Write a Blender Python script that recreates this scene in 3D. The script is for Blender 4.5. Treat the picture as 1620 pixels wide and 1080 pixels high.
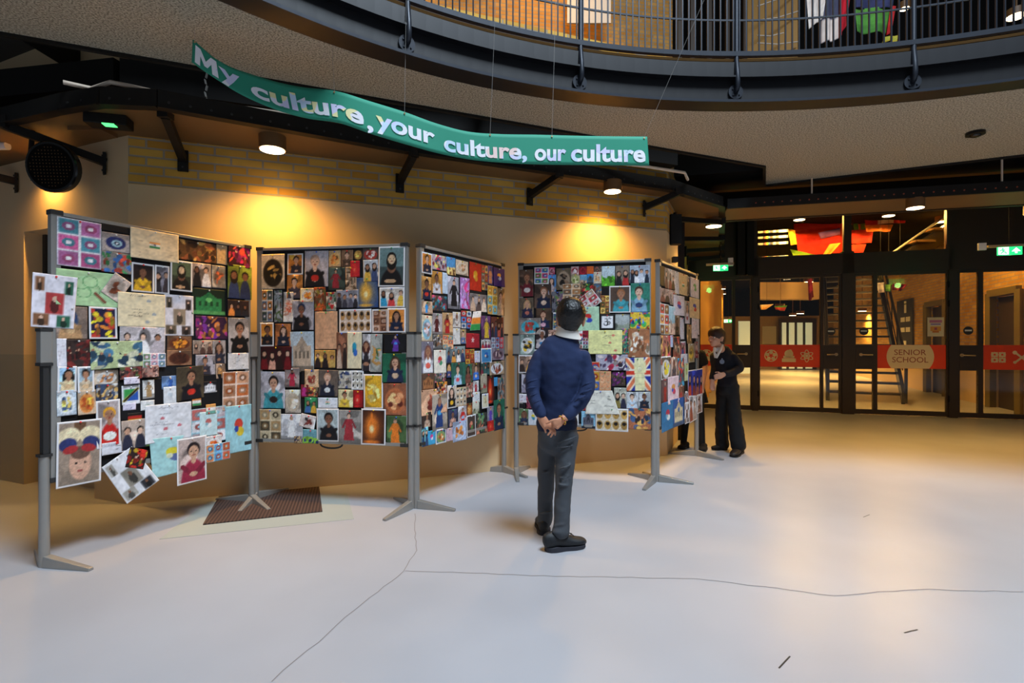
import bpy, bmesh, math, random
import numpy as np
from mathutils import Vector, Matrix
random.seed(7)
PI = math.pi
for o in list(bpy.data.objects):
    bpy.data.objects.remove(o)
scene = bpy.context.scene
COL = scene.collection

# ------------------------------------------------------------------ camera
F = 826.0          # focal length in pixels of the 1620 px wide frame
HC = 1.2           # camera height
cam_d = bpy.data.cameras.new('camera')
cam_d.sensor_width = 36.0
cam_d.lens = 36.0 * F / 1620.0
cam_d.clip_end = 200
cam = bpy.data.objects.new('camera', cam_d)
COL.objects.link(cam)
cam.location = (0, 0, HC)
cam.rotation_euler = (PI / 2, 0, 0)
scene.camera = cam

# ------------------------------------------------------------------ world, daylight, exposure
w = bpy.data.worlds.new('World')
scene.world = w
w.use_nodes = True
w.node_tree.nodes['Background'].inputs[0].default_value = (0.72, 0.84, 1.0, 1)
w.node_tree.nodes['Background'].inputs[1].default_value = 0.12
scene.view_settings.view_transform = 'Standard'
scene.view_settings.look = 'None'
scene.view_settings.gamma = 1.0
scene.view_settings.use_curve_mapping = False
scene.view_settings.exposure = 0.0

def area_light(name, loc, target, size, energy, color, size_y=None, parent=None):
    d = bpy.data.lights.new(name, 'AREA')
    d.energy = energy
    d.color = color
    d.size = size
    if size_y:
        d.shape = 'RECTANGLE'
        d.size_y = size_y
    o = bpy.data.objects.new(name, d)
    COL.objects.link(o)
    o.location = loc
    dv = Vector(target) - Vector(loc)
    o.rotation_euler = dv.to_track_quat('-Z', 'Y').to_euler()
    if parent:
        o.parent = parent
    return o

# daylight through the glass roof of the atrium, high above and a little behind the camera
area_light('skylight', (2.5, -0.2, 9.5), (1.6, 1.6, 0), 3.0, 1300, (0.74, 0.87, 1.0))
WARM = (1.0, 0.54, 0.12)

# ------------------------------------------------------------------ helpers
def hexc(h):
    h = h.strip('#')
    if len(h) == 3:
        h = ''.join(c * 2 for c in h)
    return tuple(int(h[i:i + 2], 16) / 255 for i in (0, 2, 4))

def lin(c):
    return tuple(((x + 0.055) / 1.055) ** 2.4 if x > 0.04045 else x / 12.92 for x in c)

def rgb(h):
    return lin(hexc(h))

def mat(name, color, rough=0.6, metal=0.0, noise=0.0, nscale=8.0, bump=0.0, bscale=60.0, spec=None, emit=None, estr=1.0):
    m = bpy.data.materials.new(name)
    m.use_nodes = True
    nt = m.node_tree
    b = nt.nodes['Principled BSDF']
    if isinstance(color, str):
        color = rgb(color)
    b.inputs['Base Color'].default_value = (*color, 1)
    b.inputs['Roughness'].default_value = rough
    b.inputs['Metallic'].default_value = metal
    if spec is not None:
        b.inputs['Specular IOR Level'].default_value = spec
    tc = nt.nodes.new('ShaderNodeTexCoord')
    if noise:
        n = nt.nodes.new('ShaderNodeTexNoise')
        n.inputs['Scale'].default_value = nscale
        n.inputs['Detail'].default_value = 6
        nt.links.new(tc.outputs['Object'], n.inputs['Vector'])
        mx = nt.nodes.new('ShaderNodeMix')
        mx.data_type = 'RGBA'
        mx.inputs['A'].default_value = (*[c * (1 - noise) for c in color], 1)
        mx.inputs['B'].default_value = (*[min(1, c * (1 + noise)) for c in color], 1)
        nt.links.new(n.outputs['Fac'], mx.inputs['Factor'])
        nt.links.new(mx.outputs['Result'], b.inputs['Base Color'])
    if bump:
        n2 = nt.nodes.new('ShaderNodeTexNoise')
        n2.inputs['Scale'].default_value = bscale
        n2.inputs['Detail'].default_value = 4
        nt.links.new(tc.outputs['Object'], n2.inputs['Vector'])
        bp = nt.nodes.new('ShaderNodeBump')
        bp.inputs['Strength'].default_value = bump
        bp.inputs['Distance'].default_value = 0.01
        nt.links.new(n2.outputs['Fac'], bp.inputs['Height'])
        nt.links.new(bp.outputs['Normal'], b.inputs['Normal'])
    if emit is not None:
        if isinstance(emit, str):
            emit = rgb(emit)
        b.inputs['Emission Color'].default_value = (*emit, 1)
        b.inputs['Emission Strength'].default_value = estr
    return m

def brick_mat(name, c1, c2, mortar, bw=0.225, rh=0.066, ms=0.008):
    m = bpy.data.materials.new(name)
    m.use_nodes = True
    nt = m.node_tree
    b = nt.nodes['Principled BSDF']
    b.inputs['Roughness'].default_value = 0.85
    uv = nt.nodes.new('ShaderNodeUVMap')
    br = nt.nodes.new('ShaderNodeTexBrick')
    br.inputs['Scale'].default_value = 1.0
    br.inputs['Brick Width'].default_value = bw
    br.inputs['Row Height'].default_value = rh
    br.inputs['Mortar Size'].default_value = ms
    br.inputs['Mortar Smooth'].default_value = 0.2
    br.inputs['Color1'].default_value = (*rgb(c1), 1)
    br.inputs['Color2'].default_value = (*rgb(c2), 1)
    br.inputs['Mortar'].default_value = (*rgb(mortar), 1)
    nt.links.new(uv.outputs['UV'], br.inputs['Vector'])
    n = nt.nodes.new('ShaderNodeTexNoise')
    n.inputs['Scale'].default_value = 5.0
    n.inputs['Detail'].default_value = 8
    nt.links.new(uv.outputs['UV'], n.inputs['Vector'])
    mx = nt.nodes.new('ShaderNodeMix')
    mx.data_type = 'RGBA'
    mx.blend_type = 'MULTIPLY'
    mx.inputs['Factor'].default_value = 0.35
    nt.links.new(br.outputs['Color'], mx.inputs['A'])
    nt.links.new(n.outputs['Fac'], mx.inputs['B'])
    nt.links.new(mx.outputs['Result'], b.inputs['Base Color'])
    bp = nt.nodes.new('ShaderNodeBump')
    bp.inputs['Strength'].default_value = 0.6
    bp.inputs['Distance'].default_value = 0.006
    bp.invert = True
    nt.links.new(br.outputs['Fac'], bp.inputs['Height'])
    nt.links.new(bp.outputs['Normal'], b.inputs['Normal'])
    return m

def glass_mat(name, tint, refl=1.45, base=0.0):
    m = bpy.data.materials.new(name)
    m.use_nodes = True
    nt = m.node_tree
    nt.nodes.remove(nt.nodes['Principled BSDF'])
    out = nt.nodes['Material Output']
    tr = nt.nodes.new('ShaderNodeBsdfTransparent')
    tr.inputs['Color'].default_value = (*tint, 1)
    gl = nt.nodes.new('ShaderNodeBsdfGlossy')
    gl.inputs['Roughness'].default_value = 0.02
    fr = nt.nodes.new('ShaderNodeFresnel')
    fr.inputs['IOR'].default_value = refl
    mx = nt.nodes.new('ShaderNodeMixShader')
    nt.links.new(fr.outputs['Fac'], mx.inputs['Fac'])
    nt.links.new(tr.outputs['BSDF'], mx.inputs[1])
    nt.links.new(gl.outputs['BSDF'], mx.inputs[2])
    nt.links.new(mx.outputs['Shader'], out.inputs['Surface'])
    return m

def tag(o, label=None, cat=None, group=None, kind=None):
    if label: o['label'] = label
    if cat: o['category'] = cat
    if group: o['group'] = group
    if kind: o['kind'] = kind
    return o

def empty(name, loc=(0, 0, 0), rz=0.0, label=None, cat=None, group=None):
    o = bpy.data.objects.new(name, None)
    COL.objects.link(o)
    o.location = loc
    o.rotation_euler = (0, 0, rz)
    o.empty_display_size = 0.05
    return tag(o, label, cat, group)

def pyobj(name, verts, faces, m, parent=None, smooth=False, uvs=None, mats=None, midx=None):
    me = bpy.data.meshes.new(name)
    me.from_pydata([tuple(v) for v in verts], [], faces)
    if uvs is not None:
        ul = me.uv_layers.new(name='UVMap')
        k = 0
        for f in uvs:
            for p in f:
                ul.data[k].uv = p
                k += 1
    for mm in (mats or [m]):
        me.materials.append(mm)
    if midx:
        me.polygons.foreach_set('material_index', midx)
    if smooth:
        me.polygons.foreach_set('use_smooth', [True] * len(me.polygons))
    me.update()
    o = bpy.data.objects.new(name, me)
    COL.objects.link(o)
    if parent is not None:
        o.parent = parent
    return o

class MB:
    """collects shapes, all in the coordinates of the parent"""
    def __init__(self):
        self.v = []; self.f = []; self.uv = []
    def add(self, vs, fs):
        n = len(self.v)
        self.v += [Vector(p) for p in vs]
        self.f += [tuple(i + n for i in f) for f in fs]
        return self
    def box(self, x0, y0, z0, x1, y1, z1, M=None):
        vs = [Vector(p) for p in ((x0,y0,z0),(x1,y0,z0),(x1,y1,z0),(x0,y1,z0),(x0,y0,z1),(x1,y0,z1),(x1,y1,z1),(x0,y1,z1))]
        if M: vs = [M @ p for p in vs]
        return self.add(vs, [(0,3,2,1),(4,5,6,7),(0,1,5,4),(1,2,6,5),(2,3,7,6),(3,0,4,7)])
    def bar(self, a, b, w, h, up=(0, 0, 1)):
        a = Vector(a); b = Vector(b)
        d = b - a; L = d.length; d.normalize()
        up = Vector(up)
        s = d.cross(up)
        if s.length < 1e-4:
            s = d.cross(Vector((0, 1, 0)))
        s.normalize(); t = s.cross(d)
        vs = []
        for q in (a, b):
            for (i, j) in ((-1,-1),(1,-1),(1,1),(-1,1)):
                vs.append(q + s * (i * w / 2) + t * (j * h / 2))
        return self.add(vs, [(0,1,2,3),(7,6,5,4),(0,4,5,1),(1,5,6,2),(2,6,7,3),(3,7,4,0)])
    def tube(self, pts, r, n=10, closed=False):
        pts = [Vector(p) for p in pts]
        rs = r if isinstance(r, (list, tuple)) else [r] * len(pts)
        vs = []; fs = []
        prev = None
        for i, p in enumerate(pts):
            if i == 0: d = pts[1] - p
            elif i == len(pts) - 1: d = p - pts[i - 1]
            else: d = pts[i + 1] - pts[i - 1]
            d.normalize()
            if prev is None:
                s = d.cross(Vector((0, 0, 1)))
                if s.length < 0.05: s = d.cross(Vector((0, 1, 0)))
            else:
                s = prev - d * prev.dot(d)
            s.normalize(); prev = s
            t = d.cross(s)
            for k in range(n):
                a = 2 * PI * k / n
                vs.append(p + (s * math.cos(a) + t * math.sin(a)) * rs[i])
        for i in range(len(pts) - 1):
            for k in range(n):
                k2 = (k + 1) % n
                fs.append((i*n+k, i*n+k2, (i+1)*n+k2, (i+1)*n+k))
        fs.append(tuple(reversed(range(n))))
        fs.append(tuple((len(pts)-1)*n + k for k in range(n)))
        return self.add(vs, fs)
    def cyl(self, c, r, h, n=24, axis=(0, 0, 1), r2=None):
        c = Vector(c); ax = Vector(axis).normalized()
        return self.tube([c, c + ax * h], [r, r if r2 is None else r2], n)
    def prism(self, poly, z0, z1):
        n = len(poly)
        vs = [Vector((p[0], p[1], z0)) for p in poly] + [Vector((p[0], p[1], z1)) for p in poly]
        fs = [tuple(reversed(range(n))), tuple(range(n, 2*n))]
        for i in range(n):
            j = (i + 1) % n
            fs.append((i, j, n + j, n + i))
        return self.add(vs, fs)
    def flat(self, poly3, thick, nrm):
        """a planar polygon of 3-d points, extruded along nrm"""
        n = len(poly3); nrm = Vector(nrm)
        vs = [Vector(p) for p in poly3] + [Vector(p) + nrm * thick for p in poly3]
        fs = [tuple(range(n)), tuple(reversed(range(n, 2*n)))]
        for i in range(n):
            j = (i + 1) % n
            fs.append((j, i, n + i, n + j))
        return self.add(vs, fs)
    def ball(self, c, rx, ry=None, rz=None, n=16, m=10, M=None):
        ry = ry or rx; rz = rz or rx
        c = Vector(c)
        vs = [Vector((0, 0, rz))]
        for i in range(1, m):
            t = PI * i / m
            for k in range(n):
                a = 2 * PI * k / n
                vs.append(Vector((rx*math.sin(t)*math.cos(a), ry*math.sin(t)*math.sin(a), rz*math.cos(t))))
        vs.append(Vector((0, 0, -rz)))
        if M: vs = [M @ p for p in vs]
        vs = [p + c for p in vs]
        fs = []
        for k in range(n):
            fs.append((0, 1 + k, 1 + (k+1) % n))
        for i in range(m - 2):
            for k in range(n):
                a = 1 + i*n + k; b = 1 + i*n + (k+1) % n
                fs.append((a, a + n, b + n, b))
        L = len(vs) - 1
        for k in range(n):
            fs.append((L, 1 + (m-2)*n + (k+1) % n, 1 + (m-2)*n + k))
        return self.add(vs, fs)
    def build(self, name, m, parent=None, smooth=False, bevel=0.0):
        o = pyobj(name, self.v, self.f, m, parent, smooth)
        bm = bmesh.new(); bm.from_mesh(o.data)
        bmesh.ops.recalc_face_normals(bm, faces=bm.faces)
        bm.to_mesh(o.data); bm.free()
        if bevel:
            md = o.modifiers.new('bevel', 'BEVEL')
            md.width = bevel; md.segments = 2; md.limit_method = 'ANGLE'
        if smooth:
            try:
                o.data.set_sharp_from_angle(angle=math.radians(40))
            except Exception:
                pass
        return o

# ray helpers: real positions on horizontal planes / vertical planes seen from the camera height
def hp(u, v, z):
    Y = (z - HC) * F / (540 - v)
    return Vector(((u - 810) / F * Y, Y, z))
def fl(u, v):
    return hp(u, v, 0.0)
def at(u, v, Y):
    return Vector(((u - 810) / F * Y, Y, HC + (540 - v) / F * Y))
def vp(u, v, A, B):
    """point on the vertical plane through A and B (2-d)"""
    k = (u - 810) / F
    dx, dy = B[0] - A[0], B[1] - A[1]
    t = (k * A[1] - A[0]) / (dx - k * dy)
    Y = A[1] + t * dy
    return t * math.hypot(dx, dy), HC + (540 - v) / F * Y      # distance along, height

def wall(name, A, B, z0, z1, bands, thick=0.12, side=1, kind='structure'):
    """vertical wall from A to B (2-d). bands: list of (z_top, material). UV in metres."""
    A = Vector(A); B = Vector(B)
    d = (B - A); L = d.length; d.normalize()
    n = Vector((-d.y, d.x)) * side * thick
    vs = []; fs = []; uvs = []; midx = []; mats = []
    z = z0
    for zt, m in bands:
        if m not in mats: mats.append(m)
        k = len(vs)
        for q in (A, B, B + n, A + n):
            vs.append((q.x, q.y, z))
        for q in (A, B, B + n, A + n):
            vs.append((q.x, q.y, zt))
        fs += [(k, k+1, k+5, k+4), (k+2, k+3, k+7, k+6), (k+1, k+2, k+6, k+5), (k+3, k, k+4, k+7), (k+4, k+5, k+6, k+7), (k, k+3, k+2, k+1)]
        uvs += [[(0, z), (L, z), (L, zt), (0, zt)], [(L, z), (0, z), (0, zt), (L, zt)], [(0, z), (thick, z), (thick, zt), (0, zt)],
                [(0, z), (thick, z), (thick, zt), (0, zt)], [(0, 0), (L, 0), (L, thick), (0, thick)], [(0, 0), (0, thick), (L, thick), (L, 0)]]
        midx += [mats.index(m)] * 6
        z = zt
    o = pyobj(name, vs, fs, None, uvs=uvs, mats=mats, midx=midx)
    o['kind'] = kind
    return o

def text_mesh(body, size, bold=0.0, extrude=0.0):
    """verts, faces of a line of text in the xy plane, baseline at y=0, starting at x=0"""
    c = bpy.data.curves.new('text', 'FONT')
    c.body = body; c.size = size; c.offset = bold; c.extrude = extrude
    c.resolution_u = 4
    o = bpy.data.objects.new('text', c)
    COL.objects.link(o)
    dg = bpy.context.evaluated_depsgraph_get()
    dg.update()
    me = bpy.data.meshes.new_from_object(o.evaluated_get(dg))
    vs = [v.co.copy() for v in me.vertices]
    fs = [tuple(p.vertices) for p in me.polygons]
    bpy.data.objects.remove(o); bpy.data.curves.remove(c); bpy.data.meshes.remove(me)
    return vs, fs
# ------------------------------------------------------------------ materials
M = {}
M['plaster'] = mat('plaster', '#dbbe94', 0.75, noise=0.06, nscale=3, bump=0.05, bscale=40)
M['dado'] = mat('dado_paint', '#c2ab86', 0.6, noise=0.05, nscale=6, bump=0.05, bscale=30)
M['brick'] = brick_mat('yellow_brick', '#e6b44c', '#c98f30', '#a89a86')
M['brick_up'] = brick_mat('orange_brick', '#e2a350', '#cf8a34', '#b39a78')
M['black'] = mat('black_steel', '#15120f', 0.55, spec=0.3)
M['black_matt'] = mat('black_matt', '#0c0a09', 0.9, spec=0.1)
M['steel_grey'] = mat('painted_steel', '#3a3e4a', 0.35, metal=0.3, noise=0.1, nscale=4)
M['rail_grey'] = mat('railing_grey', '#2c3038', 0.4, metal=0.4)
M['timber'] = mat('canopy_plywood', '#6e5230', 0.6, noise=0.18, nscale=2)
M['alu'] = mat('brushed_aluminium', '#a3a09b', 0.4, metal=0.5, noise=0.05, nscale=30)
M['alu_dark'] = mat('dark_plastic', '#2b2a2a', 0.5)
M['felt'] = mat('black_felt', '#0e0d10', 0.95, bump=0.2, bscale=300)
M['doorframe'] = mat('dark_bronze_frame', '#3a2e22', 0.45, metal=0.2)
M['orange'] = mat('orange_vinyl', '#ff4a12', 0.5)
M['cream'] = mat('cream_vinyl', '#ffe2ae', 0.5)
M['white'] = mat('white_paint', '#e9e6df', 0.5)
M['conduit'] = mat('white_conduit', '#d8c6b2', 0.5)
M['handle'] = mat('brass_handle', '#d0b283', 0.3, metal=0.6)
M['void'] = mat('void_ceiling_panel', '#46423f', 0.7, noise=0.1, nscale=2)
M['glass'] = glass_mat('door_glass', (0.93, 0.93, 0.90))
M['lens'] = mat('lamp_lens', '#ffe9c8', 0.4, emit=(1.0, 0.72, 0.38), estr=14)
M['lamp_body'] = mat('lamp_body', '#6b4a28', 0.5)
M['carpet'] = mat('brown_mat', '#4a342c', 0.9)
M['palefloor'] = mat('pale_screed', '#a9b0ab', 0.5, noise=0.05, nscale=4)

# speckled acoustic plaster
m = bpy.data.materials.new('speckled_plaster'); m.use_nodes = True
nt = m.node_tree; b = nt.nodes['Principled BSDF']; b.inputs['Roughness'].default_value = 0.95
tc = nt.nodes.new('ShaderNodeTexCoord')
n = nt.nodes.new('ShaderNodeTexNoise'); n.inputs['Scale'].default_value = 95; n.inputs['Detail'].default_value = 3
nt.links.new(tc.outputs['Object'], n.inputs['Vector'])
cr = nt.nodes.new('ShaderNodeValToRGB')
cr.color_ramp.elements[0].position = 0.36; cr.color_ramp.elements[0].color = (*rgb('#6c6656'), 1)
cr.color_ramp.elements[1].position = 0.60; cr.color_ramp.elements[1].color = (*rgb('#b5ad99'), 1)
nt.links.new(n.outputs['Fac'], cr.inputs['Fac'])
nt.links.new(cr.outputs['Color'], b.inputs['Base Color'])
bp = nt.nodes.new('ShaderNodeBump'); bp.inputs['Strength'].default_value = 0.5; bp.inputs['Distance'].default_value = 0.004
nt.links.new(n.outputs['Fac'], bp.inputs['Height']); nt.links.new(bp.outputs['Normal'], b.inputs['Normal'])
M['speckle'] = m

# polished resin floor
m = bpy.data.materials.new('resin_floor'); m.use_nodes = True
nt = m.node_tree; b = nt.nodes['Principled BSDF']
tc = nt.nodes.new('ShaderNodeTexCoord')
n = nt.nodes.new('ShaderNodeTexNoise'); n.inputs['Scale'].default_value = 0.9; n.inputs['Detail'].default_value = 3; n.inputs['Roughness'].default_value = 0.5
nt.links.new(tc.outputs['Object'], n.inputs['Vector'])
cr = nt.nodes.new('ShaderNodeValToRGB')
cr.color_ramp.elements[0].position = 0.3; cr.color_ramp.elements[0].color = (*rgb('#a8a8ad'), 1)
cr.color_ramp.elements[1].position = 0.7; cr.color_ramp.elements[1].color = (*rgb('#b7b7bc'), 1)
nt.links.new(n.outputs['Fac'], cr.inputs['Fac']); nt.links.new(cr.outputs['Color'], b.inputs['Base Color'])
n2 = nt.nodes.new('ShaderNodeTexNoise'); n2.inputs['Scale'].default_value = 3.0; n2.inputs['Detail'].default_value = 1
nt.links.new(tc.outputs['Object'], n2.inputs['Vector'])
mr = nt.nodes.new('ShaderNodeMapRange'); mr.inputs['To Min'].default_value = 0.32; mr.inputs['To Max'].default_value = 0.42
nt.links.new(n2.outputs['Fac'], mr.inputs['Value']); nt.links.new(mr.outputs['Result'], b.inputs['Roughness'])
b.inputs['Specular IOR Level'].default_value = 0.4
M['floor'] = m

# ------------------------------------------------------------------ floor
o = pyobj('floor', [(-14, -8, 0), (26, -8, 0), (26, 34, 0), (-14, 34, 0)], [(0, 1, 2, 3)], M['floor'])
o['kind'] = 'structure'

def strip(name, pts, wd, z, m):
    vs = []; fs = []
    for i, p in enumerate(pts):
        q = pts[min(i + 1, len(pts) - 1)]; r = pts[max(i - 1, 0)]
        d = (q - r).normalized(); s = Vector((-d.y, d.x, 0)) * wd / 2
        vs += [(p + s).to_tuple()[:2] + (z,), (p - s).to_tuple()[:2] + (z,)]
    for i in range(len(pts) - 1):
        fs.append((2*i, 2*i+1, 2*i+3, 2*i+2))
    return pyobj(name, vs, fs, m)
def crackline(px, jitter=0.006):
    out = []
    P3 = [fl(*p) for p in px]
    for a, b2 in zip(P3, P3[1:]):
        k = max(2, int((b2 - a).length / 0.06))
        for i in range(k):
            p = a.lerp(b2, i / k)
            out.append(p + Vector((random.uniform(-jitter, jitter), random.uniform(-jitter, jitter), 0)))
    out.append(P3[-1])
    return out
M['crack'] = mat('crack_line', '#8c8583', 0.7)
for i, px in enumerate([[(657, 812), (658, 870), (640, 903), (560, 965), (430, 1078)], [(640, 903), (900, 912), (1100, 915), (1320, 942), (1450, 932), (1619, 936)],
                        ]):
    strip('trim_%d' % (i + 1), crackline(px), 0.0045, 0.0012, M['crack'])['kind'] = 'structure'
for i, px in enumerate([[(1430, 1001), (1452, 996)], [(1232, 1057), (1250, 1038)], [(1366, 818), (1376, 814)]]):
    strip('trim_%d' % (i + 3), crackline(px, 0.001), 0.006, 0.0012, M['alu_dark'])['kind'] = 'structure'

# pale screed frame around the mat, then the mat itself
poly = [fl(252, 853), fl(330, 792), fl(549, 780), fl(560, 821)]
MB().prism(poly, 0.0005, 0.002).build('trim_6', M['palefloor'])['kind'] = 'structure'
m = bpy.data.materials.new('ribbed_mat'); m.use_nodes = True
nt = m.node_tree; b = nt.nodes['Principled BSDF']; b.inputs['Roughness'].default_value = 0.9
tc = nt.nodes.new('ShaderNodeTexCoord'); mp = nt.nodes.new('ShaderNodeMapping'); mp.inputs['Rotation'].default_value = (0, 0, math.radians(-17))
wv = nt.nodes.new('ShaderNodeTexWave'); wv.inputs['Scale'].default_value = 14; wv.inputs['Distortion'].default_value = 0
nt.links.new(tc.outputs['Object'], mp.inputs['Vector']); nt.links.new(mp.outputs['Vector'], wv.inputs['Vector'])
cr = nt.nodes.new('ShaderNodeValToRGB'); cr.color_ramp.elements[0].color = (*rgb('#33231d'), 1); cr.color_ramp.elements[1].color = (*rgb('#5a4238'), 1)
nt.links.new(wv.outputs['Fac'], cr.inputs['Fac']); nt.links.new(cr.outputs['Color'], b.inputs['Base Color'])
tag(MB().prism([fl(321, 831), fl(346, 787), fl(505, 771), fl(510, 810)], 0.002, 0.010).build('entrance_mat', m),
    'brown ribbed floor mat set in the pale patch under the first two boards', 'mat')

# ------------------------------------------------------------------ walls
WA0 = Vector((-6.0, 5.195)); WA1 = Vector((-4.10, 4.385)); WA2 = Vector((-3.20, 4.0)); WB0 = Vector((-2.83, 3.85)); WB1 = Vector((1.63, 5.50))
PB = 2.365
Zc = 2.72
wall('wall_left', WA0, WA1, 0, 3.9, [(1.09, M['dado']), (3.9, M['plaster'])], thick=0.5)
wall('wall_left_pier', WA2, WB0, 0, 3.9, [(3.9, M['plaster'])], thick=0.16)
wall('wall_left_head', WA1, WA2, 2.12, 3.9, [(3.9, M['plaster'])], thick=0.5)
nd = Vector((0.385, 0.9)).normalized() * 0.16
wall('wall_left_recess', WA1 + nd, WA2 + nd, 0, 2.12, [(1.09, M['dado']), (2.12, M['plaster'])], thick=0.1)
MB().box(0, 0, 0, 0.04, 0.05, 2.12, Matrix.Translation((WA1.x + nd.x * 0.8, WA1.y + nd.y * 0.8, 0)) @ Matrix.Rotation(-0.4, 4, 'Z')).build('trim_7', M['alu_dark'])['kind'] = 'structure'
wall('wall_back', WB0, WB1, 0, 4.2, [(PB, M['plaster']), (4.2, M['brick'])])
# corridor side beyond the wall end
WC1 = Vector((2.05, 6.42)); WC2 = Vector((3.42 - 0.25, 9.42))
wall('wall_corridor', WB1, WC1, 0, 4.2, [(PB, M['plaster']), (4.2, M['brick'])])
MB().bar((WC1.x, WC1.y - 0.0, 0), (WC1.x, WC1.y, 3.3), 0.10, 0.14).build('trim_8', M['black'])['kind'] = 'structure'
wall('wall_corridor_far', WC1, WC2, 0, 4.2, [(1.1, M['plaster']), (4.2, M['brick'])])
# ------------------------------------------------------------------ slab over the hall (speckled soffit)
HS = 3.0
K_ = 0.82      # the beams are sized for their distance
def interp(pts, x):
    for (x0, y0), (x1, y1) in zip(pts, pts[1:]):
        if x0 <= x <= x1:
            return y0 + (y1 - y0) * (x - x0) / (x1 - x0)
# the round edge of the atrium opening, through measured points
raw = [(350, 0), (500, 57), (638, 111), (776, 138), (880, 155.5), (1060, 171), (1183, 174.5), (1326, 170), (1470, 157.5), (1620, 137)]
P0 = [hp(u, v, HS) for u, v in raw]
# smooth: least squares circle, blended with the measured points
A_ = np.array([[2*p.x, 2*p.y, 1] for p in P0]); B_ = np.array([p.x**2 + p.y**2 for p in P0])
cx, cy, c_ = np.linalg.lstsq(A_, B_, rcond=None)[0]
R_ = math.sqrt(c_ + cx*cx + cy*cy)
angs = [math.atan2(p.y - cy, p.x - cx) for p in P0]; rads = [math.hypot(p.x - cx, p.y - cy) for p in P0]
cf = np.polyfit(angs, rads, 3)
amax, amin = max(angs), min(angs)
def edge_pt(a, off=0.0, z=HS):
    aa = min(max(a, amin), amax)
    r = float(np.polyval(cf, aa)) + off
    return Vector((cx + r * math.cos(a), cy + r * math.sin(a), z))
A0, A1 = amax + 0.75, amin - 0.75
NA = 110
AS = [A0 + (A1 - A0) * i / NA for i in range(NA + 1)]
near = [edge_pt(a) for a in AS]
far = [hp(0, 50, HS), hp(1210, 262, HS), hp(1210, 292, HS), hp(1620, 244, HS)]
far = [Vector((p.x, p.y)) for p in far]
far[0] = far[0] + (far[0] - far[1]).normalized() * 4.5
far[3] = far[3] + (far[3] - far[2]).normalized() * 6.0
poly = [(p.x, p.y) for p in near] + [(12.5, 0.5), (far[3].x, far[3].y), (far[2].x, far[2].y), (far[1].x, far[1].y), (far[0].x, far[0].y)]
poly = [p for p in poly]
# clip the near edge so that the outline stays simple
near2 = [p for p in near if p.y > 0.2]
left_n, right_n = near2[0], near2[-1]
poly = [(p.x, p.y) for p in near2] + [(far[3].x, right_n.y - 0.4), (far[3].x, far[3].y), (far[2].x, far[2].y), (far[1].x, far[1].y), (far[0].x, far[0].y), (far[0].x, left_n.y - 0.2)]
MB().prism(poly, HS, HS + 0.10).build('ceiling', M['speckle'])['kind'] = 'structure'
# black trim round the far edges of the slab
b1 = MB()
for p, q in ((far[0], far[1]), (far[1], far[2]), (far[2], far[3])):
    b1.bar((p.x, p.y + 0.01, HS + 0.05), (q.x, q.y + 0.01, HS + 0.05), 0.03, 0.14)
b1.build('trim_9', M['black'])['kind'] = 'structure'

# void beyond the slab: dark panels and black beams
MB().prism([(far[0].x, far[0].y - 0.1), (far[1].x, far[1].y - 0.1), (far[2].x, far[2].y - .1), (far[3].x, far[3].y - .1), (16, 12), (16, 14), (-9, 14)], HS + 0.62, HS + 0.70).build('ceiling_void', M['void'])['kind'] = 'structure'
# curved edge: flange beams
def ring(name, offs0, offs1, z0, z1, m, parent):
    vs = []; fs = []
    for i, a in enumerate(AS):
        for (o_, z) in ((offs0, z0), (offs1, z0), (offs1, z1), (offs0, z1)):
            p = edge_pt(a, o_, z); vs.append(p)
    for i in range(len(AS) - 1):
        for k in range(4):
            k2 = (k + 1) % 4
            fs.append((i*4+k, i*4+k2, (i+1)*4+k2, (i+1)*4+k))
    fs.append((0, 1, 2, 3)); fs.append(tuple(len(AS)*4 - 4 + k for k in (3, 2, 1, 0)))
    mb = MB(); mb.add(vs, fs)
    return mb.build(name, m, parent)
M['beam_web'] = mat('beam_paint', '#0a0a10', 0.45, metal=0.0, noise=0.12, nscale=3)
bal = empty('balcony_edge_beam', edge_pt((amax + amin) / 2), 0, 'dark curved steel beam stack edging the balcony above the speckled ceiling', 'beam')
# children are given in world space: undo the parent offset
def wring(name, o0, o1, z0, z1, m):
    o = ring(name, o0, o1, z0, z1, m, bal)
    o.matrix_parent_inverse = Matrix.Translation(-bal.location)
    return o
wring('bottom_flange', -0.165, 0.0, HS - 0.008, HS + 0.006 * K_, M['beam_web'])
wring('flange_lip', -0.171, -0.163, HS - 0.010, HS + 0.012 * K_, M['rail_grey'])
wring('web', -0.085, -0.073, HS + 0.006 * K_, HS + 0.235 * K_, M['beam_web'])
wring('top_flange', -0.14, 0.0, HS + 0.235 * K_, HS + 0.25 * K_, M['beam_web'])
wring('upper_channel', -0.115, 0.0, HS + 0.262 * K_, HS + 0.385 * K_, M['beam_web'])
wring('deck_edge', -0.10, 0.30, HS + 0.40 * K_, HS + 0.425 * K_, mat('deck_timber', '#b98a4e', 0.6))
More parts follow.
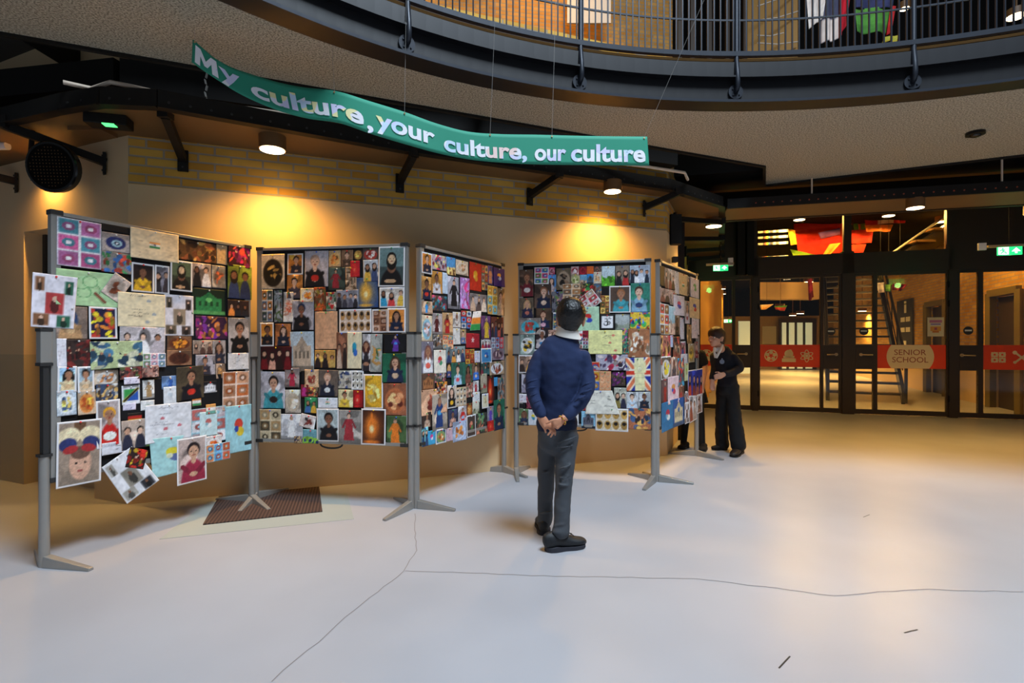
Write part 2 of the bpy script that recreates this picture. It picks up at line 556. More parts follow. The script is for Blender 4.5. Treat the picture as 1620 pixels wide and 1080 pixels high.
# joint plate with bolts on the beam, right side
apl = [a for a in AS if edge_pt(a).x > hp(1594, 130, HS + .1 * K_).x][0]
pq = edge_pt(apl, -0.15, HS)
mbp = MB(); nrm = Vector((pq.x - cx, pq.y - cy, 0)).normalized(); tg = Vector((-nrm.y, nrm.x, 0))
mbp.bar(pq + Vector((0, 0, 0.01)), pq + Vector((0, 0, 0.37)), 0.10, 0.014, up=tg)
jp = mbp.build('joint_plate', M['rail_grey'], bal); jp.matrix_parent_inverse = Matrix.Translation(-bal.location)
mbb = MB()
for dx in (-0.045, 0.045):
    for dz in (0.09, 0.19):
        c = edge_pt(apl, -0.096, HS + dz) + tg * dx
        mbb.cyl(c, 0.013, 0.022, 8, axis=-nrm)
bo = mbb.build('bolts', M['alu'], jp)
bo.matrix_parent_inverse = Matrix.Translation(-bal.location)

# ------------------------------------------------------------------ railing
rail = empty('balcony_railing', edge_pt((amax + amin) / 2, -0.14, HS + 0.43 * K_), 0, 'grey steel balcony railing with thin vertical bars along the curved edge', 'railing')
INV = Matrix.Translation(-rail.location)
def rp(o):
    o.matrix_parent_inverse = INV; return o
RO = -0.11
def railring(name, o0, o1, z0, z1):
    return rp(ring(name, o0, o1, z0, z1, M['rail_grey'], rail))
ZB = HS + 0.435 * K_
railring('bottom_rail', RO - 0.018, RO + 0.018, ZB, ZB + 0.035)
railring('middle_wire', RO - 0.005, RO + 0.005, ZB + 0.27, ZB + 0.282)
railring('top_rail', RO - 0.02, RO + 0.02, ZB + 1.02, ZB + 1.06)
def ang_of_u(u, off, z):
    best = None
    for i in range(4001):
        a = A0 + (A1 - A0) * i / 4000
        p = edge_pt(a, off, z)
        if p.y < 0.5: continue
        uu = 810 + F * p.x / p.y
        if best is None or abs(uu - u) < best[0]: best = (abs(uu - u), a)
    return best[1]
for u in (360, 645, 918, 1165, 1445, 1790):
    a = ang_of_u(u, RO, HS + 0.3 * K_)
    nr = Vector((math.cos(a), math.sin(a), 0))
    base = edge_pt(a, RO, 0)
    mb = MB()
    q0 = edge_pt(a, -0.085, HS + 0.12 * K_)
    q = [q0, edge_pt(a, -0.112, HS + 0.125 * K_), edge_pt(a, -0.132, HS + 0.15 * K_), edge_pt(a, -0.135, HS + 0.20 * K_), edge_pt(a, -0.128, HS + 0.28 * K_), edge_pt(a, RO, HS + 0.40 * K_), edge_pt(a, RO, ZB + 1.04)]
    mb.tube(q, 0.018, 12)
    po = rp(mb.build('post', M['rail_grey'], rail, smooth=True))
    d = MB().cyl(edge_pt(a, -0.085, HS + 0.12 * K_), 0.055, 0.016, 20, axis=-nr)
    for k in range(4):
        aa = k * PI / 2 + .7
        tgv = Vector((-nr.y, nr.x, 0))
        d.cyl(edge_pt(a, -0.098, HS + 0.12 * K_) + tgv * 0.033 * math.cos(aa) + Vector((0, 0, 0.033 * math.sin(aa))), 0.006, 0.01, 8, axis=-nr)
    dd_ = d.build('mounting_disc', M['rail_grey'], po); dd_.matrix_parent_inverse = Matrix.Translation(-rail.location)
# balusters
s_acc = 0; bal_a = []
a_s = ang_of_u(470, RO, ZB); a_e = ang_of_u(1640, RO, ZB)
stp = 0.050
a = a_s
while a > a_e:
    bal_a.append(a); a -= stp / R_
order = sorted(bal_a, key=lambda a: (edge_pt(a, RO).y))
keep = set(order[:100])
rest = MB()
bme = None
for a in bal_a:
    if a in keep:
        o = rp(MB().bar(edge_pt(a, RO, ZB + 0.03), edge_pt(a, RO, ZB + 1.03), 0.010, 0.010).build('baluster', M['rail_grey'], rail))
    else:
        rest.bar(edge_pt(a, RO, ZB + 0.03), edge_pt(a, RO, ZB + 1.03), 0.010, 0.010)
if rest.v:
    o = rp(rest.build('balusters_far', M['rail_grey'], rail)); o['kind'] = 'stuff'

# ------------------------------------------------------------------ upper floor beyond the railing
MB().prism([(p.x, p.y) for p in [edge_pt(a, 0.9) for a in AS] if p.y > 0.3][:] + [(12, 12), (-9, 12)], HS + 0.72, HS + 0.80).build('floor_upper', M['black'])['kind'] = 'structure'
def upu(u, Y): return (u - 810) / F * Y
UY = 9.0
wall('wall_upper_brick', (upu(300, 8.2), 8.2), (upu(1064, 9.6), 9.6), HS + 0.8, 11, [(11, M['brick_up'])])
M['ochre'] = mat('ochre_panel', '#a8792f', 0.6, noise=0.1, nscale=3)
wall('wall_upper_ochre', (upu(1180, 9.4), 9.4), (upu(1262, 9.0), 9.0), HS + 0.8, 11, [(11, M['ochre'])])
wall('wall_upper_dark', (upu(1050, 9.9), 9.9), (14, 8.2), HS + 0.8, 11, [(11, M['black_matt'])])
MB().prism([(-9, 5.6), (14, 5.6), (14, 12), (-9, 12)], 9.6, 9.7).build('ceiling_upper', M['black_matt'])['kind'] = 'structure'
# frames in the dark part upstairs
b2 = MB()
for u in (1075, 1095, 1122, 1150, 1178):
    b2.bar((upu(u, 9.3), 9.3, HS + 0.4), (upu(u, 9.3), 9.3, 9.5), 0.07, 0.07)
b2.build('trim_10', mat('dark_brown_frame', '#3a2a1a', 0.5))['kind'] = 'structure'
# thin hanging steel cables in front of the ochre panel
b3 = MB()
for (u0, v0, u1, v1) in ((1198, 10, 1262, -18), (1198, 32, 1262, 18), (1198, 56, 1240, 52), (1198, 68, 1262, 66)):
    b3.tube([at(u0, v0, 8.9), at((u0+u1)/2, (v0+v1)/2 + 3, 8.9), at(u1, v1, 8.9)], 0.010, 6)
tag(b3.build('stair_cables', M['conduit'] if 'conduit' in M else M['white']), 'pale cables strung across the ochre panel behind the balcony railing', 'cable')
# framed picture on the upper brick wall
Yp = 8.95
c0, c1 = at(897, -20, Yp), at(966, 38, Yp)
pic = empty('framed_picture', ((c0.x + c1.x) / 2, Yp, c1.z), 0, 'pale framed drawing hanging on the orange brick wall upstairs', 'picture')
mb = MB().box(-(c1.x-c0.x)/2, -0.03, 0, (c1.x-c0.x)/2, 0, c0.z - c1.z)
mb.build('frame', mat('pale_frame', '#d9cfc0', 0.6), pic)
# ------------------------------------------------------------------ timber canopy along the walls
front = [(0, 196), (45, 186), (100, 173), (160, 164), (250, 168), (640, 238), (1060, 300), (1142, 326)]
fp = [hp(u, v, Zc) for u, v in front]
lefte = fp[0]
poly = [(lefte.x - 1.2, lefte.y - 0.1)] + [(p.x, p.y) for p in fp]
CE = Vector((3.72, 9.25))
back = [(WC2.x, WC2.y), (WC1.x, WC1.y), (WB1.x, WB1.y), (WB0.x, WB0.y), (WA2.x, WA2.y), (WA1.x, WA1.y), (WA0.x, WA0.y)]
canopy = empty('timber_canopy', (WB0.x, WB0.y, Zc), 0, 'shallow plywood canopy with a black bolted edge running along the wall under the ceiling', 'canopy')
CI = Matrix.Translation(-canopy.location)
def cpar(o): o.matrix_parent_inverse = CI; return o
cpar(MB().prism(poly + [(CE.x, CE.y)] + back, Zc, Zc + 0.03).build('plywood_soffit', M['timber'], canopy))
edge = [Vector((lefte.x - 1.2, lefte.y - 0.1, 0))] + [Vector((p.x, p.y, 0)) for p in fp] + [Vector((CE.x, CE.y, 0))]
mb = MB()
for p, q in zip(edge, edge[1:]):
    mb.bar((p.x, p.y, Zc + 0.045), (q.x, q.y, Zc + 0.045), 0.03, 0.12)
    mb.bar((p.x, p.y, Zc - 0.012), (q.x, q.y, Zc - 0.012), 0.07, 0.008)
cpar(mb.build('edge_beam', M['black'], canopy))
# bolts along the edge
mb = MB()
for p, q in zip(edge[3:], edge[4:-1]):
    L = (q - p).length; d = (q - p).normalized(); nn = Vector((d.y, -d.x, 0))
    k = int(L / 0.12)
    for i in range(k):
        c = p + d * (0.06 + i * 0.12) + nn * 0.012 + Vector((0, 0, Zc + 0.03))
        mb.cyl(c, 0.008, 0.008, 8, axis=nn)
cpar(mb.build('bolts', M['alu_dark'], canopy))

def bracket(wallp, tip, zt=Zc - 0.02, zb=Zc - 0.14):
    """steel arm from a plate on the wall to the canopy edge"""
    wallp = Vector(wallp); tip = Vector(tip)
    mb = MB()
    a = Vector((wallp.x, wallp.y, zb)); b = Vector((tip.x, tip.y, zt))
    mb.bar(a, b, 0.05, 0.055)
    d = Vector((tip.x - wallp.x, tip.y - wallp.y, 0)).normalized()
    p = Vector((wallp.x, wallp.y, 0)) + d * 0.01
    mb.bar(p + Vector((0, 0, zb - 0.09)), p + Vector((0, 0, zb + 0.07)), 0.07, 0.02, up=d)
    mb.bar(b - Vector((0, 0, 0.02)) , b + Vector((0, 0, 0.06)), 0.07, 0.07)
    o = cpar(mb.build('bracket', M['black'], canopy))
    s = MB()
    for dz in (-0.06, 0.05):
        s.cyl(p + Vector((0, 0, zb + dz)) + d * 0.01, 0.008, 0.008, 8, axis=d)
    sb = s.build('bolt', M['alu_dark'], o); sb.matrix_parent_inverse = CI
wd = (WB1 - WB0).normalized()
def on_wallB(u):
    k = (u - 810) / F
    t = (k * WB0.y - WB0.x) / (wd.x - k * wd.y)
    return WB0 + wd * t
for uw, (ut, vt) in ((290, (262, 178)), (632, (655, 240)), (837, (885, 274)), (1018, (1073, 302))):
    wp = on_wallB(uw); tp = hp(ut, vt, Zc)
    bracket(wp, (tp.x, tp.y))
# left wall brackets
def on_line(A, B, u):
    k = (u - 810) / F; d = (B - A)
    t = (k * A.y - A.x) / (d.x - k * d.y)
    return A + d * t
wp = on_line(WA2, WB0, 168); tp = hp(8, 194, Zc); bracket(wp, (tp.x, tp.y), zb=Zc - 0.17)
wp = on_line(WA0, WA1, 28); bracket(wp, (wp.x - 0.9, wp.y - 0.9), zb=Zc - 0.17)
# corridor brackets
cd = (WC2 - WB1)
ce0 = Vector((fp[-1].x, fp[-1].y))
for f in (0.12, 0.42, 0.66, 0.88):
    a = WB1.lerp(WC1, f / 0.24) if f < 0.24 else WC1.lerp(WC2, (f - 0.24) / 0.76)
    b = ce0.lerp(CE, f + 0.04)
    bracket(a, b, zt=Zc - 0.06, zb=Zc - 0.12)

# conduit above the canopy, hung on a chain
cnd = [hp(100, 130, 2.87), hp(145, 140, 2.87), hp(175, 130, 2.87)] + [hp(u, v, 2.87) for u, v in ((210, 137), (300, 158), (500, 187), (760, 225), (900, 250), (1020, 263), (1083, 273), (1088, 284))]
tag(MB().tube(cnd, 0.014, 10).build('pale_conduit', M['conduit'], smooth=True), 'long pale pipe running above the black canopy edge behind the banner', 'pipe')
mb = MB()
c = hp(326, 170, 2.87)
for i in range(14):
    mb.bar(c + Vector((0, 0, 0.03 + i * 0.045)), c + Vector((0.008 * (-1) ** i, 0, 0.065 + i * 0.045)), 0.016, 0.006)
for i in range(2):
    mb.bar(c - Vector((0, 0, 0.02 + i * 0.045)), c - Vector((0.008 * (-1) ** i, 0, 0.055 + i * 0.045)), 0.016, 0.006)
tag(mb.build('hanging_chain', M['alu']), 'small metal chain holding the pale pipe below the left end of the banner', 'chain')
# black beams of the void ceiling
mb = None
for i, (u0, v0, u1, v1) in enumerate([(105, 78, 200, 140), (320, 104, 335, 150), (748, 152, 700, 214), (905, 200, 865, 225), (1075, 225, 1010, 262), (1200, 262, 1060, 300)]):
    a = hp(u0, v0, 3.45); b = hp(u1, v1, 3.45)
    d = (b - a).normalized()
    a = a - d * 0.6; b = b + d * 0.25
    MB().bar(a, b, 0.14, 0.20).build('trim_%d' % (11 + i), M['black'])['kind'] = 'structure'
# deep black beam along the wall above the canopy
p = WB0 + Vector((0.347, -0.938)) * -0.02
off_ = Vector((0.347, -0.938)) * 0.10
mb = MB().bar((WB0.x + off_.x, WB0.y + off_.y, 3.10), (WB1.x + off_.x, WB1.y + off_.y, 3.10), 0.16, 0.20)
mb.bar((WB0.x + off_.x, WB0.y + off_.y, 3.10), (WA0.x, WA0.y - .9, 3.10), 0.16, 0.20)
mb.build('trim_17', M['black'])['kind'] = 'structure'

# ------------------------------------------------------------------ canopy in front of the glass doors
E0 = Vector((2.46, 5.97)); E1 = E0 + Vector((2.7, -0.7)) * 2.6
nb = Vector((0.251, 0.968))
can2 = empty('door_canopy', (E0.x, E0.y, Zc), 0, 'black edged canopy strip with downlights running in front of the glass doors', 'canopy')
C2I = Matrix.Translation(-can2.location)
o = MB().prism([(E0.x, E0.y), (E1.x, E1.y), ((E1 + nb*0.65).x, (E1 + nb*0.65).y), ((E0 + nb*0.65).x, (E0 + nb*0.65).y)], Zc, Zc + 0.03).build('plywood_soffit', M['timber'], can2); o.matrix_parent_inverse = C2I
mb = MB()
mb.bar((E0.x, E0.y, Zc + 0.05), (E1.x, E1.y, Zc + 0.05), 0.03, 0.11)
mb.bar(((E0 + nb*0.65).x, (E0 + nb*0.65).y, Zc + 0.06), ((E1 + nb*0.65).x, (E1 + nb*0.65).y, Zc + 0.06), 0.05, 0.14)
o = mb.build('edge_beam', M['black'], can2); o.matrix_parent_inverse = C2I
mb = MB(); ed = (E1 - E0).normalized(); en = Vector((ed.y, -ed.x, 0))
for i in range(60):
    c = E0 + ed * (0.3 + i * 0.09)
    mb.cyl(Vector((c.x, c.y, Zc + 0.04)) + en * 0.013, 0.008, 0.006, 8, axis=en)
o = mb.build('bolts', mat('red_glint_bolt', '#8a3a20', 0.4), can2); o.matrix_parent_inverse = C2I  # red bolt colour stands in for small red reflections along the edge
for i, f in enumerate((0.12, 0.36, 0.62)):
    c = E0.lerp(E1, f)
    MB().bar((c.x, c.y, Zc + 0.1), (c.x, c.y, 3.12), 0.012, 0.012).build('hanger', M['conduit'], can2).matrix_parent_inverse = C2I
# timber strip and beams between slab and doors
def par_strip(name, off0, off1, z0, z1, m):
    a, b, c, d = E0 + nb*off0 - ed*0.6, E1 + nb*off0, E1 + nb*off1, E0 + nb*off1 - ed*0.6
    o = MB().prism([(a.x, a.y), (b.x, b.y), (c.x, c.y), (d.x, d.y)], z0, z1).build(name, m); o['kind'] = 'structure'
par_strip('trim_18', 0.62, 0.88, 3.14, 3.18, M['timber'])
par_strip('trim_19', -0.1, 0.62, 3.10, 3.4, M['black'])
par_strip('trim_20', 0.60, 0.72, 2.84, 2.97, M['black'])
par_strip('trim_21', 0.9, 1.2, 3.0, 3.3, M['black'])
par_strip('trim_22', 1.9, 2.3, 3.1, 3.45, M['black'])
# dark column where both canopies meet the doors
for i, u in enumerate((1172, 1187)):
    p = at(u, 540, 9.0)
    MB().box(p.x - 0.06, 8.98, 2.35, p.x + 0.06, 9.06, 3.6).build('trim_%d' % (23 + i), M['black'])['kind'] = 'structure'

# ------------------------------------------------------------------ downlights
def downlight(p, r, label, group=None, energy=0, h=0.10, spot=142, rod=0, blend=1.0):
    t = empty('downlight', p, 0, label, 'downlight', group)
    mb = MB(); n = 28
    if rod: mb.cyl((0, 0, 0), 0.012, rod, 8)
    mb.cyl((0, 0, -h), r, h, n)
    mb.build('housing', M['lamp_body'], t, smooth=True)
    MB().cyl((0, 0, -h - 0.004), r * 0.90, 0.004, n).build('lens', M['lens'], t)
    if energy:
        d = bpy.data.lights.new('lamp', 'SPOT'); d.energy = energy; d.color = WARM
        d.spot_size = math.radians(spot); d.spot_blend = blend; d.shadow_soft_size = r * 0.8
        l = bpy.data.objects.new('lamp', d); COL.objects.link(l); l.parent = t; l.location = (0, 0, -h - 0.02)
    return t
LE = 150
G = None
def dl(u, v, r, label, energy, z=Zc - 0.10, **k):
    p = hp(u, v, z); p.z = Zc
    return downlight(p, r, label, None, energy, **k)
dl(431, 237, 0.095, 'round downlight glowing under the canopy above the second board', LE)
dl(969, 303, 0.085, 'round downlight glowing under the canopy right of the banner', LE)
dl(1129, 358, 0.10, 'round downlight above the two schoolgirls where the canopy turns into the corridor', LE * 1.4)
dl(1139, 414, 0.10, 'farthest round downlight right above the exit sign by the corridor doors', LE * 1.2, h=0.07)
dl(1448, 329, 0.085, 'round downlight under the canopy strip over the doors', LE * 1.1)
dl(1638, 378 - 40, 0.10, 'round downlight at the right edge of the picture above the exit sign', LE * 1.1)
dl(88, 262, 0.085, 'round downlight behind the black hanging drum at the left', LE * 1.8)
# ------------------------------------------------------------------ glazed door wall
D0 = Vector((3.42, 9.35)); DD = Vector((0.9543, -0.2988)).normalized(); DN = Vector((DD.y, -DD.x))   # towards the camera
def s_u(u):
    k = (u - 810) / F
    return (k * D0.y - D0.x) / (DD.x - k * DD.y)
def dp(s, off, z):
    q = D0 + DD * s + DN * off
    return Vector((q.x, q.y, z))
def dbox(mb, s0, s1, z0, z1, o0=-0.03, o1=0.03):
    a = dp(s0, o0, z0); 
    vs = [dp(s0, o1, z0), dp(s1, o1, z0), dp(s1, o0, z0), dp(s0, o0, z0), dp(s0, o1, z1), dp(s1, o1, z1), dp(s1, o0, z1), dp(s0, o0, z1)]
    return mb.add(vs, [(0,3,2,1),(4,5,6,7),(0,1,5,4),(1,2,6,5),(2,3,7,6),(3,0,4,7)])
ZD = 2.33
leaves = [ (1101, 1189.5, (1108, 1158), (1163, 1187), 1180, -1, 'leftmost'),
           (1199, 1331, (1202, 1297), (1302, 1327), 1322, -1, 'second'),
           (1350, 1499, (1387, 1496), (1353, 1380), 1361, 1, 'third'),
           (1513, 1660, (1554, 1652), (1517, 1546), 1520, 1, 'rightmost') ]
mb = MB()
for u0, u1 in ((1088, 1101), (1189.5, 1199), (1331, 1350), (1499, 1513), (1660, 1675)):
    dbox(mb, s_u(u0), s_u(u1), 0, 2.69, -0.06, 0.05)
dbox(mb, s_u(1088), s_u(1690), ZD, 2.66, -0.06, 0.05)
dbox(mb, s_u(1088), s_u(1690), 3.38, 3.7, -0.06, 0.05)
for u0, u1 in ((1088, 1197), (1334, 1346), (1496, 1690)):
    dbox(mb, s_u(u0), s_u(u1), 2.6, 3.4, -0.05, 0.04)
mb.build('trim_25', M['doorframe'])['kind'] = 'structure'
for i, (u0, u1) in enumerate(((1197, 1334), (1346, 1496))):
    o = dbox(MB(), s_u(u0), s_u(u1), 2.66, 3.38, -0.004, 0.004).build('window_%d' % (i + 1), M['glass']); o['kind'] = 'structure'
wall('wall_beside_doors', (dp(s_u(1672), 0, 0).x, dp(s_u(1672), 0, 0).y), (dp(s_u(1672) + 5, 0, 0).x, dp(s_u(1672) + 5, 0, 0).y), 0, 3.7, [(3.7, M['brick'])])
doors = []
for i, (a, b, wd_, nr_, uh, sg, pos) in enumerate(leaves):
    t = empty('door_%d' % (i + 1), dp(s_u(a), 0, 0), 0); t['kind'] = 'structure'
    TI = Matrix.Translation(-t.location)
    def c(o, par=None): o.matrix_parent_inverse = TI; return o
    mb = MB(); za, zb_ = 0.085, ZD - 0.05
    for q in sorted([(a, min(wd_[0], nr_[0])), (max(wd_[1], nr_[1]), b)]):
        dbox(mb, s_u(q[0]), s_u(q[1]), 0.01, ZD)
    mid = (wd_[1], nr_[0]) if wd_[0] < nr_[0] else (nr_[1], wd_[0])
    dbox(mb, s_u(mid[0]), s_u(mid[1]), 0.01, ZD)
    dbox(mb, s_u(a), s_u(b), 0.01, za, -0.028, 0.028); dbox(mb, s_u(a), s_u(b), zb_, ZD, -0.028, 0.028)
    c(mb.build('door_frame', M['doorframe'], t))
    c(dbox(MB(), s_u(nr_[0]), s_u(nr_[1]), 0.745, 1.14, -0.025, 0.035).build('lock_panel', M['doorframe'], t))
    c(dbox(MB(), s_u(wd_[0]), s_u(wd_[1]), za, zb_, -0.004, 0.004).build('glass_pane', M['glass'], t))
    c(dbox(MB(), s_u(nr_[0]), s_u(nr_[1]), za, 0.745, -0.004, 0.004).build('glass_pane', M['glass'], t))
    c(dbox(MB(), s_u(nr_[0]), s_u(nr_[1]), 1.14, zb_, -0.004, 0.004).build('glass_pane', M['glass'], t))
    sh = s_u(uh)
    mb = MB()
    mb.tube([dp(sh, 0.03, 0.985), dp(sh, 0.085, 0.985), dp(sh + sg * 0.02, 0.095, 0.985), dp(sh + sg * 0.15, 0.095, 0.982)], 0.011, 8)
    mb.cyl(dp(sh, 0.03, 0.985), 0.026, 0.012, 16, axis=(DN.x, DN.y, 0))
    c(mb.build('handle', M['handle'], t, smooth=True))
    # round black sticker with a pale bar
    sc = s_u((nr_[0] + nr_[1]) / 2)
    if i:
        c(MB().cyl(dp(sc, 0.0045, 1.37), 0.065, 0.002, 24, axis=(DN.x, DN.y, 0)).build('round_sticker', M['alu_dark'], t))
        c(dbox(MB(), sc - 0.045, sc + 0.045, 1.36, 1.385, 0.0065, 0.008).build('sticker_text', M['white'], t))
    # hinges
    mb = MB()
    hs = s_u(a if wd_[0] < nr_[0] else b)
    for z in (0.25, 1.75, 2.05):
        mb.cyl(dp(hs, 0.05, z), 0.012, 0.10, 8)
    c(mb.build('hinges', M['black'], t))
    # orange band
    bs0, bs1 = s_u(wd_[0]), s_u(wd_[1])
    band = c(dbox(MB(), bs0, bs1, 0.765, 1.145, 0.0045, 0.0065).build('orange_band', M['orange'], t))
    zc = 0.955; sm = (bs0 + bs1) / 2
    ic = MB(); OFF = 0.0068
    def disc(s, z, r, n=24, r2=None):
        ic.flat([dp(s + r * math.cos(2*PI*k/n), OFF, z + (r2 or r) * math.sin(2*PI*k/n)) for k in range(n)], 0.001, (DN.x, DN.y, 0))
    def ringp(s, z, rx, rz, w_, rot=0, n=24):
        vs = []; fs = []
        for k in range(n):
            t_ = 2*PI*k/n
            for q in (0, w_):
                x = (rx - q) * math.cos(t_); y = (rz - q) * math.sin(t_)
                vs.append(dp(s + x*math.cos(rot) - y*math.sin(rot), OFF + 0.001, z + x*math.sin(rot) + y*math.cos(rot)))
        for k in range(n):
            j = (k + 1) % n
            fs.append((2*k, 2*j, 2*j+1, 2*k+1))
        ic.add(vs, fs)
    def rect(s, z, w_, h_, rot=0, off=0):
        pts = []
        for x, y in ((-w_/2, -h_/2), (w_/2, -h_/2), (w_/2, h_/2), (-w_/2, h_/2)):
            pts.append(dp(s + x*math.cos(rot) - y*math.sin(rot), OFF + off, z + x*math.sin(rot) + y*math.cos(rot)))
        ic.flat(pts, 0.001, (DN.x, DN.y, 0))
    if i in (0, 1):
        k = (bs1 - bs0)
        s1 = bs0 + k * 0.19; s2 = bs0 + k * 0.49; s3 = bs0 + k * 0.785
        # football: ring with white patches
        ringp(s1, zc, 0.105, 0.105, 0.016)
        for q in range(5):
            t_ = q * 2*PI/5 + 0.3
            ic.flat([dp(s1 + 0.058*math.cos(t_) + 0.036*math.cos(t_ + 2*PI*j/5 + 0.6), OFF, zc + 0.058*math.sin(t_) + 0.036*math.sin(t_ + 2*PI*j/5 + 0.6)) for j in range(5)], 0.001, (DN.x, DN.y, 0))
        # plinth with flame
        rect(s2, zc - 0.075, 0.215, 0.062); rect(s2, zc - 0.02, 0.17, 0.04)
        disc(s2, zc + 0.035, 0.068); disc(s2 + 0.02, zc + 0.08, 0.03, 12)
        # atom
        for q in range(3):
            ringp(s3, zc, 0.108, 0.042, 0.013, q * PI / 3 + PI / 2)
        disc(s3, zc, 0.024, 12)
        ib = c(ic.build('icons', M['cream'], t))
    elif i == 2:
        w2 = (bs1 - bs0) * 0.345
        pts = []
        n = 14; h2 = 0.188
        Rr = 0.30
        for k in range(n + 1):
            z = -h2 + 2*h2*k/n
            pts.append((w2 - Rr*(1 - math.sqrt(max(0, 1 - (z/Rr)**2))), z))
        outl = pts + [(-x, z) for x, z in reversed(pts)]
        ic.flat([dp(sm - 0.01 + x, OFF, zc + z) for x, z in outl], 0.001, (DN.x, DN.y, 0))
        c(ic.build('oval_plate', M['cream'], t))
        for line, zz in (('SENIOR', zc + 0.028), ('SCHOOL', zc - 0.092)):
            vs, fs = text_mesh(line, 0.125, 0.0)
            xs = [v.x for v in vs]; wdt = max(xs) - min(xs)
            tw = 0.435 if line == 'SENIOR' else 0.49
            k = tw / wdt
            o = MB(); o.add([dp(sm - 0.01 + (v.x - min(xs)) * k - tw/2, OFF + 0.002, zz + v.y) for v in vs], fs)
            c(o.build('lettering', mat('brick_red_letter', '#b34a2c', 0.5), t))
    else:
        s1 = bs0 + 0.20; s2 = bs0 + 0.49
        for qx in (-1, 1):
            for qz in (-1, 1):
                ringp(s1 + qx*0.048, zc + qz*0.042, 0.050, 0.044, 0.020, PI/4*0, 4)
                rect(s1 + qx*0.048, zc + qz*0.042, 0.085, 0.075, 0)
        ic2 = MB()
        for qx in (-1, 1):
            for qz in (-1, 1):
                dbox(ic2, s1 + qx*0.048 - 0.013, s1 + qx*0.048 + 0.013, zc + qz*0.042 - 0.013, zc + qz*0.042 + 0.013, 0.0092, 0.0099)
        c(ic2.build('icon_gaps', M['orange'], t))
        rect(s2, zc, 0.24, 0.028, 0.75); rect(s2, zc, 0.24, 0.028, -0.75, 0.0012)
        disc(s2 + 0.085, zc + 0.078, 0.026, 12); disc(s2 + 0.085, zc - 0.078, 0.03, 12); disc(s2 - 0.085, zc + 0.075, 0.03, 12); disc(s2 - 0.085, zc - 0.075, 0.022, 12)
        s3 = bs0 + 0.78
        disc(s3, zc, 0.09)
        c(ic.build('icons', M['cream'], t))
    doors.append(t)
# posters stuck on the door glass
def poster(u0, v0, u1, v1, name, label, m, extra=None):
    s0, s1 = s_u(u0), s_u(u1)
    Y = dp(s0, 0, 0).y
    z1 = HC + (540 - v0) / F * Y; z0 = HC + (540 - v1) / F * Y
    o = dbox(MB(), s0, s1, z0, z1, 0.0045, 0.006).build(name, m)
    tag(o, label, 'poster')
    if extra: extra(o, s0, s1, z0, z1)
poster(1206, 516, 1228, 544, 'paper_notice', 'plain cream sheet taped to the glass above the football icon', mat('cream_sheet', '#e6c48a', 0.7))
def pext(o, s0, s1, z0, z1):
    w_ = s1 - s0; h_ = z1 - z0
    for k, (a, b, cc, d, hx) in enumerate(((.12, .88, .72, .86, '#c97a9a'), (.2, .8, .6, .68, '#9a86c8'), (.18, .82, .28, .52, '#eaa24a'), (.3, .7, .2, .28, '#d87a3a'), (.42, .58, .34, .46, '#b8546a'))):
        dbox(MB(), s0 + w_*a, s0 + w_*b, z0 + h_*cc, z0 + h_*d, 0.0062, 0.0072 + k * 0.0001).build('printed_block', mat('poster_ink_%d' % k, hx, 0.6), o)
poster(1467, 502, 1493, 532, 'event_poster', 'cream poster with pink and orange print on the glass above the oval name plate', mat('poster_paper', '#ecd9b0', 0.7), pext)
poster(1146, 437, 1150, 441, 'small_sticker', 'tiny pale sticker high on the leftmost glass door', M['white'])

# ------------------------------------------------------------------ beyond the doors
IN = -DN                                        # into the school
def ip(s, off, z): return dp(s, -off, z)
# right brick wall with two doorways, running away from the door wall
R0 = Vector((8.30, 8.30)); Rd = Vector((0.36, 0.933)).normalized()
def rpn(t): return R0 + Rd * t
def seg(name, t0, t1, z0, z1, bands):
    wall(name, rpn(t0), rpn(t1), z0, z1, bands, thick=0.2, side=-1)
bb = [(0.95, M['plaster']), (3.7, M['brick'])]
seg('wall_right', 0.0, 0.35, 0, 3.7, bb); seg('wall_right_head', 0.35, 1.35, 2.02, 3.7, [(3.7, M['brick'])])
seg('wall_right_middle', 1.35, 3.3, 0, 3.7, bb); seg('wall_right_far_head', 3.3, 4.4, 2.05, 3.7, [(3.7, M['brick'])]); seg('wall_right_end', 4.4, 16, 0, 3.7, bb)
M['olive'] = mat('olive_door', '#6b5c26', 0.5)
for i, (t0, t1) in enumerate(((0.35, 1.35), (3.3, 4.4))):
    mb = MB()
    a, b = rpn(t0), rpn(t1); nx = Vector((-Rd.y, Rd.x))
    ins = nx * 0.02
    for q in (a, b):
        mb.bar((q.x + ins.x, q.y + ins.y, 0), (q.x + ins.x, q.y + ins.y, 2.07), 0.12, 0.10)
    mb.bar((a.x + ins.x, a.y + ins.y, 2.07), (b.x + ins.x, b.y + ins.y, 2.07), 0.12, 0.12)
    o = mb.build('door_%d' % (5 + i), M['olive']); o['kind'] = 'structure'
    a2, b2 = a - nx * 0.12, b - nx * 0.12
    p = MB().bar(((a2.x + b2.x) / 2, (a2.y + b2.y) / 2, 0), ((a2.x + b2.x) / 2, (a2.y + b2.y) / 2, 2.0), (b - a).length, 0.05, up=(-nx.x, -nx.y, 0)).build('door_panel', mat('dark_door_%d' % i, '#3a2c18', 0.5), o)
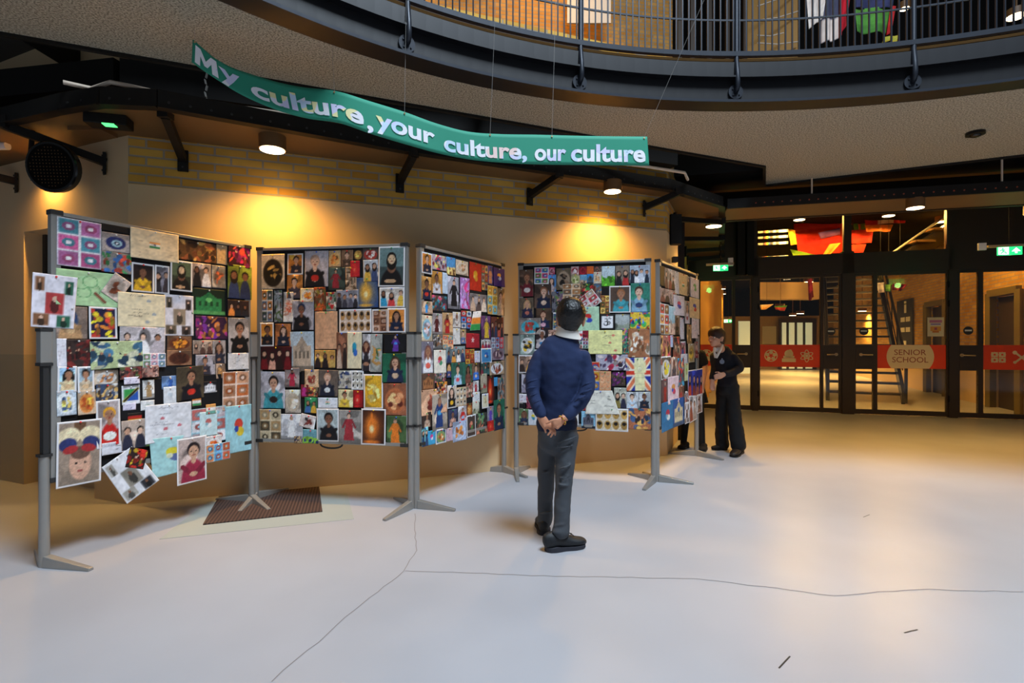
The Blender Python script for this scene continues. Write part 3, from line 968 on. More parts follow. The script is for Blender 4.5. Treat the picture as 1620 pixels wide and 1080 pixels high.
# left corridor: row of timber fins in front of glass
L0 = Vector((3.36, 9.60)); Ld = Vector((0.400, 0.917)).normalized()
wall('wall_left_corridor', L0 - Vector((.3, 0)), L0 - Vector((.3, 0)) + Ld * 14, 0, 3.7, [(3.7, M['void'])], thick=0.1)
for i in range(12):
    q = L0 + Ld * (0.8 + i * 1.1)
    tag(MB().box(-0.05, -0.10, 0, 0.12, 0.10, 3.3, Matrix.Translation((q.x, q.y, 0))).build('timber_fin', mat('gold_fin', '#d8a548', 0.6) if i == 0 else bpy.data.materials['gold_fin']),
        'upright golden timber fin in the row along the corridor behind the doors', 'fin', 'timber fins along the corridor')
# ceiling inside, far wall
MB().prism([(2.6, 9.5), (9.6, 8.0), (20, 12), (20, 33), (4, 33)], 3.5, 3.58).build('ceiling_school', M['black_matt'])['kind'] = 'structure'
FY = 23.5
wall('wall_far', (7.0, FY), (18, FY - 2.2), 0, 3.6, [(2.3, mat('tan_wall', '#8f7852', 0.7)), (3.6, M['black_matt'])])
M['daylit'] = mat('daylit_glass', '#dfe6c0', 0.4, emit=(0.80, 0.92, 0.62), estr=0.35)
for i, (u0, u1) in enumerate(((1235, 1243), (1246, 1256), (1259, 1269), (1272, 1284))):
    a = at(u0, 540, FY - 1.2); b = at(u1, 540, FY - 1.3)
    MB().box(a.x, FY - 1.35, 0.05, b.x, FY - 1.3, 2.0).build('window_%d' % (6 + i), M['daylit'])['kind'] = 'structure'
a = at(1232, 540, FY - 1.2); b = at(1290, 540, FY - 1.2)
MB().box(a.x, FY - 1.28, 0, b.x, FY - 1.2, 2.15).build('trim_26', M['doorframe'])['kind'] = 'structure'
a = at(1168, 540, 18); b = at(1186, 540, 18)
MB().box(a.x, 17.95, 0.1, b.x, 18.0, 1.9).build('window_10', M['daylit'])['kind'] = 'structure'
# beige bulkhead above
a = at(1202, 540, 12.5); b = at(1300, 540, 12.5)
MB().box(a.x, 12.5, 2.22, b.x, 12.9, 2.62).build('trim_27', M['plaster'])['kind'] = 'structure'
# interior downlights
for i, (u, v) in enumerate(((1142, 457), (1143, 465), (1146, 471))):
    p = hp(u, v, 3.2)
    if p.y < 30:
        downlight(Vector((p.x, p.y, 3.3)), 0.14, 'small glowing downlight in the receding row above the left corridor', 'corridor downlights', 300 if i != 1 else 0, rod=0.2)
IL = [(1234, 486, 0), (1266, 496, 1), (1254, 499, 0), (1440, 440, 1), (1459, 437, 0), (1279, 446, 0), (1364, 492, 1), (1574, 404, 1)]
for i, (u, v, e) in enumerate(IL):
    zz = 2.95 if v < 450 else 2.2
    p = hp(u, v, zz)
    nm = ['left of the hanging flags seen through the second door', 'above the bright far glass doors', 'just left of the light over the far glass doors', 'above the steel staircase handrail, left of two', 'above the staircase, right of two',
          'near the top corner of the second glass door', 'behind the staircase treads', 'close behind the rightmost door, over the doorway'][i]
    downlight(Vector((p.x, p.y, zz + 0.1)), 0.13 if p.y > 12 else 0.09, 'small glowing downlight ' + nm, None, 1300 if i in (3, 4, 7) else 600, rod=3.5 - zz - 0.1)
for x_, y_ in ((5.2, 9.45), (6.6, 9.15), (7.9, 9.6)):
    downlight(Vector((x_, y_, 3.5)), 0.10, 'added unseen downlight just behind the windows over the doors', 'added lamps behind the transom windows', 300, spot=178, blend=0.05)  # extra lamps, hidden by the canopy, added to brighten the flags
# black noticeboard on the brick wall
p0 = rpn(5.2); p1 = rpn(6.6)
nb_ = MB(); nx = Vector((-Rd.y, Rd.x)) * 0.03
nb_.bar(((p0.x + p1.x)/2 + nx.x, (p0.y + p1.y)/2 + nx.y, 0.9), ((p0.x + p1.x)/2 + nx.x, (p0.y + p1.y)/2 + nx.y, 2.3), 1.2, 0.03, up=(nx.x, nx.y, 0))
t = tag(nb_.build('notice_board', M['alu_dark']), 'tall black noticeboard with small pale pictures on the brick wall behind the doors', 'noticeboard')
mb = MB(); dir3 = Vector((Rd.x, Rd.y, 0)); nx3 = Vector((nx.x, nx.y, 0)).normalized()
cc = Vector(((p0.x + p1.x)/2, (p0.y + p1.y)/2, 0)) + nx3 * 0.05
for (x, z, w_, h_) in ((-0.3, 1.45, .3, .12), (0.1, 1.45, .3, .12), (-0.3, 1.72, .3, .12), (0.1, 1.72, .3, .12), (-.1, 1.95, .14, .22), (0, 1.1, .34, .12), (-.1, 2.2, .14, .06)):
    mb.bar(cc + dir3 * x + Vector((0, 0, z)), cc + dir3 * x + Vector((0, 0, z + h_)), w_, 0.01, up=(nx3.x, nx3.y, 0))
mb.build('picture_cards', M['white'], t)

# ------------------------------------------------------------------ steel staircase behind the doors
ST0 = Vector((6.95, 10.3)); Sd = Vector((0.5, 0.866)); Sn = Vector((Sd.y, -Sd.x))        # Sn to the right
stair = empty('steel_staircase', (ST0.x, ST0.y, 0), 0, 'open steel staircase with dark stringers and handrails behind the third glass door', 'staircase')
SI = Matrix.Translation(-stair.location)
def sp(run, side, z): q = ST0 + Sd * run + Sn * side; return Vector((q.x, q.y, z))
W2 = 0.62
M['stairsteel'] = mat('stair_steel', '#33302f', 0.35, metal=0.5)
for sd in (-1, 1):
    o = MB().bar(sp(-0.05, sd*W2, 0.10), sp(4.3, sd*W2, 2.9), 0.06, 0.24).build('stringer', M['stairsteel'], stair); o.matrix_parent_inverse = SI
    mb = MB().tube([sp(-0.3, sd*W2, 0.05), sp(-0.35, sd*W2, 0.7), sp(-0.1, sd*W2, 1.0), sp(4.3, sd*W2, 3.75)], 0.028, 10)
    for k in range(1, 5):
        mb.tube([sp(k*0.85, sd*W2, 0.1 + k*0.55), sp(k*0.85, sd*W2, 1.05 + k*0.55)], 0.014, 8)
    mb.tube([sp(0.1, sd*W2, 0.65), sp(4.3, sd*W2, 3.35)], 0.012, 8)
    o = mb.build('handrail', M['stairsteel'], stair, smooth=True); o.matrix_parent_inverse = SI
for k in range(15):
    r_ = 0.12 + k * 0.283; z = 0.19 * (k + 1)
    o = MB().add([sp(r_, -W2, z-0.04), sp(r_, W2, z-0.04), sp(r_+0.26, W2, z-0.04), sp(r_+0.26, -W2, z-0.04), sp(r_, -W2, z), sp(r_, W2, z), sp(r_+0.26, W2, z), sp(r_+0.26, -W2, z)],
                 [(0,3,2,1),(4,5,6,7),(0,1,5,4),(1,2,6,5),(2,3,7,6),(3,0,4,7)]).build('tread', M['stairsteel'], stair); o.matrix_parent_inverse = SI
# upper flight seen through the transom
ust = empty('upper_stair_flight', (7.6, 10.2, 3.0), 0, 'dark rising stair flight with handrail seen through the windows above the doors', 'staircase')
UI = Matrix.Translation(-ust.location)
a, b = at(1400, 408, 9.4), at(1585, 280, 9.4)
o = MB().tube([a, b], 0.02, 8).build('handrail', M['alu'], ust); o.matrix_parent_inverse = UI
o = MB().bar(at(1420, 418, 9.6), at(1600, 300, 9.6), 0.1, 0.26).build('stringer', M['stairsteel'], ust); o.matrix_parent_inverse = UI
mb = MB()
for k in range(6):
    p = at(1432 + k*27, 394 - k*19, 9.5); mb.box(p.x - 0.17, p.y - 0.1, p.z - 0.10, p.x + 0.17, p.y + 0.2, p.z - 0.06)
o = mb.build('treads', M['timber'], ust); o.matrix_parent_inverse = UI
# ------------------------------------------------------------------ printed pictures: each one painted procedurally as colours on a fine mesh
def cmat(name, rough=0.6, spec=0.3):
    m = bpy.data.materials.new(name); m.use_nodes = True
    nt = m.node_tree; b = nt.nodes['Principled BSDF']
    at_ = nt.nodes.new('ShaderNodeAttribute'); at_.attribute_name = 'Col'
    nt.links.new(at_.outputs['Color'], b.inputs['Base Color'])
    b.inputs['Roughness'].default_value = rough
    b.inputs['Specular IOR Level'].default_value = spec
    return m
M['print'] = cmat('printed_paper', 0.55, 0.35)
M['cloth_print'] = cmat('printed_cloth', 0.85, 0.2)

def colour_grid(name, P, img, m, parent=None):
    """P: (h,w,3) positions, img: (h,w,3) sRGB colours"""
    h, w_, _ = P.shape
    me = bpy.data.meshes.new(name)
    me.vertices.add(h * w_)
    me.vertices.foreach_set('co', P.reshape(-1).astype(np.float32))
    idx = np.arange(h * w_).reshape(h, w_)
    q = np.stack([idx[1:, :-1], idx[1:, 1:], idx[:-1, 1:], idx[:-1, :-1]], -1).reshape(-1)
    nf = (h - 1) * (w_ - 1)
    me.loops.add(nf * 4); me.polygons.add(nf)
    me.loops.foreach_set('vertex_index', q.astype(np.int32))
    me.polygons.foreach_set('loop_start', (np.arange(nf) * 4).astype(np.int32))
    me.update(calc_edges=True)
    ca = me.color_attributes.new('Col', 'FLOAT_COLOR', 'POINT')
    c = np.clip(img.reshape(-1, 3), 0, 1)
    c = np.where(c > 0.04045, ((c + 0.055) / 1.055) ** 2.4, c / 12.92)
    ca.data.foreach_set('color', np.concatenate([c, np.ones((len(c), 1))], 1).reshape(-1).astype(np.float32))
    me.materials.append(m)
    me.polygons.foreach_set('use_smooth', [True] * nf)
    o = bpy.data.objects.new(name, me); COL.objects.link(o)
    if parent is not None: o.parent = parent
    return o

class Pic:
    def __init__(s, w_, h, bg, rs):
        s.w = w_; s.h = h; s.rs = rs
        s.img = np.ones((h, w_, 3)) * np.array(bg)
        y, x = np.mgrid[0:h, 0:w_]
        s.x = x / max(1, w_ - 1); s.y = y / max(1, h - 1)
        s.px = 1.0 / max(w_, h)
        s.asp = w_ / h
    def put(s, mask, c):
        s.img = s.img * (1 - mask[..., None]) + np.array(c) * mask[..., None]
    def ell(s, cx, cy, rx, ry, c, soft=0.12, rot=0.0):
        dx = (s.x - cx) * s.asp; dy = s.y - cy
        if rot: dx, dy = dx*math.cos(rot) + dy*math.sin(rot), -dx*math.sin(rot) + dy*math.cos(rot)
        r = np.sqrt((dx / max(1e-6, rx * s.asp))**2 + (dy / ry)**2)
        s.put(np.clip((1 - r) / soft + 0.5, 0, 1), c)
    def rect(s, x0, y0, x1, y1, c):
        e = 0.5 / max(s.w, 2); f = 0.5 / max(s.h, 2)
        mk = np.clip((s.x - x0) / e / 2 + .5, 0, 1) * np.clip((x1 - s.x) / e / 2 + .5, 0, 1) * np.clip((s.y - y0) / f / 2 + .5, 0, 1) * np.clip((y1 - s.y) / f / 2 + .5, 0, 1)
        s.put(mk, c)
    def tri(s, cx, y0, y1, w0, w1, c):
        t = (s.y - y0) / (y1 - y0)
        hw = (w0 + (w1 - w0) * np.clip(t, 0, 1)) / 2
        mk = ((t > 0) & (t < 1) & (abs(s.x - cx) < hw)).astype(float)
        s.put(mk, c)
    def line(s, x0, y0, x1, y1, c, wd=0.03):
        ax, ay = x0 * s.asp, y0; bx, by = x1 * s.asp, y1
        px, py = s.x * s.asp, s.y
        L = max(1e-6, (bx-ax)**2 + (by-ay)**2)
        t = np.clip(((px-ax)*(bx-ax) + (py-ay)*(by-ay)) / L, 0, 1)
        d = np.hypot(px - ax - t*(bx-ax), py - ay - t*(by-ay))
        s.put(np.clip((wd - d) / (0.6 / s.h) + .5, 0, 1) * 1.0, c)
    def lownoise(s, n):
        g = s.rs.rand(n + 2, n + 2)
        yy = s.y * n; xx = s.x * n
        i = yy.astype(int); j = xx.astype(int); fy = yy - i; fx = xx - j
        return g[i, j]*(1-fy)*(1-fx) + g[i+1, j]*fy*(1-fx) + g[i, j+1]*(1-fy)*fx + g[i+1, j+1]*fy*fx
    def grain(s, amt=0.06):
        s.img = s.img * (1 - amt + 2 * amt * (0.5 * s.lownoise(9) + 0.5 * s.lownoise(23))[..., None])
    def patches(s, cols, n, rmin=0.08, rmax=0.22, x0=0, y0=0, x1=1, y1=1):
        for k in range(n):
            c = cols[s.rs.randint(len(cols))]
            c = np.clip(np.array(c) * s.rs.uniform(0.75, 1.2), 0, 1)
            s.ell(s.rs.uniform(x0, x1), s.rs.uniform(y0, y1), s.rs.uniform(rmin, rmax), s.rs.uniform(rmin, rmax), c, 0.25, s.rs.uniform(0, 3))
    def face(s, cx, cy, r, skin, hair, front=True, long=False):
        ra = r / s.asp
        if long: s.ell(cx, cy + r * 0.7, ra * 1.25, r * 1.9, hair)
        s.ell(cx, cy - r * 0.22, ra * 1.12, r * 1.25, hair)
        s.ell(cx, cy + r * 0.18, ra * 0.86, r * 1.08, skin)
        if front and s.h * r > 4:
            for d in (-.4, .4):
                s.ell(cx + ra * d, cy + .05 * r, ra * .16, r * .12, (.15, .1, .1))
            s.ell(cx, cy + .7 * r, ra * .35, r * .12, (.6, .25, .2))
            s.ell(cx, cy + .35 * r, ra * .15, r * .2, np.array(skin) * .85)

SK = [(0.80, 0.60, 0.48), (0.66, 0.45, 0.33), (0.50, 0.32, 0.23), (0.85, 0.68, 0.58)]
def C(h): return np.array(hexc(h))
def paint(T, cols, w_, h, seed):
    rs = np.random.RandomState(seed)
    c = [C(x) for x in cols]
    while len(c) < 4: c.append(c[-1])
    sk = SK[rs.randint(4)]
    p = Pic(w_, h, c[0], rs)
    border = T.endswith('w')
    T0 = T[:-1] if border else T
    if T0 == 'P':          # one person, half length: bg, shirt, hair
        p.patches([c[0] * .8, c[0] * 1.15, c[0] * .9], 6, .15, .35)
        cx = rs.uniform(.42, .58); r = min(.13, .30 * p.asp * .5 + .04)
        hy = .30
        if rs.rand() < .35: p.ell(cx, hy + r * 1.0, r * 1.5 / p.asp, r * 2.4, c[2])
        p.ell(cx, .98, min(.42, .30 / p.asp), .50, c[1])
        p.ell(cx, hy + r * 1.5, r * .45 / p.asp, r * .7, sk)
        p.face(cx, hy, r, sk, c[2])
        for d in (-1, 1):
            p.line(cx + d * .24 / p.asp, .62, cx + d * .05 / p.asp, .80, c[1] * .8, .05)
        p.ell(cx, .81, .09 / p.asp, .05, sk)
        if len(cols) > 3: p.ell(cx, .76, .12 / p.asp, .09, c[3])
    elif T0 == 'M':        # seated half-length portrait, dark clothes
        p.rect(0, .5, 1, 1, c[0] * .55)
        p.ell(.5, 1.0, .42, .46, c[1])
        p.ell(.5, .52, .16, .14, sk)
        p.face(.5, .30, .11, (.86, .72, .56), c[2], True, True)
        p.ell(.45, .86, .22, .05, (.8, .62, .45))
    elif T0 == 'D':        # full figure: bg, clothes, hair
        p.patches([c[0] * .8, c[0] * 1.15], 6, .15, .3)
        p.rect(0, .86, 1, 1, c[0] * .7)
        cx = rs.uniform(.42, .58)
        p.tri(cx, .26, .92, .22 / p.asp * .8, .42 / p.asp * .8, c[1])
        for d in (-1, 1): p.line(cx + d * .09 / p.asp, .30, cx + d * .2 / p.asp, .52, c[1] * .9, .03)
        p.face(cx, .18, .065, sk, c[2], False, rs.rand() < .5)
        if len(cols) > 3: p.ell(cx, .52, .09 / p.asp, .07, c[3])
    elif T0 == 'G':        # group of people
        p.patches([c[0] * .8, c[0] * 1.15], 6, .15, .35)
        n = 2 if p.asp < 1.0 else rs.randint(3, 5)
        for k in range(n):
            cx = (k + .5) / n + rs.uniform(-.03, .03); hy = rs.uniform(.28, .42); r = min(.10, .33 / n * p.asp)
            cc = c[1 + k % 3] if k % 3 < 3 else c[1]
            p.ell(cx, 1.0, .46 / n, 1 - hy - r, cc)
            p.face(cx, hy, r, SK[rs.randint(4)], (.12, .08, .07), True, rs.rand() < .4)
    elif T0 == 'F':        # plate of food: bg, plate, food, food 2
        p.patches([c[0] * .85, c[0] * 1.1], 5, .2, .4)
        p.ell(.5, .54, .42, .40, c[1])
        p.ell(.5, .54, .34, .31, c[1] * .9)
        p.patches([c[2], c[3], c[2] * 1.2], 14, .05, .13, .28, .32, .74, .76)
    elif T0 == 'O':        # round things in rows
        n = max(2, int(round(2.4 * p.asp)) + 1); mrow = 2 if p.asp > 1 else 3
        for j in range(mrow):
            for k in range(n):
                cx = (k + .5) / n; cy = (j + .6) / (mrow + .2)
                p.ell(cx, cy, .40 / n, .38 / mrow, c[1] * rs.uniform(.8, 1.1)); p.ell(cx, cy - .12 / mrow, .25 / n, .16 / mrow, c[2])
    elif T0 == 'B':        # busy snapshot
        p.patches(c[1:], int(26), .04, .16)
        for k in range(5):
            x = rs.rand(); y = rs.uniform(.25, .6); p.ell(x, y + .16, .07, .14, c[1 + rs.randint(3)] * .6); p.ell(x, y, .03, .045, sk)
    elif T0 == 'W':        # sheet with writing and small sketches: paper, ink, accent
        ink = c[1]
        for k in range(rs.randint(5, 9)):
            y = rs.uniform(.08, .92); x = rs.uniform(.05, .6); L = rs.uniform(.15, .35)
            m = 7
            for j in range(m):
                xa = x + L * j / m
                p.line(xa, y + rs.uniform(-.015, .015), xa + L / m * .7, y + rs.uniform(-.02, .02), ink * .6 + c[0] * .4, .006)
        for k in range(3):
            p.ell(rs.uniform(.15, .85), rs.uniform(.2, .85), .05, .04, c[2] * .7 + c[0] * .3)
    elif T0 == 'S':        # sheet with small photographs
        pos = [(.06, .06, .26, .32), (.72, .1, .92, .36), (.3, .34, .72, .74), (.04, .74, .4, .96), (.58, .76, .9, .98)]
        for k, (x0, y0, x1, y1) in enumerate(pos):
            cc = c[1 + k % 3]
            p.rect(x0, y0, x1, y1, cc)
            p.ell((x0+x1)/2, (y0+y1)/2 + .05, (x1-x0)*.25, (y1-y0)*.33, cc * .45); p.ell((x0+x1)/2, (y0+y1)/2 - .08 * (y1-y0) / .4, (x1-x0)*.12, (y1-y0)*.14, sk)
    elif T0 == 'L':        # landscape: sky, ground, accent
        p.img = p.img * (1.05 - .25 * p.y[..., None])
        t = p.lownoise(6) * .18 + .48
        p.put((p.y > t).astype(float), c[1])
        p.patches([c[1] * .75, c[1] * 1.2, c[2]], 9, .06, .16, 0, .55, 1, 1)
    elif T0 == 'H':        # building: sky, wall, accent
        p.rect(.12, .35, .88, 1, c[1]); p.tri(.5, .12, .36, .02, .5, c[1] * .9)
        for k in range(4): p.rect(.2 + k*.17, .48, .28 + k*.17, .66, c[1] * .55)
        p.ell(.5, .42, .09, .09, c[2]); p.rect(0, .85, 1, 1, c[2] * .8)
    elif T0 == 'K':        # flame or lamp in the dark: bg, glow, bright
        p.ell(.45, .5, .42, .42, c[1] * .55 + c[0] * .45, 1.2); p.ell(.43, .5, .24, .30, c[1], .8); p.ell(.43, .24, .05, .14, c[1], .6); p.ell(.43, .56, .09, .10, c[2], .9)
        p.ell(.42, .92, .3, .05, c[1], .9)
    elif T0 == 'E':        # eye charm
        p.rect(0, 0, 1, .3, c[0] * .8)
        p.ell(.5, .52, .36, .34, c[1]); p.ell(.53, .54, .19, .19, c[2]); p.ell(.53, .54, .10, .11, (.2, .25, .35)); p.ell(.53, .54, .05, .05, (.9, .95, 1))
    elif T0 == 'X':        # grid of small pictures
        nx = 2 if p.asp < 1.3 else 3; ny = 3 if p.asp < 1.3 else 2
        for j in range(ny):
            for k in range(nx):
                cc = c[1 + (j * nx + k) % 3] * rs.uniform(.85, 1.1)
                x0 = (k + .06) / nx; x1 = (k + .94) / nx; y0 = (j + .06) / ny; y1 = (j + .94) / ny
                p.rect(x0, y0, x1, y1, np.clip(cc, 0, 1)); p.ell((x0+x1)/2, (y0+y1)/2, (x1-x0)*.33, (y1-y0)*.3, c[1 + (j * nx + k + 1) % 3] * .8); p.ell((x0+x1)/2, (y0+y1)/2, (x1-x0)*.15, (y1-y0)*.14, c[0])
    elif T0 == 'Z':        # outlined leaf drawing on coloured paper: paper, ink, accent
        for k in range(4):
            a = k * PI / 2 + .5
            p.ell(.48 + .17 * math.cos(a) / p.asp, .45 + .17 * math.sin(a), .13, .17, c[1], .1); p.ell(.48 + .17 * math.cos(a) / p.asp, .45 + .17 * math.sin(a), .115, .15, c[0], .1)
        p.line(.5, .5, .75, .9, c[1], .008); p.line(.62, .62, .78, .86, c[2], .04)
        for k in range(6): p.line(.1, .2 + k * .1, .35, .22 + k * .09, c[1], .004)
    elif T0 == 'Fh':       # three horizontal bands
        p.rect(0, 0, 1, .333, c[0]); p.rect(0, .333, 1, .666, c[1]); p.rect(0, .666, 1, 1, c[2])
    elif T0 == 'Fv':
        p.rect(0, 0, .333, 1, c[0]); p.rect(.333, 0, .666, 1, c[1]); p.rect(.666, 0, 1, 1, c[2])
    elif T0 == 'FI':       # paper with a small three-band flag
        for k in range(8):
            x = rs.uniform(.1, .8); y = rs.uniform(.1, .9); p.line(x, y, x + rs.uniform(.05, .15), y + rs.uniform(-.05, .05), c[1], .004)
        p.rect(.38, .40, .60, .46, C('#ff9a3c')); p.rect(.38, .46, .60, .53, C('#f8f4ee')); p.rect(.38, .53, .60, .60, C('#1a8a4a')); p.ell(.49, .495, .015, .03, C('#2a3a8a'))
    elif T0 == 'FD':       # diagonal flag on white
        p.rect(.12, .2, .88, .8, C('#35a24a'))
        mk = ((p.y - .2) / .6 + (p.x - .12) / .76 > 1.0) & (p.x > .12) & (p.x < .88) & (p.y > .2) & (p.y < .8)
        p.put(mk.astype(float), C('#2456b8')); p.line(.12, .8, .88, .2, C('#e8c53a'), .07); p.line(.12, .8, .88, .2, (.08, .08, .1), .05)
    elif T0 == 'FS':       # red flag with pale star
        p.img[:] = c[0]
        for k in range(5):
            a = -PI/2 + k * 2 * PI / 5; p.line(.5, .45, .5 + .16 * math.cos(a) / p.asp, .45 + .16 * math.sin(a), c[1], .035)
    elif T0 == 'U':        # union flag with pale paper tower on it
        p.img[:] = C('#1c2f9c')
        for a, b2 in (((0, 0), (1, 1)), ((1, 0), (0, 1))): p.line(*a, *b2, C('#f3e3c8'), .10); p.line(*a, *b2, C('#ee7a4a'), .05)
        p.rect(.36, 0, .64, 1, C('#f3e8d8')); p.rect(0, .34, 1, .56, C('#f3e8d8')); p.rect(0, .39, 1, .51, C('#e2331e'))
        p.rect(.34, .14, .82, .46, C('#efe9ae')); p.rect(.38, 0, .74, .2, C('#f1ebb4')); p.rect(.36, .46, .76, 1, C('#efe9ae')); p.ell(.56, .34, .11, .08, C('#c8c58c')); p.ell(.56, .34, .09, .065, C('#f1ebc0'))
        for k in range(5): p.line(.36, .5 + k*.1, .76, .5 + k*.1, C('#cfcb92'), .004)
    elif T0 == 'Q':        # framed curling mark in black on white
        p.img[:] = (.06, .06, .07); p.rect(.12, .12, .88, .88, (.93, .93, .95)); ink = (.12, .12, .14)
        p.ell(.42, .38, .13, .12, ink); p.ell(.40, .38, .07, .07, (.93, .93, .95)); p.rect(.26, .28, .36, .46, (.93, .93, .95))
        p.ell(.42, .60, .17, .15, ink); p.ell(.40, .59, .10, .09, (.93, .93, .95)); p.rect(.22, .46, .32, .60, (.93, .93, .95))
        p.line(.5, .52, .62, .46, ink, .025); p.line(.62, .46, .7, .56, ink, .025); p.line(.7, .56, .62, .66, ink, .025); p.line(.58, .26, .76, .28, ink, .02); p.ell(.67, .20, .03, .03, ink)
    elif T0 == 'N':        # drawn continents / blobs on paper: paper, c1, c2
        p.ell(.5, .4, .16, .12, c[1]); p.ell(.56, .56, .14, .10, c[2]); p.ell(.42, .5, .08, .07, c[3])
    elif T0 == 'BM':       # black sheet, nothing else
        pass
    elif T0 == 'Y':        # bow over a baby face
        p.rect(0, 0, 1, .45, c[0]); p.ell(.5, .06, .14, .25, C('#6e4a30'))
        p.ell(.5, .95, .42, .28, C('#8a7868')); p.ell(.52, .66, .25, .26, C('#d8a488')); p.ell(.52, .50, .22, .10, C('#6a4a3c'))
        for d in (-1, 1):
            p.ell(.5 + d*.24, .24, .26, .14, C('#f0dcb0'), .15, d*.3); p.ell(.5 + d*.26, .36, .2, .10, C('#2a3470'), .15, d*.3); p.ell(.5 + d*.2, .44, .17, .06, C('#b42a2e'), .15, d*.2)
            p.ell(.52 + d*.1, .66, .03, .02, (.15, .1, .1))
        p.ell(.52, .78, .07, .02, C('#a8504a'))
    p.grain(.14)
    g_ = p.img.mean(axis=2, keepdims=True)
    p.img = p.img * .88 + g_ * .12
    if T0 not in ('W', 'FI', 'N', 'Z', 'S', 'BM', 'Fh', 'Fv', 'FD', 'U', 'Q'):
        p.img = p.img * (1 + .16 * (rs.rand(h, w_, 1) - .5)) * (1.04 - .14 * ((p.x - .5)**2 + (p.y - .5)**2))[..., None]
    if border:
        bx = 1.6 / w_ if w_ > 12 else 0.06; by = 1.6 / h if h > 12 else 0.06
        mk = ((p.x < bx) | (p.x > 1 - bx) | (p.y < by) | (p.y > 1 - by)).astype(float)
        p.put(mk, (.93, .92, .93))
    return np.clip(p.img, 0, 1)
# ------------------------------------------------------------------ display boards
BOARD = [ ((-2.49, 2.81), (-1.955, 3.885)), ((-1.925, 3.96), (-0.748, 3.765)), ((-0.680, 3.79), (-0.085, 4.79)), ((0.06, 4.75), (1.19, 4.47)), ((1.255, 4.50), (1.93, 5.48)) ]
BNAME = ['leftmost', 'second', 'middle', 'fourth', 'rightmost']
BZ0, BZ1 = 0.445, 1.905
def board(i):
    A = Vector(BOARD[i][0]); B = Vector(BOARD[i][1])
    d = B - A; L = d.length
    ang = math.atan2(d.y, d.x)
    lab = ['leftmost pinboard stand with a page hanging over its left edge and a tilted sheet below', 'second pinboard stand from the left, its left foot on the brown mat',
           'middle pinboard stand angled away, third from the left', 'fourth pinboard stand, directly behind the boy in the navy sweater', 'rightmost pinboard stand, narrow because it is angled, beside the schoolgirls'][i]
    t = empty('display_board', (A.x, A.y, 0), ang, lab, 'pinboard', 'pinboard stands in a zigzag row')
    # local frame: x along the board, -y to the room
    MB().box(0.04, -0.008, BZ0 + 0.03, L - 0.04, 0.012, BZ1 - 0.02).build('felt_panel', M['felt'], t)
    for x in (0.0, L - 0.045):
        MB().box(x, -0.018, BZ0, x + 0.045, 0.022, BZ1).build('side_rail', M['alu'], t, bevel=0.004)
    MB().box(0.0, -0.020, BZ1 - 0.022, L, 0.024, BZ1).build('top_rail', M['alu'], t, bevel=0.004)
    MB().box(0.02, -0.020, BZ0, L - 0.02, 0.024, BZ0 + 0.028).build('bottom_rail', M['alu'], t, bevel=0.004)
    for x in (0.0, L - 0.05):
        for z in (BZ0 - 0.004, BZ1 - 0.02):
            MB().box(x - 0.004, -0.024, z, x + 0.054, 0.028, z + 0.026).build('corner_cap', M['alu_dark'], t, bevel=0.003)
    for k, x in enumerate((-0.022, L + 0.022)):
        sg = 1 if k == 0 else -1
        mb = MB()
        mb.tube([(x, 0, 0.0), (x, 0, 0.60)], 0.024, 16)
        po = mb.build('leg', M['alu'], t, smooth=True)
        MB().box(x - 0.012, -0.02, 0.60, x + 0.012, 0.02, 1.09).build('rail', M['alu_dark'] if k == 0 and i == 0 else M['alu'], po)
        MB().box(x - 0.027, -0.026, 0.585, x + 0.027, 0.026, 0.60).build('collar', M['alu_dark'], po)
        MB().box(x - 0.026, -0.026, 1.085, x + 0.026, 0.026, 1.255).build('sleeve', M['alu'], po, bevel=0.004)
        for z_ in (1.07, 1.254): MB().box(x - 0.028, -0.028, z_, x + 0.028, 0.028, z_ + 0.016).build('sleeve_cap', M['alu_dark'], po)
        for fr in (-1, 1):
            # splayed foot, tapered and sloping down to its tip
            th = math.radians(16)
            dv = Vector((sg * math.sin(th), fr * math.cos(th), 0)); sv = Vector((dv.y, -dv.x, 0))
            o0 = Vector((x, 0, 0)) + dv * 0.015; o1 = Vector((x, 0, 0)) + dv * 0.30
            vs = []
            for o_, w_, zt in ((o0, 0.026, 0.060), (o1, 0.016, 0.016)):
                for s_ in (-1, 1):
                    vs += [o_ + sv * w_ * s_ + Vector((0, 0, 0.0)), o_ + sv * w_ * s_ * 0.8 + Vector((0, 0, zt))]
            MB().add(vs, [(0, 2, 3, 1), (4, 5, 7, 6), (0, 1, 5, 4), (2, 6, 7, 3), (1, 3, 7, 5), (0, 4, 6, 2)]).build('foot', M['alu'], po, bevel=0.004)
    # carrying handle under the bottom rail
    mb = MB(); c = L / 2 + (-0.0 if i < 3 else -0.05)
    pts = [(c + 0.088 * math.cos(a), 0, BZ0 + 0.004 - 0.038 * math.sin(a) ** 0.7) for a in [PI * k / 10 for k in range(1, 10)]]
    mb.tube([(c + 0.09, 0, BZ0 + 0.004)] + pts + [(c - 0.09, 0, BZ0 + 0.004)], 0.0065, 8)
    mb.build('handle', M['alu_dark'], t, smooth=True)
    return t
for i in range(5): board(i)

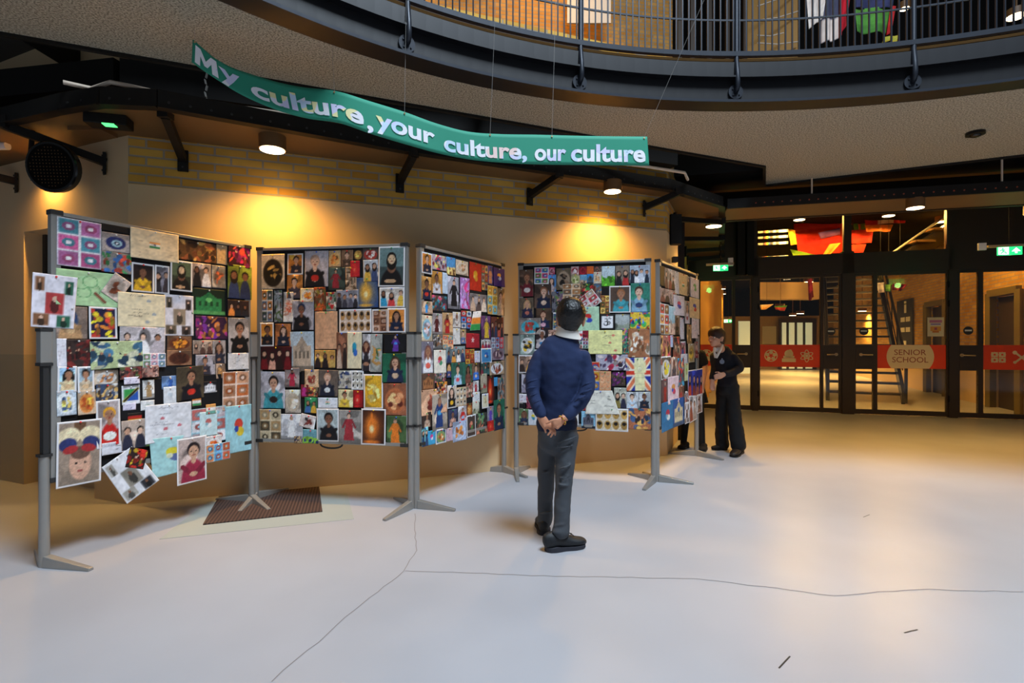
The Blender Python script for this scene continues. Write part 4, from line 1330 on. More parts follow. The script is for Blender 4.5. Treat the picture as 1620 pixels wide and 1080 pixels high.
PD = {}
PD[0] = """
@30 320 3.6
458 118 622 186 BM 0c0a10|black card strip
205 80 458 385 X e9e4ee 4a9ab0 b0609a c9538e|sheet of six purple and teal oval pictures
460 165 620 295 E b8a9a4 25306e 9cc6d6|blue glass eye charm
458 275 628 412 B 8a8480 d84a3a 3aa85a 3a7ad0|row of coloured fairy lights
622 140 897 348 FI f0d9b0 b89a78|cream sheet with a small orange white and green flag
900 205 1118 352 B 6a4424 e8a850 c86a3a 4a2c1c|brown market collage with many small objects
1120 238 1182 358 W ddb888 a08060|narrow beige note
1182 235 1305 378 B 3a1020 c81a5a f04a3a 8a1a6a|pink and red lit night scene
635 340 765 518 Pw 2c1c1a f0b81c 2a1a12|man holding up a yellow shirt
768 355 852 525 Gw 8a8490 2a2830 4a3a3a d8a890|couple by the sea
982 340 1088 487 G b09a90 17151a e8e2e4|two people in black and white shirts
1092 355 1172 492 F a09488 8a7c70 b0502a 6a4a3a|small plate on a grey cloth
850 325 975 512 Mw 5a6a4a 17120e 17110c|seated portrait of a woman with dark hair
1178 350 1315 555 G 7a8a2a 2a3a6a 24305a|two boys on a green hillside
978 485 1170 645 H 12281a 2c8a4a 6ad070|green lit palace at night
1178 552 1300 652 G 3a2420 e88a3a 26242c|two children with dark coats and warm lights
200 375 552 600 Z b4dca0 5aa464 8a4a34|green sheet with a drawn four leaf clover
Q 537 398 632 462 548 572 455 508 F c4b0a4 a8988c 7a3a20 5a2814|tilted snapshot of a brown dish
200 588 380 778 P 8a7468 c09060 26406a c8a070|man in a blue hat
Q 68 398 325 430 300 722 55 708 S e4dfea 8a5a3a 2a6a50 c03a3a|white page with five photographs hanging over the edge
388 592 548 778 Bw 1c1840 f0d020 e8862a d83a2a|yellow lantern tower at night
550 508 820 712 W efdcb2 3a2a24 8a9ab0|cream sheet of handwritten notes
822 522 988 760 S e2dce4 6a5a44 4a3a34 a08a70|white page with four little photographs
560 706 820 862 G b4acb0 1c1c24 f0ecf0 c0b4bc|two children in front of a grey wall
1000 645 1182 780 B 3a1838 c8328a e8863a 7a2a9a|purple stage with dancers
1182 655 1300 856 P b4a8a4 14100f 1a1210|figure in black by a window
838 760 978 840 F 8a5a3a 6a3018 f08a20 d86a1a|bowl of orange fried dumplings
836 842 978 925 F 9a6a4a 5a2a18 3a1a10|dark round pie
985 785 1096 862 G c8a890 8a6a5a 5a3a30|pair of pale brown plush faces
1098 785 1172 918 P a89a94 2a2c3c 3a241a|girl in a grey pinafore
1180 858 1298 948 W e0dcdc 6a6460 a0a09a|pale sheet with a grey sketch
205 775 262 935 W e8e4ec b4aab4|blank white strip
260 780 398 936 B 3a2a26 8a2a26 5a1a18 2a1a18|dark red shop window
Q 390 792 690 788 692 930 395 955 B b8c890 3a6a8a 2a4a6a e0e0c0|green sheet with a girl at a blue screen
692 860 822 936 X e4e0ea 6a9a6a d89aa8 7a9ac0|strip of tiny garden pictures
1000 868 1112 978 P b0a8b0 3a3440 2a2024|woman in dark clothes at a table
1116 918 1170 1000 F a88a74 8a6a54 c88a4a|little brown dish
207 935 318 1078 Pw 8ab0d0 e8d0a0 15100e d8b080|boy holding a round pizza
320 935 416 1078 Pw a0b8c8 d8c0a0 241814 e0b888|man holding a round pie
424 955 560 1035 F c0a890 e0d8d0 b07040 2a4a7a|long table with dishes
560 938 686 1002 B 7a4a44 a83a34 5a6a3a 3a2a2a|red curtains with plants
688 930 782 992 B b07a6a d8a898 8a4a44 5a3a3a|pink room snapshot
@30 600 3.484
540 5 1110 228 BM 0e0d12|large black card
780 -18 868 48 D 6a90c8 2a5ab0 1a2030|figure in a blue dress
560 35 660 132 FD e8e8ee|white card with a green black and blue flag
566 134 638 165 W e0d8ee 4a4a7a|white caption strip under the flag
565 -12 652 22 W e4dcee 5a4a7a|white caption strip over the flag
675 5 740 102 D e0dcd8 b08a5a 8a6a3a|white card with a giraffe
664 118 740 165 W e4e4e4 4a8a6a|white caption strip with green words
790 42 866 152 N e4e6ea c0ccd8 d0d4dc|ragged white paper cut out
1008 12 1086 70 H 15141a e8e6ec e8e6ec|white castle cut out
592 188 672 228 Fh 17140f d82a20 f0c020|black red and gold flag
948 104 998 142 Fh f08a3a f4f0ec 2a9a5a|tiny orange white and green flag
Q 859 -65 1010 -79 1012 98 860 125 P 5a4a34 16121a 2a1a12 d82a1a|boy in black holding a red tomato
1112 -40 1258 156 X e4c8b8 c8642a d89a72 b07a58|grid of food bowls
197 62 306 192 F c4d0dc e8ecf0 e8c85a 3a5a8a|blue bowl of soup
310 62 410 186 F e0c0a0 e88a3a f0a030 c8501a|orange pasta dish
418 28 540 116 B 3a4a6a d8a85a e0d8d0 7a5a3a|tray of fried snacks
412 118 545 362 Pw b8a8a8 d81a14 e8a01c f0f0e8|child in red costume with a yellow hat
442 352 600 392 W dcdce6 6a6a7a|white caption strip under the red costume
192 238 440 552 Yw a08a78|baby wearing a huge ribbon bow
550 228 746 358 G c0a898 2a2c44 24263a 5a7a3a|school group photograph
680 145 935 316 W e4e4ea 5a5a6a d03a4a|white drawing with pink outlined letters
937 165 1132 332 X 8ac8dc c0605a b0a0a8 e8e8f0|light blue poster with cut out pictures
1128 150 1270 384 N 9cd4e0 d83a2a e8c82a 2a4ab0|light blue poster with crayon fruits
985 182 1082 302 N c4e0e4 c8605a e8f0f0 8ab4c0|white boat shaped cut out
1020 138 1074 186 Fh e8a050 f0f0f0 6ab0a0|tiny banded flag over the boat
Q 703 328 935 300 960 482 722 545 N a4d8da e8d82a 5a6aa0 d8e0c0|light blue poster with a yellow sun
Q 440 482 606 366 758 552 580 682 S e8e8ee a8a49c 2a2c34 8a8478|tilted white sheet hanging below the frame
Q 598 368 698 388 668 492 568 480 B 2a1a1a f0c020 d8281c c01a14|tilted snapshot of red and yellow costumes
855 330 1018 546 Pw c0a8a0 a02440 20141a|boy in a maroon shirt by a screen
1016 315 1102 384 F f0e4e0 f4e8e4 e8501c f0b030|white card with orange fruit
1014 362 1148 432 X 9ad0e0 e88a4a 4a90c8 d8583a|pale blue strip with tiny fruit
"""
PD[1] = """
@400 370 5.685
90 188 300 495 F d8c4ac 2a2018 1c1814 c89a4a|beige drawing with a black pot
318 180 458 366 Pw e88a30 2c2a3a 1c1210|girl before an orange wall
474 155 685 472 P b4acb4 17151c b89078 c0241c|person in black holding red cloth
690 152 796 296 F c8a070 e8b060 d8702a 8a5a2a|orange fried food
800 145 906 298 P 8a6244 5a4030 1c1410|smiling child with brown hair
912 138 992 236 F 2a2018 c88a3a e8b04a|small dish in the dark
994 130 1134 238 F 5a4a44 c03a2c f0ccc0 a82a20|red oval plate
316 370 456 578 P d8883a 4a4250 15110f|girl seen from behind by yellow stripes
840 298 938 498 B c09878 7a5a3a d8b898 4a3a2a|brown tabletop snapshot
690 304 836 506 D 3a4a44 9a2430 1a1010|dancer in a dark red dress
886 244 968 388 K c81428 f0302a ff6a4a|bright red lantern
940 396 1132 662 K 24488a e8a83a f4e0a0|blue and gold temple painting
1000 236 1136 428 G c8ccd4 e8b23a 3a4a7a 8a5a4a|family in yellow before a pale sky
1140 120 1375 474 Mw 6a8a8c 120f12 140f0d|large portrait of a woman in black, hands folded
1148 484 1372 662 Gw d0c4b8 2a9ac8 e03a3a e8b83a|people under parasols on a pale beach
95 506 192 788 X ece6e4 d8863a 3a4a3a 5a6a8a|white strip with three tiny landscapes
198 506 270 792 B a0a8ac 5a7a3a 5a5a60 c8c0c0|narrow garden strip
284 524 372 792 F e8dcd4 f0e0d8 e06a4a e8a890|pale card with pink sweets
362 596 556 862 P b4b0bc 15141a 1f3050|boy in black with a dark blue turban
438 490 556 612 F e8c8a0 f0e4d8 f0701c d8a030|plate of orange sweets
558 480 662 692 B 6a4a2a c8501c e8c89a 8a7a2a|spiced food pan
666 524 756 692 B 8a8a7a c82424 3a7a4a e0d0c0|red candles and flowers
758 504 956 662 G a0a0b0 26242c 3a3844 5a5868|black and white group in a street
566 698 768 1036 W e0a478 b88058 c89068|large pink document
784 678 1072 888 Ow d8c0ae b8844a 20140f|wooden pots with dark tops
1078 678 1218 888 Xw b07858 6a3a24 e0b49a 8a5438|six brown brushes in a grid
1220 670 1382 886 Pw e88a34 17203c 26160f|girl in navy before an orange wall
80 798 202 1010 Pw e08a2c 1c1c24 17100c|boy in a dark blazer by orange stripes
208 808 348 1008 P c8743a 20263c 3a2016|child in navy beside a yellow window
344 878 556 1242 H b8c8d4 c0a890 9a8a7a|pale stone church
760 884 856 1210 G 7a4a34 c8a890 2a1c1a|two people by a brown wall
856 884 985 1210 N e8d8b0 1c98b8 2a6ad0 1a7a9a|blue paper tree
990 900 1066 1232 P dcd8dc 2a2228 4a1c14|person in white and black
1064 900 1168 1242 F a8a8a0 b0b0a8 a87838 3a7a4a|green bottle and basket
1188 896 1432 1066 D 101014 5a2a9a 2a1a2a 3a8ae8|black framed picture of a purple costume
@400 540 5.685
86 44 364 254 G 3a0a10 7a1018 e0a088 2a1410|dark red theatre with two performers
564 78 748 236 G c89040 2a1a1c 241618 c8a050|brass band in front of flags
1174 106 1386 368 P 1a6a4a 1c2848 4a2c1c c8a888|girl in navy cradling a puppy
84 268 302 600 P d0ccd8 3aa0b0 17110f 2a1a18|girl with long hair in a teal shirt
304 234 432 412 D 8a7a78 c02440 1c1216|woman in a red dress with a dark veil
440 262 482 380 BM 0e0c0e|small black card
474 250 602 412 F e8b888 eac49a 7a241c b04a34|jewellery on a peach cloth
598 254 772 492 P 6a5a50 1c2136 c89070 d8e0e4|person holding up a pale sheet
440 386 508 502 D 8a1a2a c82a8a 2a141a|small pink dancer
508 408 592 496 B 7a6a4a e8c060 2a2a2a d84a2a|tiny shop front
774 260 892 422 B c0b8a8 3a4a7a 9a9488 d8d0c8|courtyard with walkers
892 260 1002 434 Ow b0a898 e8e4dc 2a2620|old piano keys
1008 292 1180 604 Fw f0b01c f4b41e f8d870 e8a010|bright yellow card with seeds
1182 374 1388 662 F a05a3a c86a3a f0a068 7a2a1c|orange flowers and pastries
304 430 444 642 F d4c4b4 c8b49c d8c8b4 a89478|straw hat on a cream cloth
474 500 588 642 G 2a7a4a 3a6ab0 e8b030 2a5a3a|two children in a green room
592 502 768 602 FI ececf4 b4b4c4|white card with a small orange ticket
774 430 908 592 P e8d8a0 f0c838 241a16|girl in a yellow dress
908 438 998 594 K 8a0a10 e81c1c f08a6a|dark red glow
76 604 268 906 X e0cca8 b08858 c8b490 5a4a34|beige collage of rooms and figures
266 646 462 878 D d4d4dc f4f2f4 b09080|white gown on a stand
Q 452 640 584 672 562 792 430 754 F e8dcd8 d8c8c4 7a2a24 2a2a2e|tilted snapshot of red berries
386 846 470 912 B 2a2a44 6a7a9a c0a070|small dark blue corner photo
464 784 604 914 L 6aa8b8 8ac83a 1c3a7a|green and blue painted lake
588 598 786 898 Pw b0c0c4 15141a 120e0e|boy with black hair in a black top
786 610 988 914 D a09a94 a82a34 3a241c|figure in red walking a stone street
988 600 1206 928 Kw 2a0f0a f07a1c ffe0a0|glowing candle flame
1212 664 1388 934 D 4a6a3a f07a1c 7a6a5a|small figure in orange on green grass
"""
PD[2] = """
@640 370 6
142 168 242 388 Pw e8862a 1c2440 1a1210|boy in navy before orange stripes
252 188 388 358 B b8a0a8 d83a5a e8d05a 4a4a6a|crowded fair ground
388 214 472 398 L 4a9ad8 e8b86a 7a4a2a|sand and a bright blue sky
476 240 594 402 F e8c8a8 f0d8bc b0784a d8a888|henna pattern on peach
606 262 720 548 N d82a14 f0a81c e8901c f4c84a|tall red poster with a gold circle
720 288 782 542 X 4a5a3a c83a2a e8a050 8a8a80|narrow strip of market scenes
780 296 828 490 D 6a5a9a d88a5a 3a2a4a|thin purple banner photo
826 314 934 508 N 3a1f78 f0a82c e8e0f0 4a2a90|deep purple invitation
142 398 236 628 P e09a4a 1a2244 1c1210 e83020|girl in navy holding a red flower
248 348 348 572 P e89a3a e4dce4 2c1c1a|child in white by the classroom door
348 364 398 572 W c8d8ec a8b8d0|pale blue strip
398 398 520 718 D a8a4b0 15151c 2a1a16|woman in a long black dress
500 398 608 722 BM 120f18|black mount behind the pink sheet
514 410 604 716 B b878c8 d8a0e8 e83a8a c8a8f0|long pink and lilac sheet
610 560 774 744 G 8a8488 c8a890 5a4a4a e8d8c8|child behind a tray of biscuits
862 512 932 778 P 8a6a48 c8a078 3a2416|brown sepia portrait
770 488 862 768 X f4d88a f0b82a e8a03a 6ab0c8|yellow leaflet with small pictures
250 578 392 738 B 3a3a4a e84a6a 3a9ab0 7a5a3a|colourful desk with balloons
144 634 246 764 D e8b894 2a9ae8 d86a3a|blue toy figure
142 770 244 1018 F d8c0a0 8ac0d8 b0a0a8 e87a2a|blue peacock feather fan
254 750 348 952 D c0b0b0 5a1a1c 3a1410|raised arms in dark red
448 738 522 892 P e0d8d4 d8d0cc b89890|faded pale portrait
348 744 448 962 D c89a6a c01c20 2a1414 e88a3a|dancer in a red and gold costume
450 894 518 1048 W e0e0e0 6a6a6a 8a8a8a|white page with grey stamps
516 904 574 1042 P b09878 5a7ab0 2a2018|tiny portrait with blue scarf
526 724 628 902 X 2a2a34 e83030 f0f0f4 3a8ae0|sheet of small world flags
Q 640 738 716 730 702 912 606 918 Fh f4f0f0 f08a2a 2a9a4a|tilted banded flag sheet
714 774 804 1004 D 6a3a6a e8b82a e8c8a0|girl in a yellow sari
804 784 922 978 G 7a3a2a 2a2a34 2a3a5a c8503a|two people in front of a red wall
572 942 700 1080 FS b01a28 f0d0d0|red flag with a pale star
256 954 350 1092 B 6a6a6a 2a2a2a c0b8b8 8a5a3a|grey street snapshot
350 960 450 1092 X f0a868 e86a4a 4a9ab0 f0c8a0|orange leaflet with toys
714 1000 804 1088 G c8c0c0 d82a2a 8a1a4a|tiny red pair
804 978 922 1086 X 8a3a4a b0b8c8 7aa0c0 c0405a|purple page with two windows
@640 540 6
142 0 254 296 P 7a7484 e8e8f0 7a4a44 e85a4a|boy showing a printed white shirt
268 80 384 296 N eee8da d83a2a 3a9a6a e85a9a|white painted card with red flowers
384 48 562 194 G 8aa0a8 2a3a6a e89a3a e8e8ec|playground group
568 74 654 210 X d86a2a c82a1c e8b83a 7a3a1a|orange and red cloths
654 90 708 198 W d8d8e8 c03a4a 3a5ac0|white ticket with blue and red print
708 64 808 202 Nw 3a8ac8 1c5ab8 2a4a7a e8c8b0|blue tower on a white bordered print
808 68 924 172 F 8a7a8a 6a4a5a a88a8a 3a2a3a|dark purple fruits
788 192 928 308 F b89a7a e8eaf0 8a3a2a c89a6a|white plate of stew
142 308 268 464 H 5a4034 a8683a 7a4424|double wooden door
274 304 382 384 B 4a5a4a c86a7a 3a3a3a a8a0a0|grey garden with pink flowers
384 204 432 340 P 1c1a1e 3a4a8a e8b04a|tiny dark portrait
430 204 562 404 P 2a6a5a a8d0f0 3a2820 e84a5a|child in a light blue shirt
564 214 630 388 P 3a6a4a 8a4a3a 2a1a14|small garden portrait
630 204 704 362 P 7a5a44 2a78e8 2a1a14 f0d8c8|child with a bright blue bag
702 200 788 312 G 2a4a4a 8a2a3a 3a6a6a|two dark figures by a stall
138 464 382 664 F f0b48c f4bc94 7a2a20 a04a34|henna hand on orange
286 388 384 482 B e8902c 3a2a2a d8d0d0 c82a2a|busy orange table
392 418 478 624 Pw c8b8a8 17141a 1a1210 f0b820|boy in black with a yellow badge
474 438 572 604 O d8b48a e8dccc 3a2414|white cups on a wooden shelf
574 394 642 524 B b06a5a d8a890 7a2a2a 4a6a4a|pink bakery counter
640 376 694 484 D e0dcdc c02a34 3a2a2a|tiny red figure on white
634 484 702 572 Ww e8e8ec 3a3a44 6a6a7a|white note with grey lines
700 308 762 484 L b8a890 8a8a70 b03a3a|pale path with a red sign
762 328 832 584 K 2a0c10 e83a14 ffa050|tall red and orange bonfire
828 340 862 420 W 3a9ad8 2a7ab8|bright blue tag
862 344 928 546 B 8a8a8a 3a6a7a b06a4a 5a5a5a|grey bridge scene
242 508 386 822 D b8a898 1c3a7a 8a5a4a 3a9ad8|dancer in a blue skirt before a curtain
144 678 232 804 P 3a2a24 c8a890 1a100e|close face with dark hair
406 648 492 796 P 3a4060 e8a890 1c2a5a|child in a dark blue cap
492 618 574 808 D d8ccd0 e0201c 7a4a3a 8ac0e8|small figure in red and blue
572 588 628 694 F 7a3a1a c8702a e8a050|little bowl of soup
628 568 692 694 L d8d4c0 a8a890 5a6a3a|pale wall with plants
712 498 774 626 Nw d8d0b0 c8b078 a89868 e8e0c0|cream shell picture
662 688 762 856 B 3a3a34 5a8a5a d87a5a 2a2a2a|woodland scouts
762 618 822 764 D 8a8a9a 5a3ab0 c8a050|tiny violet figure
824 558 928 820 P 1c6a54 16284a 3a241c|girl in navy by a green board
142 818 204 984 G 6ab0b8 1c3a6a 2a4a7a|blue corner photo
198 850 272 966 N 38a8e0 e83a8a f0f0f8 c83ac8|bright blue card with pink shapes
274 838 374 952 Fw 3a6a9a 8aa860 c8703a d8c8a0|green salad dish
378 824 436 934 W d8b0c0 b06a8a|pink bordered note
436 768 564 924 F b8c8e8 c8d4f0 c86a2a e88a3a|pale blue card with orange flowers
572 704 658 892 Nw 4a3a34 e88a6a 5a8a4a c03a34|upright photo of roses on a white card
762 756 832 838 K a81410 e8281c f06a3a|small red glow
"""
PD[3] = """
@810 400 6.352
80 172 218 438 P 6a5040 7a1f2c 6a4634 e0d8d4|boy in a maroon jumper
226 148 372 312 Xw e8e0e0 e83a6a 3a6ad8 4aa84a|grid of eight bright little flags
372 148 432 218 F c83a6a e0a0b0 8a3a4a|tiny pink drink
366 222 446 420 P 4a8ad0 b8a8b0 3a2420|child with a blue sky
446 158 594 370 F 6a5a44 a89078 17120f 8a6a50|small black and white puppy
594 140 672 222 F c8a0a0 a82434 e8d8d8|red rimmed bowl
672 140 756 222 F 7a1a24 c81c34 8a1420|crimson dessert
752 138 822 214 BM f0641a|plain orange card
594 214 684 316 F a89878 b8c078 e0d8a8 7a8a3a|round dish of noodles
684 222 756 312 L 6aa8d0 b8a084 8a5a3a|canal under a blue sky
754 214 822 312 H 2a8ad8 4a5a6a 2a2a34|dark tower under a blue sky
822 140 902 200 B 4a3a34 c83a3a 8a6a5a|cinema seats
820 196 902 312 F d8c8b0 e8dcc8 c89868|plate of biscuits on cream
902 138 1034 334 L c8dce8 5ab82a e8d020|green and yellow sail
1040 130 1180 330 G 8a7a6a 1c1a1e c82a2a 2a2424|three friends with a red toy
1182 130 1382 302 G a8b4c8 1c2438 f0f0f4 c8ccd8|two children in front of a pale wall
224 318 396 556 P 5a4438 1a2240 9a5a3a e0c0a8|woman in navy with folded arms
512 314 694 470 X e4d0b8 b0703a c8a078 6a5a50|four food dishes on one sheet
690 312 822 430 B 2a2418 2a8a3a c82a2a a88a5a|Italian coloured bunting over food
822 308 902 480 B 6a5a5a 8a3a2a 3a6a8a c8a060|shop shelves
402 390 516 600 B 6a6a74 3a3a4a 5a7a3a 8a5a7a|grey city square
78 454 220 650 P 6a5a48 26284a c89a6a c86a5a|fair haired boy with a striped scarf
244 558 400 772 P 5a4230 1a2a50 5a2e1e e0a8c0|girl in navy by a dark door
902 344 972 432 BM 14110f|small black card
890 430 986 612 X c88a3a 8a3a24 e8c060 4a5a2a|spice market picture
978 336 1192 600 Pw 5a4438 3aa0b0 a8643a|toddler in a turquoise shirt on a large white sheet
1192 308 1384 594 P 2a7a68 7aa8c8 4a2e20 24386a|child in a pale blue sweater
Q 660 470 805 362 905 490 728 620 X e4dcdc c81c34 a8886a d8d0d0|tilted white sheet with a red flag
650 545 878 782 N b4dcb8 e02a24 2a4ac8 b4dcb8|light green sheet with a red and blue bird
414 600 470 772 Bw 3a5a7a e8a050 2a2a34 6a9a4a|narrow tropical photo behind the head
884 618 1034 772 Q 101010|black framed picture of a black curling symbol
1036 612 1190 802 L b0b8b8 8a9484 3a6a6a|pale beach with a boat
1188 600 1384 762 B e8c030 2a6ad8 e83a2a 3aa84a|bright carnival crowd
80 656 292 818 F a89890 3ab0c8 7a4a3a c82a2a|turquoise plate of food
240 750 386 960 P 2a2024 c8bcc0 d8c8c4 2a7ab8|child in a white hood
368 774 480 840 G b88a78 e0c8b8 7a5a4a|faded sepia strip
84 822 232 1022 F 8aa09a e8eae8 2a2a24 e8b020|stone bowl beside a yellow curtain
660 782 712 868 Fh e8e8ee d82a3a e8e8ee|white flag with a red cross
712 782 770 860 B a81430 c82a4a 6a1024|crimson pattern card
654 852 770 960 X e4e4ec 4a5a8a c83a4a 5a8a5a|page of small flags behind the shoulder
1096 760 1172 1004 B 3a8a6a c83ab0 3a3a4a e8b84a|green festival strip
1166 762 1382 1050 B a86a44 e8c8a0 c87a4a f0e0d0|pile of fried snacks seen from above
770 778 1108 1016 W f0ee9e 4a4440 d84a4a|large yellow sheet of notes and doodles
@810 550 7.2
78 82 250 288 Gw a88470 3a2a24 e8a83a 8a4a3a|group photo with a German flag
88 296 114 512 BM 141216|thin black card
112 300 260 514 P c8c4d4 9a94ac 3a3440|lilac photo behind the elbow
86 522 172 624 Ww dcd8e4 c0605a 5a7ab0|white card with a small crest
168 540 300 690 B a83a54 c8607a 6a2a3a|pink corner photo behind the elbow
90 632 156 684 BM 141216|black card scrap
86 690 200 880 P 6a8a5a 2a3450 6a4430|girl in a garden
190 700 300 880 N d0d4dc e8d030 2a8ab0 3aa0b8|white card with yellow and blue dots
@810 550 7.2
262 20 420 180 Fw c8b0a0 e8e0d8 a85a3a 5a7a3a|plate of curry behind the boy
425 20 600 240 P 7a6a5a 2a3a6a 2a1a14|girl in blue behind the boy
605 20 800 200 L 8ab0d0 6a8a5a c8a070|green valley behind the boy
262 190 420 420 D a8a0a0 c8502a 1a1210|dancer in orange behind the boy
425 250 600 430 X e8e0d8 5a8ac0 c86a4a 8aa85a|grid of holiday pictures behind the boy
605 210 800 430 G b0a090 2a2c3a 8a2a34 3a5a4a|family on a sofa behind the boy
300 430 480 650 H 9ac0e0 d8c8a8 8a6a4a|sandstone tower behind the boy
485 440 700 650 B 9a6a4a e8b060 c84a3a 3a4a5a|street market behind the boy
300 660 480 880 P 8a9a8a 5a2a5a 2a1a14|woman in purple behind the boy
485 660 760 880 Fw c8c0b0 f0ece4 d8a050 7a4a2a|cake on a stand behind the boy
@920 540 7.2
164 146 540 330 B a8a4b8 c82448 e8d8d8 4a3a5a|wide collage with a crimson top
0 230 212 560 X c8b08a e8a01c c8281c 3a6ac8|strip of orange food pictures beside the arm
204 336 336 560 O e09a6a f0b88a d8885a|stack of peach coloured rolls
340 340 506 512 B 3a3030 7a2a7a 5a4a34 b03ab0|brown shell with purple lights
Q 500 190 782 178 790 560 516 560 U e8e8e8|paper clock tower over a red white and blue flag
466 0 540 140 B 3a8a6a d8704a 3a3a4a|green corner of a festival photo
372 522 516 760 G a8a89a 8a7a3a 2a2a44 6aa84a|two people with a green flag
512 570 652 762 P c8ccd0 c8dcf0 2a1a14|boy in a pale blue shirt
650 570 782 760 P b0b4b8 1c2034 5a3024|girl in a dark top
0 690 110 790 B c8c0b0 e8a020 c8243a 5a7a3a|plate of red and yellow sweets
0 790 160 990 H 8ac8e8 5a5a6a 2a2a34|grey cathedral towers in a black mount
536 752 788 1000 B b86a44 5a3a34 e8a850 3a5a8a|dense wall of orange snacks
162 752 534 1024 Ow d8c8ae c89848 20150f|large photo of wooden pots in a white border
Q 90 556 350 556 435 826 45 820 W eae6d8 4a4a44 8a8a80|cream sheet of pencil sketches
"""
PD[4] = """
@1030 410 7.2
76 72 132 318 BM 100e12|black strip at the top edge
130 92 250 358 G b8acac 5a2a2a 8a3a34 3a2420|three people with dark red clothes
252 130 306 402 W dcd8e0 7a7a80 9a9aa0|white strip with a grey column
304 148 404 420 FI e8c48e b08a5a|beige sheet with a tiny orange and green flag
396 190 434 420 D b09a90 3a2420 2a1a14|thin dark figure strip
426 200 524 450 N dccfd8 5aa45a 5aa45a dccfd8|lilac sheet with a green leaf
76 320 250 512 G a08078 7a3a34 3a2a2c c8b8a8|family around a table
190 370 268 532 D c0a498 8a2a2c 4a2420|woman in dark red clothes
230 400 356 650 N d8d0dc c8305a 2a3aa8 3a3ab0|lilac sheet with a red and blue curl
76 500 180 860 X c8d8e0 d84a3a 8a5a3a e0a050|pale collage with an orange dancer
176 530 246 860 L a8d0e0 e0b8a0 c88a7a|beach strip with pale sky
246 640 302 862 P 8a6a54 2a2018 1a100c|portrait against brown shelves
318 660 364 910 W d0ccd8 9a90a8 c0607a|narrow lilac note
356 470 420 736 P a89c98 c8c0d0 3a2a24 a82a34|girl with a red cuff
412 430 526 680 N e4c494 2a3ab8 d8281c e4c494|beige sheet with a blue and red bird
440 670 526 900 W dccfd8 c86a7a 8a8ab0|lilac sheet with pink doodles
384 740 440 960 D b08a5a 7a5a2a 3a2a1a|golden brown figure
86 866 204 1190 B b86a5a e8b05a c83a4a 5a3a34|red and yellow costumed crowd
196 866 226 1000 W b8c8e8 6a8ad0|sliver of pale blue paper
224 880 312 1190 B 8a4a3a 2a2a34 e8c8a0 c84a3a|dancers on a dark stage
316 936 380 1090 Gw a86a7a c83a4a 3a4a8a|tiny pink pair
316 1080 412 1190 W e0dce4 a8a0b0|blank white lower note
398 960 470 1170 F c8b490 a88a4a e8b83a 5a4a2a|round bowl with yellow fruit
470 936 520 1120 P b08a80 8a2a2c 2a1a1a|small portrait in dark red
@1030 540 7.2
90 172 200 420 Fw 6a5a4a e0dcd8 e8c42a 7a5a44|market table with yellow bunting
202 180 272 410 P c8a898 5a5058 3a2a24|person in grey on a peach wall
276 190 350 500 B 4a6a7a 2a9ac8 e8b878 c83a3a|blue and orange carnival
92 430 164 700 D 6a4a4a a82a24 3a5a5a|woman in a brick red dress
288 500 350 640 P 8a5a4a c83a3a 2a2020|reddish small portrait
162 406 288 684 N eccdd6 e89a4a d83a5a 3a5ac8|pink letter with small stamps
350 270 392 580 BM 0f0d12|narrow black strip
352 250 400 440 N c8d4a0 9ac83a 8a9a5a c8c090|sliver of green leaf drawing
356 570 404 690 Gw d8d0dc b8502a 7a4a3a|tiny orange pair on white
392 330 560 606 Gw 2a3ab0 c8402a 8a3a34 a85a4a|seated group under a blue sky
90 700 228 980 N 2a78b0 c8304a e8ece8 7ab8d8|bright blue card with three small figures
222 660 346 930 H 2a5aa8 d8c8a0 4a6a9a|white towers under a deep blue sky
354 700 404 920 Sw e0dce4 a88a7a 5a4a3a 8a6a5a|white strip with little figures
494 606 556 800 Pw d8c8c8 8a6a5a 4a2a20|small portrait curling away on white
Q 402 616 484 612 492 880 408 930 Gw dcd8e0 a8583a b0a094 7a4a34|curled white page with two people
"""
LETT = {}
allp = []
seen_lab = {}
CELL = 0.0062
pin_cols = ['#e02a2a', '#e8c81c', '#2a9a4a', '#2a5ad0', '#e8e8e8']
M_PIN = [mat('pin_%d' % i, c, 0.35) for i, c in enumerate(pin_cols)]
rsg = np.random.RandomState(3)
POS = ['upper', 'middle', 'lower']; POH = ['left', 'centre', 'right']
